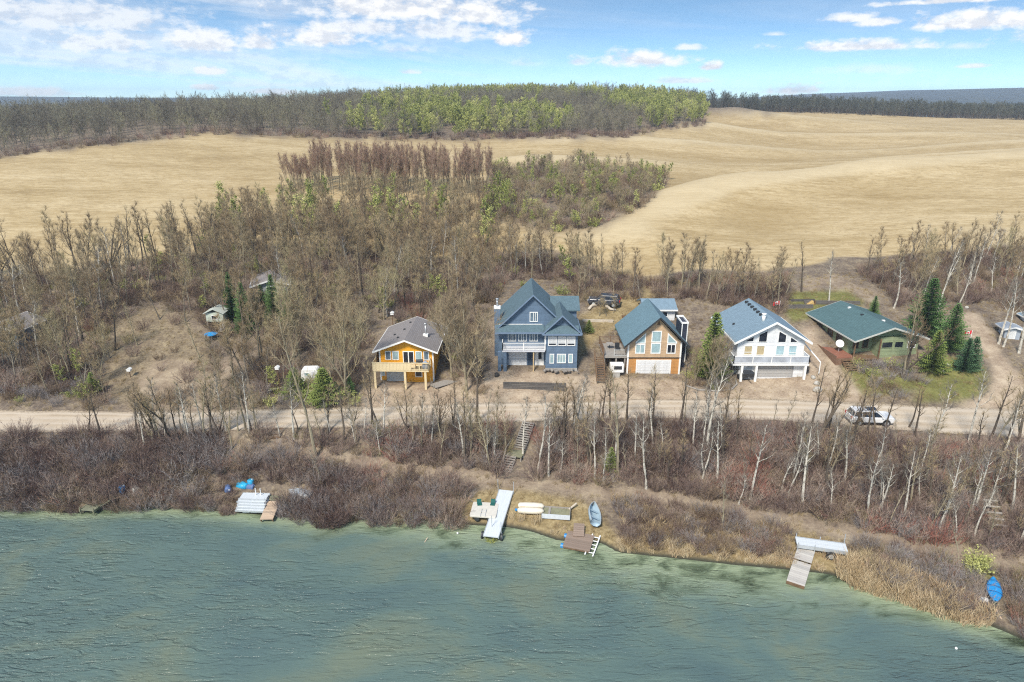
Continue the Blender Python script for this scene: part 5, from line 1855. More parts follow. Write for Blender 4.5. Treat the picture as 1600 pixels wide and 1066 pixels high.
# shed behind
gp = T(1036, 502)
gh = thing('garage_shed', 'low shed with blue grey roof behind the cedar house', 'shed', gp, R(0))
MB().box(-2.7, 0, -1, 1.6, 4, 1.9).build('wall', white_s, gh)
k = MB().prism([(-.4, 1.75), (2.2, 2.7), (4.8, 1.75), (4.8, 1.62), (2.2, 2.55), (-.4, 1.62)], -3.0, 1.9, 'x')
ko = k.build('roof', roof_b3, gh)
fixn(ko.data)
MB().box(-3.0, -.5, 1.58, 1.9, -.403, 1.78).build('fascia', white, ko)
window(gh, rect(-.2, .6, .6, 1.4), -.002, gm=glass_d)

# ---- 4 white house -----------------------------------------------------
p = base(1199, 583)
wh = thing('white_house', 'white house with shallow blue roof, wide deck and grey garage door', 'house', p, R(0))
k = MB()
k.box(-4.2, 0, -1.5, 4.2, 9.0, 4.45)
k.prism([(-4.2, 4.45), (4.2, 4.45), (.15, 6.75)], 0, 9.0)
wl = k.build('wall', white_s, wh)
fixn(wl.data)
r1 = MB()
xl, xr, ze, zr = -4.75, 4.85, 4.3, 7.0
r1.prism([(xl, ze), (.15, zr), (.15, zr - .18), (xl, ze - .18)], -.6, 10.2)
r1.prism([(.15, zr), (xr, ze), (xr, ze - .18), (.15, zr - .18)], -.6, 10.2)
ro = r1.build('roof', roof_b3, wh)
fixn(ro.data)
f1 = MB()
f1.prism([(xl, ze + .02), (.15, zr + .02), (.15, zr - .26), (xl, ze - .26)], -.65, -.603)
f1.prism([(.15, zr + .02), (xr, ze + .02), (xr, ze - .26), (.15, zr - .26)], -.65, -.603)
f1.box(xl - .1, -.6, ze - .26, xl - .003, 10.2, ze - .03).box(xr + .003, -.6, ze - .26, xr + .1, 10.2, ze - .03)
fo = f1.build('fascia', white, ro)
fixn(fo.data)
for i in range(6):
    yv = 2.2 + i * 1.15
    o = newobj('roof_vent', rvm, ro) if i else MB().box(-.2, -.2, -.15, .2, .2, .2).build('roof_vent', darkmetal, ro)
    rvm = o.data
    o.location = (-.45, yv + 1.2, zr - .33)
MB().tube([(-.75, 1.6, 6.3), (-.75, 1.6, 7.3)], .22, 10).tube([(-.75, 1.6, 7.3), (-.75, 1.6, 7.45)], .3, 10).build('roof_flue', white, ro, True)
MB().box(-3.6, 4.4, 4.95, -3.35, 4.65, 5.2).build('roof_vent', darkmetal, ro)
for out, g in (([(-3.3, 4.22), (-2.25, 4.22), (-2.25, 5.0), (-3.3, 4.42)], glass_d), ([(-1.7, 4.15), (-.6, 4.15), (-.6, 5.75), (-1.7, 5.2)], glass_d),
               ([(.75, 4.1), (1.8, 4.1), (1.8, 5.1), (.75, 5.7)], glass_d), ([(2.3, 4.1), (3.3, 4.1), (3.3, 4.25), (2.3, 4.95)], glass_d)):
    window(wh, out, -.002, gm=g, t=.07)
for x0, x1, z0, z1, g in ((-3.35, -2.3, 2.45, 3.7, tanblind), (-1.8, -.75, 2.42, 3.72, tanblind), (.65, 1.75, 2.42, 3.72, glass_t), (2.25, 3.3, 2.42, 3.72, glass_t)):
    window(wh, rect(x0, z0, x1, z1), -.002, gm=g, t=.07, hbars=(z0 + .38,) if abs(x0) > 2 else ())
dko = MB().box(-5.2, -1.9, 1.72, 4.3, -.003, 1.98).build('deck', white, wh)
rr = railing(dko, [(-5.1, -.1), (-5.1, -1.85), (4.25, -1.85), (4.25, -.1)], 1.98, .98, white, .2, 2.35, solid=glassmat('rail_glass', (.38, .41, .46), .15))
k = MB()
k.box(-4.1, -1.15, -1.5, 4.1, -.003, 1.715)
k.build('lower_wall', white_s, wh)
garage(wh, -1.75, 2.6, -.02, 1.45, -1.152, mat('grey_panel_door', (.38, .37, .355), .6, .08, 2), 4, mat('grey_trim', (.33, .32, .31)))
for x in (-3.95, -2.15, 3.95):
    MB().box(x - .14, -1.85, -.6, x + .14, -1.57, 1.72).build('pillar', white, wh)
MB().box(-3.15, -1.2, 0, -2.45, -1.153, 1.5).build('door', mat('grey_door', (.42, .45, .47)), wh)
rk = MB()
for i in range(26):
    r_ = random.uniform(.15, .32)
    rk.obox((4.55 + random.uniform(0, .35), random.uniform(-.9, 2.5), random.uniform(-.3, 2.0)), (r_ * 1.4, r_ * 1.6, r_), Euler((random.uniform(-.3, .3), random.uniform(-.3, .3), 0)).to_matrix())
rk.build('stone_pier', mat('dark_field_stone', (.12, .105, .095), .9, .4, 5), wh, bevel=.04)
hr = MB().tube([(4.6, 3.5, 4.0), (6.0, -1.2, 1.9)], .08, 6)
hr.tube([(4.6, 3.5, 4.0), (4.6, 3.5, 2.0)], .06, 6).tube([(6.0, -1.2, 1.9), (6.0, -1.2, .4)], .06, 6)
hr.build('handrail', white, wh)
MB().box(-5.0, .3, 1.2, -4.203, 3.5, 1.9).build('side_landing', mat('grey_trim', (.33, .32, .31)), wh)
tq = T(1163, 590)
bt = thing('utility_trailer', 'small black covered trailer parked before the white house', 'trailer', tq, R(8))
MB().loft([[(-.75, -1.0, .35), (.75, -1.0, .35), (.75, 1.0, .35), (-.75, 1.0, .35)], [(-.8, -1.05, .9), (.8, -1.05, .9), (.8, 1.05, .9), (-.8, 1.05, .9)],
           [(-.7, -.95, 1.1), (.7, -.95, 1.1), (.7, .95, 1.1), (-.7, .95, 1.1)]]).build('body', darkmetal, bt, bevel=.05)
MB().box(-.55, -.8, 1.1, .55, .8, 1.16).build('lid', mat('charcoal_tarp', (.06, .065, .075), .5, .2, 3), bt)
for s in (-1, 1):
    MB().tube([(s * .86, -.2, .3), (s * 1.02, -.2, .3)], .3, 12).build('wheel', darkmetal, bt)
MB().box(-.05, -1.9, .38, .05, -1.0, .46).build('tongue', steel, bt)

# ---- 5 green bungalow --------------------------------------------------
greens = mat('pale_green_siding', (.29, .34, .2), .7, .1, 2, siding=.18)
roof_t = mat('teal_metal_roof', (.085, .15, .158), .75, .12, 1.2, shingle=True, bump=.2)
p = base(1382, 559)
gb = thing('green_bungalow', 'pale green bungalow with low teal roof beside the driveway', 'bungalow', p, R(6))
k = MB()
k.box(-1.0, 0, -1.5, 4.3, 10.5, 2.75)
k.box(-4.3, 1.6, -1.5, -1.003, 10.5, 2.75)
k.prism([(-4.3, 2.75), (4.3, 2.75), (0, 4.05)], .6, 10.5)
wl = k.build('wall', greens, gb)
fixn(wl.data)
gable_roof(gb, 5.0, 2.72, 4.35, -.9, 11.4, roof_t, .14, fascia=mat('pale_fascia', (.5, .5, .46)))
window(gb, rect(-.75, 1.3, .75, 2.15), -.002, fm=greens, gm=glass_d, t=.06)
window(gb, rect(1.0, 1.3, 2.2, 2.15), -.002, fm=greens, gm=glass_d, t=.06)
window(gb, rect(2.8, 1.2, 3.9, 2.15), -.002, gm=glass_d, t=.06)
window(gb, rect(-2.3, .8, -1.5, 2.2), 1.598, fm=brownwood, gm=glass_d)
window(gb, rect(-3.6, .8, -2.8, 2.2), 1.598, fm=brownwood, gm=glass_d)
for yy in (3.0, 5.2, 8.0):
    window(gb, [(yy, .9), (yy + 1.3, .9), (yy + 1.3, 2.1), (yy, 2.1)], -4.302, gm=glass_d, axis='x', fm=brownwood)
for x in (-4.6, -1.2):
    MB().box(x - .07, -.5, -.8, x + .07, -.36, 2.7).build('post', brownwood, gb)
reddeck = mat('red_deck_wood', (.27, .115, .075), .75, .25, 3, streak=(.6, 6, 1))
MB().box(-4.7, -.45, -.05, -1.003, 1.597, .1).build('porch', brownwood, gb)
dko = MB().box(-6.7, -.2, .2, -4.35, 8.5, .35).build('deck', reddeck, gb)
MB().box(-6.75, -.2, -1.2, -6.703, 8.5, .5).build('skirting', mat('deck_skirt', (.2, .12, .08), .8, .2, 3), dko)
MB().box(-6.72, -.26, -1.2, -4.35, -.203, .2).build('skirting', mat('deck_skirt', (.2, .12, .08)), dko)
MB().box(-5.9, .003 + 8.5, .0, -4.35, 9.0, .3).build('step', deckwood, dko)
for x, y in ((-.6, 5.2), (-.5, 8.4), (.6, 2.4)):
    z = 4.35 - abs(x) * .326
    MB().box(x - .18, y - .12, z - .1, x + .18, y + .12, z + .15).build('roof_vent', white if x > -.55 else darkmetal, gb)
stairs(gb, 5, .2, .32, 1.6, brownwood, x=-5.2, y=-1.9, z=-.95)
sd_ = thing('satellite_dish', 'round white dish on a short post on the red deck', 'dish', on(gb, -5.3, 1.8, .35))
MB().tube([(0, 0, 0), (0, 0, 1.0)], .05, 8).build('post', steel, sd_)
prof = [(0, .16), (.2, .14), (.38, .09), (.52, 0)]
dm = MB()
dm.loft([[(max(r_, .004) * math.cos(a), max(r_, .004) * math.sin(a), -h_) for a in np.linspace(0, 2 * math.pi, 18, endpoint=False)] for r_, h_ in prof], False)
do_ = dm.build('reflector', white, sd_, True)
do_.location = (0, -.05, 1.15)
do_.rotation_euler = (R(55), 0, R(-10))
MB().tube([(0, -.05, 1.1), (0, -.5, 1.35)], .02, 5).build('arm', steel, sd_)

# ---- small houses, sheds half hidden by the trees ---------------------------
eb = MB().tube([T(px_, py_) + Vector((0, 0, .1)) for px_, py_ in ((1070, 604), (1092, 611), (1120, 613), (1143, 610), (1151, 602), (1148, 592))], .12, 6)
tag(eb.build('garden_edging', deckwood, None, True), 'curved grey edging round the planting bed left of the white house', 'edging')


def small_house(name, label, cat, pos, w_, d_, h_, rise, wm_, rm_, rz=0, win=(), door=None):
    o = thing(name, label, cat, pos, rz)
    k = MB()
    k.box(-w_ / 2, 0, -1.2, w_ / 2, d_, h_)
    k.prism([(-w_ / 2, h_), (w_ / 2, h_), (0, h_ + rise * .9)], 0, d_)
    x = k.build('wall', wm_, o)
    fixn(x.data)
    gable_roof(o, w_ / 2 + .35, h_ - .05, h_ + rise, -.4, d_ + .4, rm_, .1, fascia=white)
    for r_ in win:
        window(o, rect(*r_), -.002, gm=glass_d, t=.06)
    if door:
        MB().box(door[0], -.05, door[1], door[2], -.003, door[3]).build('door', white, o)
    return o


small_house('cabin', 'blue grey cabin half hidden behind bare trees at the left edge', 'cabin', T(4, 545), 5, 5, 2.6, 1.0, blue, roof_g, R(-5), ((-2, 1.2, -1, 2.2), (.4, 1.2, 2.2, 2.2)))
cbn = small_house('cabin', 'cabin with white roof edge hidden among spruces on the left hillside', 'cabin', T(424, 462), 5, 6, 1.7, .8, mat('grey_siding', (.35, .38, .37), .7, .1, 2, siding=.2), roof_g, R(16), ((-.6, .6, .8, 1.4),))
ph = thing('playhouse', 'little pale green playhouse on stilts at the edge of the left wood', 'playhouse', T(338, 514))
k = MB().box(-1.2, 0, 1.0, 1.2, 1.8, 2.3)
k.build('wall', mat('pale_green_board', (.5, .55, .47), .7, .1, 2, siding=.2), ph)
gable_roof(ph, 1.45, 2.25, 2.9, -.3, 2.1, mat('pale_roof', (.45, .48, .43), .8, .15, 2), .08)
window(ph, rect(-.45, 1.35, .4, 1.95), -.002, gm=glass_d, t=.06)
for x in (-1.1, 1.1):
    for y in (.1, 1.7):
        MB().box(x - .07, y - .07, -.8, x + .07, y + .07, 1.0).build('post', deckwood, ph)
MB().prism([(-1.3, 0), (0, 1.0), (0, .92), (-1.25, -.08)], .8, 1.5, 'x').build('slide', deckwood, ph)
tr_ = thing('trampoline', 'small round bright blue trampoline before the playhouse', 'trampoline', T(331, 531))
MB().tube([(0, 0, .78), (0, 0, .86)], .85, 22).build('mat_cover', mat('bright_blue_vinyl', (.02, .28, .62), .4, .1, 3), tr_)
for k_ in range(4):
    a = k_ * math.pi / 2 + .4
    MB().tube([(.75 * math.cos(a), .75 * math.sin(a), -.2), (.75 * math.cos(a), .75 * math.sin(a), .78)], .03, 6).build('leg', steel, tr_)
tl = T(487, 596)
tp_ = thing('camper_trailer', 'white camping trailer parked behind yellow green spruces on the left', 'trailer', tl, R(4))
MB().prism([(-1.4, .5), (1.4, .5), (1.5, 1.0), (1.4, 2.3), (1.1, 2.55), (-1.1, 2.55), (-1.4, 2.3), (-1.5, 1.0)], -.95, .95, 'y').build('body', white, tp_, bevel=.06)
window(tp_, rect(-.9, 1.4, -.1, 2.0), -.953, gm=glass_t, t=.05)
MB().box(.35, -1.0, .6, .95, -.953, 2.2).build('door', mat('white_grey_board', (.55, .56, .6)), tp_)
for s in (-.99, .83):
    MB().tube([(0, s, .3), (0, s + .16, .3)], .3, 14).build('wheel', darkmetal, tp_)
tp_.scale = (.72, .72, .72)
MB().box(1.5, -.05, .45, 2.4, .05, .55).build('tongue', steel, tp_)
pl = thing('plywood_sheet', 'pale plywood sheet leaning right of the white camping trailer', 'board', T(507, 596) + Vector((0, 0, .5)), R(10))
MB().box(-.8, -.03, -.55, .8, .03, .55).build('sheet', cream, pl).rotation_euler = (R(-25), 0, 0)
small_house('grey_shed', 'small grey metal shed beside white aspens at the right edge', 'shed', T(1580, 530), 1.9, 1.8, 1.5, .3, mat('grey_tin', (.33, .37, .42), .5, .1, 4), mat('grey_tin_roof', (.4, .43, .46), .5, .1, 3), R(-12), (), (-.4, 0, .4, 1.3))
small_house('white_shed', 'white shed cut by the right edge above the grey metal shed', 'shed', T(1609, 506), 1.2, 1.4, 1.0, .25, white_s, roof_b3, R(-8), ((-.4, .35, .1, .8),))

# lean, rails and garden pieces behind the houses
yellow = mat('yellow_plastic', (.5, .34, .13), .6, .15, 3)


def timbers(name, label, cat, pos, rz, L, nrow, mm, step=.2, ang=0):
    o = thing(name, label, cat, pos, rz)
    me_ = None
    for r__ in range(nrow):
        if me_ is None:
            kk = MB().box(-L / 2, -.1, 0, L / 2, .1, step - .015).build('timber', mm, o)
            me_ = kk.data
        else:
            kk = newobj('timber', me_, o)
        kk.location = (random.uniform(-.05, .05), r__ * .06, -.08 + r__ * step)
    return o


timbers('timber_edging', 'upper of two dark timber steps in the lawn behind the white house', 'retaining wall', T(1254, 471), R(2), 3.6, 2, dt)
timbers('timber_edging', 'lower of two dark timber steps in the lawn behind the white house', 'retaining wall', T(1250, 482), R(2), 3.8, 3, dt)
timbers('timber_edging', 'dark timber retaining wall behind the teal roof', 'retaining wall', T(1300, 476), R(-3), 8.0, 3, dt)
timbers('timber_bed', 'brown timber garden bed behind the left side of the cedar roof', 'garden bed', T(990, 496), R(3), 3.4, 2, brownwood)
timbers('log_wall', 'pale log wall of the round fire pit behind the blue house', 'log wall', T(934, 503), R(-4), 4.4, 2, mat('pale_log', (.5, .44, .36), .8, .15, 3))
ar = MB()
pa = [T(px_, py_) + Vector((0, 0, .25)) for px_, py_ in ((920, 486), (924, 481), (934, 478), (946, 480), (954, 486), (962, 487))]
ar.tube(pa, [.2, .22, .25, .22, .2, .14], 7)
tag(ar.build('curved_log', mat('pale_log', (.5, .44, .36)), None, True), 'curved pale bleached log behind the fire pit', 'log')
ys_ = thing('dirt_slide', 'small orange yellow toy slide on the lawn behind the white house', 'slide', T(1266, 476))
MB().prism([(-.6, 0), (.3, .6), (.55, 0)], -.3, .3).build('chute', yellow, ys_, bevel=.08)
MB().box(.56, -.3, 0, .64, .3, .6).build('ladder', brownwood, ys_)


def flag(pos, h, w_, fh, label, rz, side=1):
    o = thing('flag', label, 'flag', pos, rz)
    MB().tube([(0, 0, -.5), (0, 0, h)], .035, 8).build('pole', white, o)
    red = mat('flag_red', (.6, .02, .03), .7, .05, 2)
    wht = mat('flag_white', (.8, .8, .8), .7, .03, 2)

    def cloth(u0, u1, m_, nm, z0=0, z1=1, pts=None, off=0):
        k = MB()
        n = 8
        for i in range(n):
            a, c = u0 + (u1 - u0) * i / n, u0 + (u1 - u0) * (i + 1) / n
            f_ = lambda u: (side * (u * w_ + .04), .12 * math.sin(u * 6) * u, -.12 * u * w_)
            A, C_ = f_(a), f_(c)
            for t_ in (0.0, .012):
                k.poly([(A[0], A[1] + t_, h - fh - .05 + A[2]), (C_[0], C_[1] + t_, h - fh - .05 + C_[2]), (C_[0], C_[1] + t_, h - .05 + C_[2]), (A[0], A[1] + t_, h - .05 + A[2])])
        return k.build(nm, m_, o)
    cloth(0, .25, red, 'red_band')
    cloth(.25, .75, wht, 'white_band')
    cloth(.75, 1, red, 'red_band')
    lf = [(0, -.42), (.03, -.2), (.22, -.22), (.18, -.13), (.36, .05), (.3, .08), (.33, .2), (.2, .18), (.17, .24), (.07, .12), (.11, .34), (.05, .3), (0, .42)]
    lf = lf + [(-x_, z_) for x_, z_ in lf[-2:0:-1]]
    for sy in (-.07, .09):
        k = MB()
        k.poly([(side * (.5 * w_ + .04) + x_ * fh * .8, .06 * math.sin(3) + sy - .0, h - .05 - fh / 2 - .06 * w_ + z_ * fh * .9) for x_, z_ in lf])
        k.build('maple_leaf', red, o)
    return o


p = T(1217, 486)
flag(p, topheight(p, 470), .95, .55, 'red and white maple leaf flag behind the white house roof', R(6), -1)
p = T(1512, 548)
flag(p, topheight(p, 516), .9, .5, 'red and white maple leaf flag beside the driveway spruces', R(-4), -1)


def post_lamp(px, py, tp, label):
    p = T(px, py)
    h = topheight(p, tp)
    o = thing('lamp_post', label, 'lamp post', p)
    MB().tube([(0, 0, -.4), (0, 0, h - .3)], .06, 8).build('post', brownwood, o)
    MB().box(-.22, -.22, h - .32, .22, .22, h - .05).prism([(-.28, h - .05), (.28, h - .05), (0, h + .12)], -.28, .28).build('lamp_head', white, o)


post_lamp(438, 614, 573, 'thin post with white lantern head above the road on the left')
post_lamp(614, 510, 488, 'dark post with white lamp behind the orange cottage')
post_lamp(204, 590, 576, 'short post with white top on the left clearing')
lg = MB()
a, c = T(408, 617), T(447, 610)
lg.tube([a + Vector((0, 0, .2)), a.lerp(c, .5) + Vector((0, 0, .38)), c + Vector((0, 0, .45))], [.16, .14, .1], 8)
tag(lg.build('fallen_log', bark_w, None, True), 'fallen white birch log above the road on the left', 'log')


def boulder(px, py, r_, label, m_, seed):
    rnd = random.Random(seed)
    k = MB()
    rings = []
    for i in range(6):
        ph_ = -1.2 + 2.6 * i / 5
        rings.append([(r_ * math.cos(ph_) * math.cos(a) * rnd.uniform(.85, 1.15) + .001, r_ * .8 * math.cos(ph_) * math.sin(a) * rnd.uniform(.85, 1.15), r_ * .75 * math.sin(ph_) + r_ * .4) for a in np.linspace(0, 6.283, 9, endpoint=False)])
    k.loft(rings)
    o = k.build('boulder', m_, None, True)
    o.location = T(px, py)
    o.rotation_euler.z = rnd.uniform(0, 6)
    return tag(o, label, 'boulder')


pst = mat('pale_stone', (.42, .4, .36), .9, .2, 4, bump=.4)
boulder(1277, 612, .55, 'pale boulder beside the road, nearest the car of a row', pst, 1)
boulder(1276, 601, .4, 'smaller pale boulder behind the one at the driveway mouth', pst, 2)
boulder(1270, 592, .35, 'pale boulder topmost of the row at the driveway mouth', pst, 3)
boulder(1309, 567, .35, 'pale rock at the foot of the bungalow stairs', pst, 4)
boulder(1350, 580, .3, 'white rock in the grass before the green bungalow', pst, 5)
boulder(1376, 594, .35, 'flat white rock below the green bungalow', pst, 6)
boulder(1481, 572, .3, 'white rock on the grass left of the blue spruces', pst, 7)
boulder(1472, 582, .32, 'white rock on the grass nearest the road by the spruces', pst, 8)
boulder(776, 588, .42, 'dark boulder at the left of the blue house drive', mat('dark_stone', (.06, .055, .05), .9, .3, 4, bump=.4), 9)
boulder(1510, 482, .3, 'pale rock beside the top of the right driveway', pst, 10)
# ------------------------------------------------------------------ bank stairs, docks, boats, barrels
greydock = mat('silver_dock_deck', (.56, .6, .63), .6, .1, 2, streak=(6, .5, 1), rnd=.06)
whitedock = mat('white_dock_deck', (.56, .6, .63), .5, .14, 2, streak=(6, .5, 1))
silverwood = mat('silvered_wood', (.42, .4, .37), .85, .22, 3, streak=(1, 8, 1), rnd=.15)
tanwood = mat('tan_deck_board', (.47, .36, .26), .8, .2, 3, streak=(1, 8, 1), rnd=.18)
brownwood2 = mat('worn_brown_deck', (.25, .19, .15), .85, .22, 3, streak=(1, 8, 1), rnd=.15)
mossy = mat('mossy_board', (.2, .2, .13), .9, .25, 3, rnd=.15)
blueplastic = mat('blue_barrel_plastic', (.02, .2, .48), .4, .15, 3)
lightblue = mat('light_blue_barrel_plastic', (.03, .33, .56), .4, .15, 3)
alu = mat('dull_aluminium', (.5, .53, .55), .45, .12, 3, metal=.35)


def span(name, label, cat, pa, za, pb, zb):
    """root at world point A, local +y towards B; returns root, length (B may lie lower)"""
    A, B = atz(*pa, za), atz(*pb, zb)
    d = B - A
    o = thing(name, label, cat, A)
    L = d.length
    yaw = math.atan2(-d.x, d.y)
    pit = math.asin(d.z / L)
    o.rotation_euler = (pit, 0, yaw)
    return o, L


def planks(parent, x0, x1, y0, y1, z, n, m, name='plank', th=.05, gap=.02):
    h = (y1 - y0) / n
    me_ = None
    for i in range(n):
        if me_ is None:
            k = MB().box(x0, gap / 2, -th, x1, h - gap / 2, 0).build(name, m, parent)
            me_ = k.data
        else:
            k = newobj(name, me_, parent)
        k.location = (0, y0 + i * h, z + random.uniform(-.006, .006))


# stairs down the bank
A, B = T(812, 702), T(826, 664)
d = B - A
stf = thing('bank_stairs', 'weathered wooden stairs with landing climbing the bank to the road', 'stairs', A, math.atan2(-d.x, d.y))
Lh = math.hypot(d.x, d.y)
n1 = 12
s1 = stairs(stf, n1, (d.z + .25) / n1, Lh / n1, 1.25, deckwood)
C = T(803, 742)
D = A + Vector((-.15, -.7, 0))
stair_dir = Matrix.Rotation(-stf.rotation_euler.z, 3, 'Z')
lc = stair_dir @ (C - A)
ld_ = MB().box(-1.0, -1.55, -.16, .75, -.05, -.04).build('landing', mossy, stf)
for x in (-.9, .65):
    for y in (-1.45, -.2):
        MB().box(x - .06, y - .06, -1.6, x + .06, y + .06, -.16).build('post', deckwood, stf)
n2 = 7
e2 = Vector((-.25, -1.55, -.1))
run2 = max(.22, (e2.y - lc.y) / n2)
s2 = stairs(stf, n2, max(.1, (e2.z - lc.z) / n2), run2, 1.1, deckwood, x=-.45, y=e2.y - run2 * n2, z=e2.z - max(.1, (e2.z - lc.z) / n2) * n2)
MB().tube([(-1.0, -1.55 - run2 * n2, e2.z - .6), (-1.0, -1.5, .8), (-1.0, -.1, .85)], .035, 5).build('handrail', deckwood, stf)
q1 = T(428, 684)
fs = thing('path_steps', 'four small timber steps cut into the bank near the road on the left', 'steps', q1, R(10))
for i in range(4):
    k = newobj('step', stm, fs) if i else MB().box(-.7, -.14, -.1, .7, .14, .06).build('step', brownwood, fs)
    stm = k.data
    k.location = (i * .06, i * .3, .05 + i * .17)
tr2 = thing('trail_steps', 'rough earth and log steps on the trail at the right end of the bank', 'steps', T(1566, 842), R(-12))
for i in range(7):
    k = newobj('log_step', stm2, tr2) if i else MB().tube([(-.6, 0, 0), (.6, 0, 0)], .1, 7).build('log_step', deckwood, tr2)
    stm2 = k.data
    k.location = (random.uniform(-.1, .1), i * .55, .02 + i * .3)

# 1 long white dock
o, L = span('long_dock', 'long white dock of two sections rolled half out of the water', 'dock', (791, 766), 1.25, (767, 838), .62)
for i, (y0, y1) in enumerate(((0, L * .47), (L * .47 + .02, L))):
    k = MB().box(-.68, y0, -.12, .68, y1, 0).build('dock_section', whitedock, o)
    nb = 9
    for j in range(3):
        x = -.45 + j * .45
        MB().box(x - .008, y0 + .02, .001, x + .008, y1 - .02, .006).build('deck_seam', greydock, k)
for s in (-1, 1):
    MB().box(s * .72 - .035, 0, -.2, s * .72 + .035, L, .02).build('side_rail', alu, o)
for x, y in ((-.82, .25), (.82, .1), (-.86, L - .55), (.2, L - 1.3)):
    MB().tube([(x, y, -1.1), (x, y, 1.3)], .03, 6).build('pole', alu, o)
for s in (-1, 1):
    w_ = MB().tube([(s * .86, L - .45, -.35), (s * 1.0, L - .45, -.35)], .36, 16).build('wheel', darkmetal, o)
    MB().tube([(s * .85, L - .45, -.35), (s * 1.01, L - .45, -.35)], .17, 12).build('hub', alu, w_)
ws = MB()
for i in range(60):
    ws.v  # weed caught at the dock end
wd = gen_bush(77, h=.55, r=.9, stems=40, tw=6, wd=.05, twl=.3)
wo_ = wd.build('water_weed', leafy)
wo_.location = atz(768, 846, -.08)
tag(wo_, 'clump of green water weed at the outer end of the white dock', 'water weed', None, None)

# 2 swim raft with seats and ladder
c0 = atz(757, 797, .95)
rf = thing('swim_raft', 'square beige swim raft pulled up beside the long white dock', 'raft', c0, R(-6))
MB().prism([(-1.2, -1.2), (1.2, -1.2), (1.28, -1.05), (1.28, 1.05), (1.2, 1.2), (-1.2, 1.2), (-1.28, 1.05), (-1.28, -1.05)], -.1, .1, 'z').build('deck', mat('beige_raft', (.58, .55, .49), .6, .1, 3), rf, bevel=.03)
for x in (-.6, .6):
    MB().tube([(x, -1.1, -.35), (x, 1.1, -.35)], .24, 12).build('float', darkmetal, rf)
ldm = MB()
for s in (-.22, .22):
    ldm.tube([(s, -1.25, .12), (s, -.2, .16), (s, -.05, .14)], .025, 6)
for j in range(4):
    ldm.tube([(-.22, -1.1 + j * .28, .14), (.22, -1.1 + j * .28, .14)], .02, 6)
ldm.build('ladder', alu, rf)
teal = mat('dark_teal_plastic', (.015, .1, .085), .5, .15, 3)
for x, lab in ((-.62, 'dark green plastic seat on the swim raft, left of two'), (.68, 'dark green plastic seat on the swim raft, right of two')):
    st_o = thing('plastic_seat', lab, 'seat', c0 + Vector((x + .1, .8, .105)), R(10 * (1 if x < 0 else -1)))
    MB().box(-.22, -.22, 0, .22, .22, .1).build('seat', teal, st_o)
    MB().prism([(.16, .1), (.24, .1), (.34, .42), (.28, .42)], -.22, .22, 'x').build('backrest', teal, st_o)


def hull(name, L, wd_, h, m, parent, inner=None, over=False, stern=.75):
    """boat hull: rings along y, bow at +y; over=True keel up"""
    rings = []
    n = 11
    for i in range(n):
        t_ = i / (n - 1)
        w_ = wd_ / 2 * (stern + (1 - stern) * math.sin(min(1, t_ / .45) * math.pi / 2)) if t_ < .45 else wd_ / 2 * max(.02, math.cos((t_ - .45) / .55 * math.pi / 2) ** .75)
        z1 = h * (1 + .22 * t_ ** 3)
        y = -L / 2 + L * t_
        kz = .0 + .35 * h * max(0, t_ - .7) / .3
        rings.append([(-w_, y, z1), (-w_ * .95, y, z1 * .6), (-w_ * .72, y, kz + h * .16), (0, y, kz), (w_ * .72, y, kz + h * .16), (w_ * .95, y, z1 * .6), (w_, y, z1)])
    k = MB()
    base_ = 0
    for rg in rings:
        k.v += rg
    for i in range(n - 1):
        for j in range(6):
            a = i * 7 + j
            k.f.append((a, a + 1, a + 8, a + 7))
    k.f.append(tuple(range(0, 7)))
    ho = k.build(name, m, parent, True)
    sm = ho.modifiers.new('thick', 'SOLIDIFY')
    sm.thickness = .04
    if over:
        ho.rotation_euler = (0, math.pi, 0)
        ho.location = (0, 0, h * 1.05)
    g = MB()
    for sgn in (0, 6):
        g.tube([Vector(rg[sgn]) for rg in rings], .035, 5)
    go = g.build('gunwale', alu, ho)
    return ho


# 3 white pedal boat turned over, punt, dinghy
pb = thing('pedal_boat', 'white upturned pedal boat on the grass right of the white dock', 'boat', atz(829, 797, .8), R(-4))
pw = mat('cream_white_fibreglass', (.68, .62, .5), .45, .08, 3)
for y, w_ in ((-.42, 1.0), (.42, 1.0)):
    k = MB()
    k.loft([[(x, y + .36 * r_ * math.cos(a), .2 + .32 * r_ * math.sin(a)) for a in np.linspace(0, 2 * math.pi, 12, endpoint=False)] for x, r_ in ((-1.25, .45), (-1.1, .85), (-.5, 1), (.5, 1), (1.05, .85), (1.3, .4))])
    k.build('pontoon', pw, pb, True)
MB().box(-1.0, -.3, .1, 1.0, .3, .3).build('deck', mat('tan_fibreglass', (.45, .37, .26), .6, .15, 3), pb)
MB().tube([(-1.5, -.35, .2), (-1.25, -.35, .2)], .12, 8).build('rudder', blueplastic, pb)
o = thing('punt', 'flat wooden boat with pale side panel on the grass left of the brown dock', 'boat', atz(869, 803, .75), R(-7))
MB().box(-1.3, -.75, .02, 1.3, .75, .14).build('floor', mossy, o)
for nm, bx_ in (('front_side', (-1.35, -.83, -.05, 1.35, -.753, .42)), ('back_side', (-1.35, .753, -.02, 1.35, .8, .3)), ('bow_plate', (1.303, -.75, -.02, 1.36, .75, .4)), ('stern_plate', (-1.36, -.75, -.02, -1.303, .75, .3))):
    MB().box(*bx_).build(nm, whitedock if nm == 'front_side' else deckwood, o)
MB().box(-.75, -.75, .14, -.55, .75, .24).build('thwart', deckwood, o)
MB().tube([(1.2, .6, .2), (1.9, 1.3, .5)], .09, 6).build('pole', mat('pale_log', (.5, .44, .36)), o)
A, B = atz(927, 826, .55), atz(924, 791, .85)
d = B - A
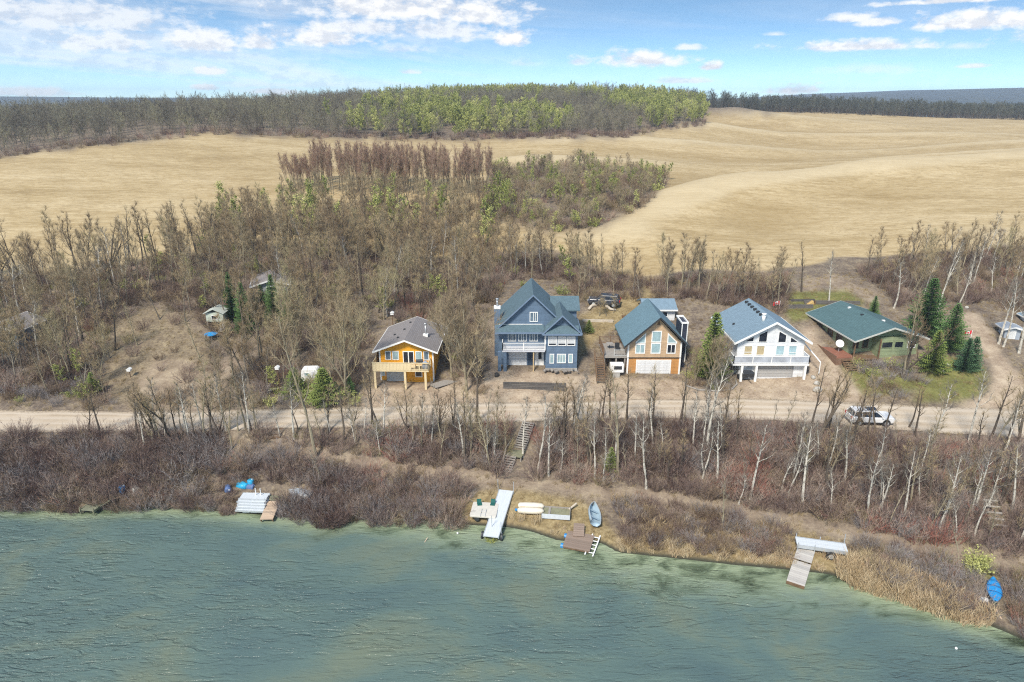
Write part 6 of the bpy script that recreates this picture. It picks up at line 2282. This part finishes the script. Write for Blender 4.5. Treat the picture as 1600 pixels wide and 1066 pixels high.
dg = thing('dinghy', 'slim light blue grey dinghy tipped on its side above the brown dock', 'boat', (A + B) / 2 + Vector((0, 0, .15)), math.atan2(-d.x, d.y))
dg.rotation_euler[1] = R(28)
hull('hull', d.length * 1.0, 1.25, .5, mat('light_blue_fibreglass', (.3, .4, .47), .4, .08, 2), dg)
for y in (-.7, .4):
    MB().box(-.5, y - .1, .3, .5, y + .1, .34).build('thwart', mat('light_blue_fibreglass', (.3, .4, .47)), dg)

# 4 brown dock with ramp, blue floats and white ladder
o, L = span('brown_dock', 'square brown dock on blue floats with a plank ramp to the shore', 'dock', (908, 834), .5, (900, 858), .32)
planks(o, -1.25, 1.25, -.1, L, .02, 9, brownwood2)
MB().box(-1.2, -.08, -.2, 1.2, L - .03, -.04).build('frame', brownwood, o)
for y in (.35, L - .45):
    MB().tube([(-1.15, y, -.32), (1.5, y, -.32)], .26, 12).build('barrel_float', blueplastic, o)
rp, L2 = span('ramp', 'brown plank ramp leading from the grass down to the square dock', 'ramp', (905, 818), 1.0, (904, 838), .56)
planks(rp, -.5, .5, 0, L2, .03, 6, brownwood2)
MB().box(-.5, 0, -.12, -.42, L2, -.03).box(.42, 0, -.12, .5, L2, -.03).build('bearer', brownwood, rp)
o, L = span('dock_ladder', 'white ladder lying on the shore right of the brown dock', 'ladder', (932, 836), .5, (920, 868), .12)
for s in (-.36, .36):
    MB().box(s - .05, 0, -.03, s + .05, L, .05).build('rail', white, o)
for i in range(5):
    MB().box(-.31, .3 + i * .5, -.02, .31, .38 + i * .5, .03).build('rung', white, o)

# 5 left docks
o, L = span('wooden_dock', 'tan plank dock running into the weedy shallows beside stacked grey sections', 'dock', (428, 783), .75, (416, 812), .4)
planks(o, -.62, .62, 0, L, .02, 18, tanwood)
MB().box(-.6, 0, -.16, -.5, L, -.04).box(.5, 0, -.16, .6, L, -.04).build('bearer', brownwood, o)
for y in (.5, L - .2):
    for x in (-.55, .55):
        MB().tube([(x, y, -1.0), (x, y, -.04)], .05, 6).build('post', brownwood, o)
o, L = span('boardwalk', 'mossy board walk leading from the shrubs to the tan plank dock', 'boardwalk', (436, 765), 1.1, (429, 782), .8)
planks(o, -.6, .6, 0, L, .02, 6, mossy)
ps = thing('platform', 'pale plywood platform behind the stacked grey dock sections', 'platform', atz(403, 772, .95), R(-4))
planks(ps, -1.25, 1.25, -.8, .8, .1, 4, mat('pale_plywood', (.5, .44, .36), .8, .12, 2))
MB().box(-1.2, -.75, -.6, -1.1, .75, .045).box(1.1, -.75, -.6, 1.2, .75, .045).build('bearer', brownwood, ps)
for x in (.05, .55):
    MB().tube([(x, -.5, .1), (x, -.5, .95)], .05, 6).build('pole', white, ps)
for i in range(5):
    zz = .55 + i * .14
    k = thing('dock_section', ('lowest', 'second lowest', 'middle', 'second highest', 'topmost')[i] + ' grey metal dock section in the stack by the tan dock', 'dock section', atz(395, 789, .55) + Vector((random.uniform(-.08, .08), -.5 + i * .28, i * .15 - .1)), R(-3 + random.uniform(-2, 2)), 'stacked grey dock sections')
    MB().box(-1.35, -.55, 0, 1.35, .55, .1).build('deck', greydock, k)
    for s in (-1, 1):
        MB().box(-1.4, s * .55 - .03, -.04, 1.4, s * .55 + .03, .13).build('side_rail', alu, k)
    for x in (-1.42, 1.36):
        for y in (-.4, .4):
            MB().box(x, y - .06, .0, x + .1, y + .06, .1).build('bracket', alu, k)
sk = thing('pipe_frame', 'white bent pipes lying at the water before the stacked grey sections', 'pipes', atz(396, 799, .2), 0)
for x in (-.7, .1):
    MB().tube([(x - .45, 0, .25), (x - .3, -.1, -.05), (x + .3, -.1, -.05), (x + .45, 0, .25)], .06, 6).build('pipe', white, sk)


def barrel(px, py, z, label, m_, lying=True, rz=0, h=.9, r_=.32, name='barrel', group=None):
    o = thing(name, label, 'barrel', atz(px, py, z), rz, group)
    prof_ = [(r_ * .9, 0), (r_, .04), (r_ * .97, h * .3), (r_, h * .33), (r_ * .97, h * .36), (r_ * .97, h * .64), (r_, h * .67), (r_ * .97, h * .7), (r_, h - .04), (r_ * .9, h)]
    k = MB()
    k.loft([[(rr * math.cos(a), rr * math.sin(a), zz) for a in np.linspace(0, 2 * math.pi, 16, endpoint=False)] for rr, zz in prof_])
    b_ = k.build('drum', m_, o, True)
    c = MB().tube([(r_ * .4, r_ * .3, h), (r_ * .4, r_ * .3, h + .04)], .07, 8).build('bung', white, o)
    if lying:
        o.rotation_euler = (R(90), 0, rz)
        o.location.z += r_ * .9
    return o


barrel(372, 762, 1.05, 'bright blue plastic barrel lying behind the grey stack, left of three', lightblue, True, R(70))
barrel(379, 760, 1.1, 'bright blue plastic barrel lying behind the grey stack, middle of three', lightblue, True, R(50))
barrel(393, 762, 1.05, 'light blue plastic barrel standing upright beside the plywood platform', lightblue, False)
barrel(357, 764, 1.05, 'faded blue barrel half hidden in shrubs left of the grey stack', mat('faded_blue_plastic', (.1, .16, .32), .6, .2, 3), True, R(20))
barrel(385, 764, 1.0, 'dull blue barrel lying just left of the upright light blue barrel', mat('faded_blue_plastic', (.1, .16, .32)), True, R(80))
barrel(193, 773, .75, 'blue barrel with pale stripe standing on the far left shore', blueplastic, False, 0, 1.0, .33)
barrel(212, 765, .95, 'white barrel lying on the far left shore beside the blue one', mat('off_white_plastic', (.55, .54, .5), .5, .12, 3), True, R(35), 1.0, .34)
ab = thing('rowing_boat', 'upturned grey aluminium rowing boat in the shrubs right of the tan dock', 'boat', atz(470, 773, 1.0), R(68))
hull('hull', 2.9, 1.2, .42, alu, ab, over=True)
for s in (-.25, 0, .25):
    MB().box(s - .02, -1.2, .44, s + .02, .9, .47).build('keel_strip', alu, ab)
stk = MB().tube([atz(448, 783, .7), atz(448, 769, .95) + Vector((0, 0, .3))], .05, 5)
tag(stk.build('mooring_post', tanwood), 'thin tan post left of the upturned rowing boat', 'post')
gd_ = thing('green_dock', 'small olive green dock with side flap on the far left shore', 'dock', atz(146, 791, .45), R(-8))
MB().box(-.75, -.85, 0, .7, .85, .09).build('deck', mat('olive_deck', (.19, .2, .14), .85, .2, 3), gd_)
MB().prism([(.703, .05), (1.9, .8), (1.9, .74), (.703, -.02)], -.1, .85, 'y').build('flap', mat('olive_deck', (.19, .2, .14)), gd_)
for s in (-.75, .7):
    MB().box(s - .05, -.95, -.12, s + .05, .9, .13).build('side_rail', mossy, gd_)
    MB().tube([(s, -.85, -1.0), (s, -.85, .35)], .05, 6).build('post', mossy, gd_)

# 6 right: roll-in dock on wheels, old wooden dock, covered canoe
A, B = atz(1244, 845, 1.35), atz(1323, 857, 1.3)
d = B - A
o = thing('rolling_dock', 'grey slatted dock section on wheels parked along the right shore', 'dock', A, math.atan2(d.y, d.x))
L = d.length
n = 5
for i in range(n):
    k = newobj('dock_board', dkm, o) if i else MB().box(0, 0, -.06, L, .2, 0).build('dock_board', greydock, o)
    dkm = k.data
    k.location = (0, -.55 + i * .23, 0)
MB().box(0, -.62, -.3, L, -.56, .03).box(0, .6, -.3, L, .66, .03).build('side_rail', alu, o)
for x, y in ((.1, .7), (L * .5, .7), (L - .1, .68), (.1, -.66), (L * .35, -.68)):
    hh = .95 if x > L - .3 and y > 0 else .3
    MB().tube([(x, y, -1.2 if y < 0 else -.6), (x, y, hh)], .035, 6).build('pole', alu, o)
for y0, y1 in ((-.9, -.74), (.7, .86)):
    w_ = MB().tube([(L * .68, y0, -.55), (L * .68, y1, -.55)], .42, 18).build('wheel', darkmetal, o)
    MB().tube([(L * .68, y0 - .02, -.55), (L * .68, y1 + .02, -.55)], .22, 12).build('hub', alu, w_)
o, L = span('old_dock', 'weathered grey wooden dock with sagging sections at the right shore', 'dock', (1260, 858), .85, (1243, 912), .3)
for y0, y1, z in ((0, L * .36, .05), (L * .38, L * .62, -.03), (L * .625, L, 0)):
    planks(o, -.72, .72, y0, y1, z, max(5, int((y1 - y0) / .22)), silverwood)
MB().box(-.7, 0, -.2, -.58, L, -.09).box(.58, 0, -.2, .7, L, -.09).build('bearer', brownwood, o)
MB().box(-.72, L + .01, -.25, .72, L + .09, .02).build('end_board', brownwood, o)
for x in (-.6, .6):
    for y in (L * .4, L - .15):
        MB().tube([(x, y, -1.1), (x, y, -.2)], .06, 6).build('post', brownwood, o)
A, B = atz(1553, 948, .45), atz(1551, 907, .7)
d = B - A
cn = thing('canoe', 'canoe wrapped in a bright blue tarpaulin on the right shore', 'boat', (A + B) / 2, math.atan2(-d.x, d.y))
bt_ = mat('bright_blue_tarp', (.02, .25, .58), .45, .22, 5, bump=.6)
hull('hull', d.length, .95, .35, mat('faded_green_hull', (.1, .14, .1), .6, .1, 3), cn, stern=.15)
k = MB()
rings = []
for i in range(13):
    t_ = i / 12
    w_ = .56 * math.sin(math.pi * min(max(t_, .03), .97)) ** .6
    y = -d.length / 2 + d.length * t_
    rings.append([(w_ * math.cos(a), y, .3 + (.2 + .09 * math.sin(i * 2.3)) * math.sin(a) * (.5 + w_)) for a in np.linspace(0, math.pi, 9)])
k.loft(rings, False)
k.build('tarpaulin', bt_, cn, True).location.z = .05
for t_ in (.3, .55, .78):
    y = -d.length / 2 + d.length * t_
    w_ = .6 * math.sin(math.pi * t_) ** .6
    MB().tube([(w_ * math.cos(a), y, .36 + .32 * math.sin(a)) for a in np.linspace(0, math.pi, 9)], .02, 4).build('strap', mat('dark_blue_strap', (.01, .08, .25), .6), cn)
cr = thing('white_crate', 'small white plastic crate lying left of the blue covered canoe', 'crate', atz(1535, 938, .55), R(-25))
MB().box(-.4, -.25, 0, .4, .25, .16).build('crate', white, cr, bevel=.03)
pk_ = MB().tube([atz(1556, 952, .6), atz(1568, 974, .1)], .07, 6)
tag(pk_.build('plank', tanwood), 'pale plank sliding into the water below the blue covered canoe', 'plank')
bo = MB().loft([[(max(.01, .1 * math.cos(p_)) * math.cos(a), max(.01, .1 * math.cos(p_)) * math.sin(a), .1 * math.sin(p_)) for a in np.linspace(0, 6.283, 10, endpoint=False)] for p_ in np.linspace(-1.5, 1.5, 7)])
b2 = bo.build('buoy', white, None, True)
b2.location = atz(715, 833, .05)
tag(b2, 'small white buoy floating in the shallows left of the white dock', 'buoy')
b3 = newobj('buoy', b2.data)
b3.location = atz(1494, 1013, .05)
tag(b3, 'tiny white buoy floating on open water at the lower right', 'buoy')
bk = MB().tube([atz(662, 850, -.1), atz(668, 840, .25)], .03, 5)
tag(bk.build('stick', tanwood), 'bent stick poking out of the water left of the white dock', 'stick')

# ------------------------------------------------------------------ vehicles
carwhite = mat('silver_white_paint', (.8, .8, .8), .3, .04, 2, spec=.5, coat=.6)
carglass = glassmat('car_glass', (.015, .02, .03), .06)
rubber = mat('tyre_rubber', (.02, .02, .02), .9, .2, 5)
cargrey = mat('dark_car_paint', (.05, .055, .07), .25, .05, 2, spec=.5, coat=.6)
redlens = mat('red_lens', (.4, .01, .01), .2, .05, 2)
clear = mat('headlight_lens', (.6, .62, .65), .1, .05, 2)


def suv(pos, rz, label, paint, name='parked_car', L=4.75, W=1.9):
    o = thing(name, label, 'car', pos, rz)
    h = L / 2
    # side outline, nose at +x : rings across the body height
    sect = [  # z, x rear, x front, half width
        (.34, -h + .12, h - .1, W / 2 - .1), (.48, -h + .02, h - .02, W / 2 - .02), (.78, -h, h, W / 2), (.98, -h + .04, h - .12, W / 2 - .01), (1.08, -h + .06, h - 1.05, W / 2 - .05)]
    k = MB()

    def ring(z, xr, xf, hw, cr=.22):
        pts = []
        for cx_, cy_, a0 in ((xf - cr, hw - cr, 0), (xr + cr, hw - cr, 90), (xr + cr, -hw + cr, 180), (xf - cr, -hw + cr, 270)):
            for j in range(4):
                a = R(a0 + j * 30)
                pts.append((cx_ + cr * math.cos(a), cy_ + cr * math.sin(a), z))
        return pts
    rings = [ring(*s_) for s_ in sect[:4]]
    hood = []
    for p_ in rings[3]:
        hood.append((p_[0] * .985, p_[1] * .96, 1.05 + (.06 if p_[0] < h - 1.2 else -.04)))
    rings.append(hood)
    k.loft(rings)
    k.build('body', paint, o, False, bevel=.02)
    # cabin
    gl = MB()
    r0 = ring(1.06, -h + .1, h - 1.15, W / 2 - .07, .12)
    r1_ = ring(1.62, -h + .42, h - 2.0, W / 2 - .26, .12)
    gl.loft([r0, r1_])
    gl.build('window_band', carglass, o)
    rf_ = MB()
    rf_.loft([ring(1.6, -h + .36, h - 1.95, W / 2 - .24, .14), ring(1.68, -h + .4, h - 2.02, W / 2 - .28, .14), ring(1.72, -h + .7, h - 2.3, W / 2 - .45, .14)])
    rfo = rf_.build('roof', paint, o)
    MB().box(-.6, -.42, 1.721, .55, .42, 1.73).build('sunroof', carglass, rfo)
    for s in (-1, 1):
        MB().tube([(-h + .6, s * (W / 2 - .33), 1.74), (-h + .75, s * (W / 2 - .33), 1.8), (h - 2.5, s * (W / 2 - .33), 1.8), (h - 2.35, s * (W / 2 - .33), 1.73)], .025, 5).build('roof_rail', darkmetal, rfo)
        for xb, xt in ((h - 1.25, h - 2.05), (-.1, -.2), (-1.2, -1.2), (-h + .16, -h + .48)):
            MB().tube([(xb, s * (W / 2 - .06), 1.05), (xt, s * (W / 2 - .25), 1.63)], .05, 5).build('pillar', paint, o)
        MB().box(h - 1.5, s * (W / 2 + .06) - .09, 1.02, h - 1.36, s * (W / 2 + .06) + .09, 1.17).build('mirror', paint, o)
        for xw in (-h + .92, h - .92):
            w_ = MB().tube([(xw, s * (W / 2 - .2), .36), (xw, s * (W / 2 + .015), .36)], .37, 18).build('wheel', rubber, o)
            MB().tube([(xw, s * (W / 2 + .016), .36), (xw, s * (W / 2 + .03), .36)], .23, 14).build('rim', alu, w_)
            MB().tube([(xw, s * (W / 2 - .25), .4), (xw, s * (W / 2 + .008), .4)], .44, 18).build('wheel_arch', darkmetal, o)
        MB().box(h - .14, s * .66 - .2, .74, h + .005, s * .66 + .2, .9).build('headlight', clear, o)
        MB().box(-h - .005, s * .78 - .1, .8, -h + .12, s * .78 + .1, 1.12).build('tail_light', redlens, o)
        MB().box(-.35, s * (W / 2 + .012) - .012, .86, -.15, s * (W / 2 + .012) + .012, .9).build('door_handle', alu, o)
        MB().box(-h + 1.4, s * (W / 2 - .02) - .03, .32, h - 1.4, s * (W / 2 - .02) + .03, .44).build('sill', darkmetal, o)
    MB().box(h - .06, -.6, .55, h + .02, .6, .72).build('grille', darkmetal, o)
    return o


suv(T(1357, 661) + Vector((0, 0, .03)), R(-3), 'silver white estate car parked at the lower edge of the gravel road', carwhite)
suv(T(944, 477), R(165), 'dark car half hidden in the thicket behind the blue house', cargrey)
# ------------------------------------------------------------------ air
hm = bpy.data.materials.new('haze')
hm.use_nodes = True
nt = hm.node_tree
for n_ in list(nt.nodes):
    if n_.type == 'BSDF_PRINCIPLED':
        nt.nodes.remove(n_)
pv = nt.nodes.new('ShaderNodeVolumePrincipled')
pv.inputs['Color'].default_value = (.66, .8, 1.0, 1)
pv.inputs['Density'].default_value = 0.00022
pv.inputs['Anisotropy'].default_value = 0.0
nt.links.new(pv.outputs[0], [x for x in nt.nodes if x.type == 'OUTPUT_MATERIAL'][0].inputs['Volume'])
hb = MB().box(-3400, -80, -9, 3400, 3650, 88).build('haze', hm)
tag(hb, 'thin blue air that fades the far hills', None, None, 'stuff')

# ------------------------------------------------------------------ one label for each tree that can be told apart
ORD = ['', 'first', 'second', 'third', 'fourth', 'fifth', 'sixth', 'seventh', 'eighth', 'ninth', 'tenth', 'eleventh', 'twelfth', 'thirteenth', 'fourteenth', 'fifteenth', 'sixteenth',
       'seventeenth', 'eighteenth', 'nineteenth', 'twentieth']


def ordinal(i):
    if i <= 20:
        return ORD[i]
    t_, u_ = divmod(i, 10)
    tens = {2: 'twenty', 3: 'thirty', 4: 'forty', 5: 'fifty', 6: 'sixty', 7: 'seventy', 8: 'eighty', 9: 'ninety'}[t_]
    return tens + ' ' + ORD[u_] if u_ else {2: 'twentieth', 3: 'thirtieth', 4: 'fortieth', 5: 'fiftieth', 6: 'sixtieth', 7: 'seventieth', 8: 'eightieth', 9: 'ninetieth'}[t_]


LOOK = {'slim_tree': 'slim dark bare tree', 'forked_tree': 'forked dark bare tree', 'thin_tree': 'thin tan bare tree', 'sapling': 'sparse bare sapling', 'aspen_tree': 'white trunked aspen',
        'bare_tree': 'bare brown tree', 'budding_tree': 'budding olive tree', 'leafing_tree': 'yellow green leafing tree', 'poplar_tree': 'reddish bare poplar', 'bushy_tree': 'bushy bare tree'}


def where(zone_, px, y):
    if zone_ == 'bank':
        for lim, s_ in ((210, 'above the green dock'), (340, 'left of the grey dock stack'), (450, 'above the grey dock stack'), (600, 'right of the tan dock'), (760, 'left of the bank stairs'),
                        (890, 'beside the bank stairs'), (1000, 'above the grey dinghy'), (1140, 'below the cedar house'), (1270, 'below the white house'), (1330, 'left of the parked car'),
                        (1440, 'below the parked car'), (1530, 'right of the parked car'), (9999, 'beside the trail steps')):
            if px < lim:
                return 'on the bank ' + s_
    if zone_ == 'hill':
        up = 'high above' if y > 100 else 'beside'
        for lim, s_ in ((165, 'the left cabin'), (330, 'the bare clearing'), (400, 'the playhouse'), (470, 'the hidden cabin'), (560, 'the camping trailer'), (700, 'the orange cottage'), (9999, 'the blue house')):
            if px < lim:
                return up + ' ' + s_
    if zone_ == 'right':
        return ('high on' if y > 103 else 'low on') + ' the slope right of the teal roof'
    return None


groups = {}
for o in list(col.objects):
    g = o.get('group')
    if o.type == 'EMPTY' and g and o.get('category') == 'tree':
        groups.setdefault(g, []).append(o)
sets = {}
for g, L_ in groups.items():
    zn = 'bank' if 'on the bank' in g else 'hill' if 'left hillside' in g else 'right' if 'right hillside' in g else None
    for o in L_:
        kind = o.name.split('.')[0]
        px, py = (float(v[0]) if hasattr(v, '__len__') else float(v) for v in proj(*o.location))
        if zn:
            lb = LOOK[kind] + ' ' + where(zn, px, o.location.y)
            o['group'] = LOOK[kind] + 's ' + where(zn, px, o.location.y)
            sets.setdefault((lb, o['group']), []).append((px, o))
        else:
            sets.setdefault((o['label'], g), []).append((px, o))
for (lab, g), L_ in sets.items():
    L_.sort(key=lambda t_: t_[0])
    n_ = len(L_)
    if n_ > 80:
        continue
    for i, (px, o) in enumerate(L_):
        words = lab.split()
        if n_ == 1:
            o['label'] = lab
        else:
            tail = 'leftmost' if i == 0 else 'rightmost' if i == n_ - 1 else ordinal(i + 1) + ' from left'
            o['label'] = ' '.join(words[:16 - len(tail.split())]) + ', ' + tail
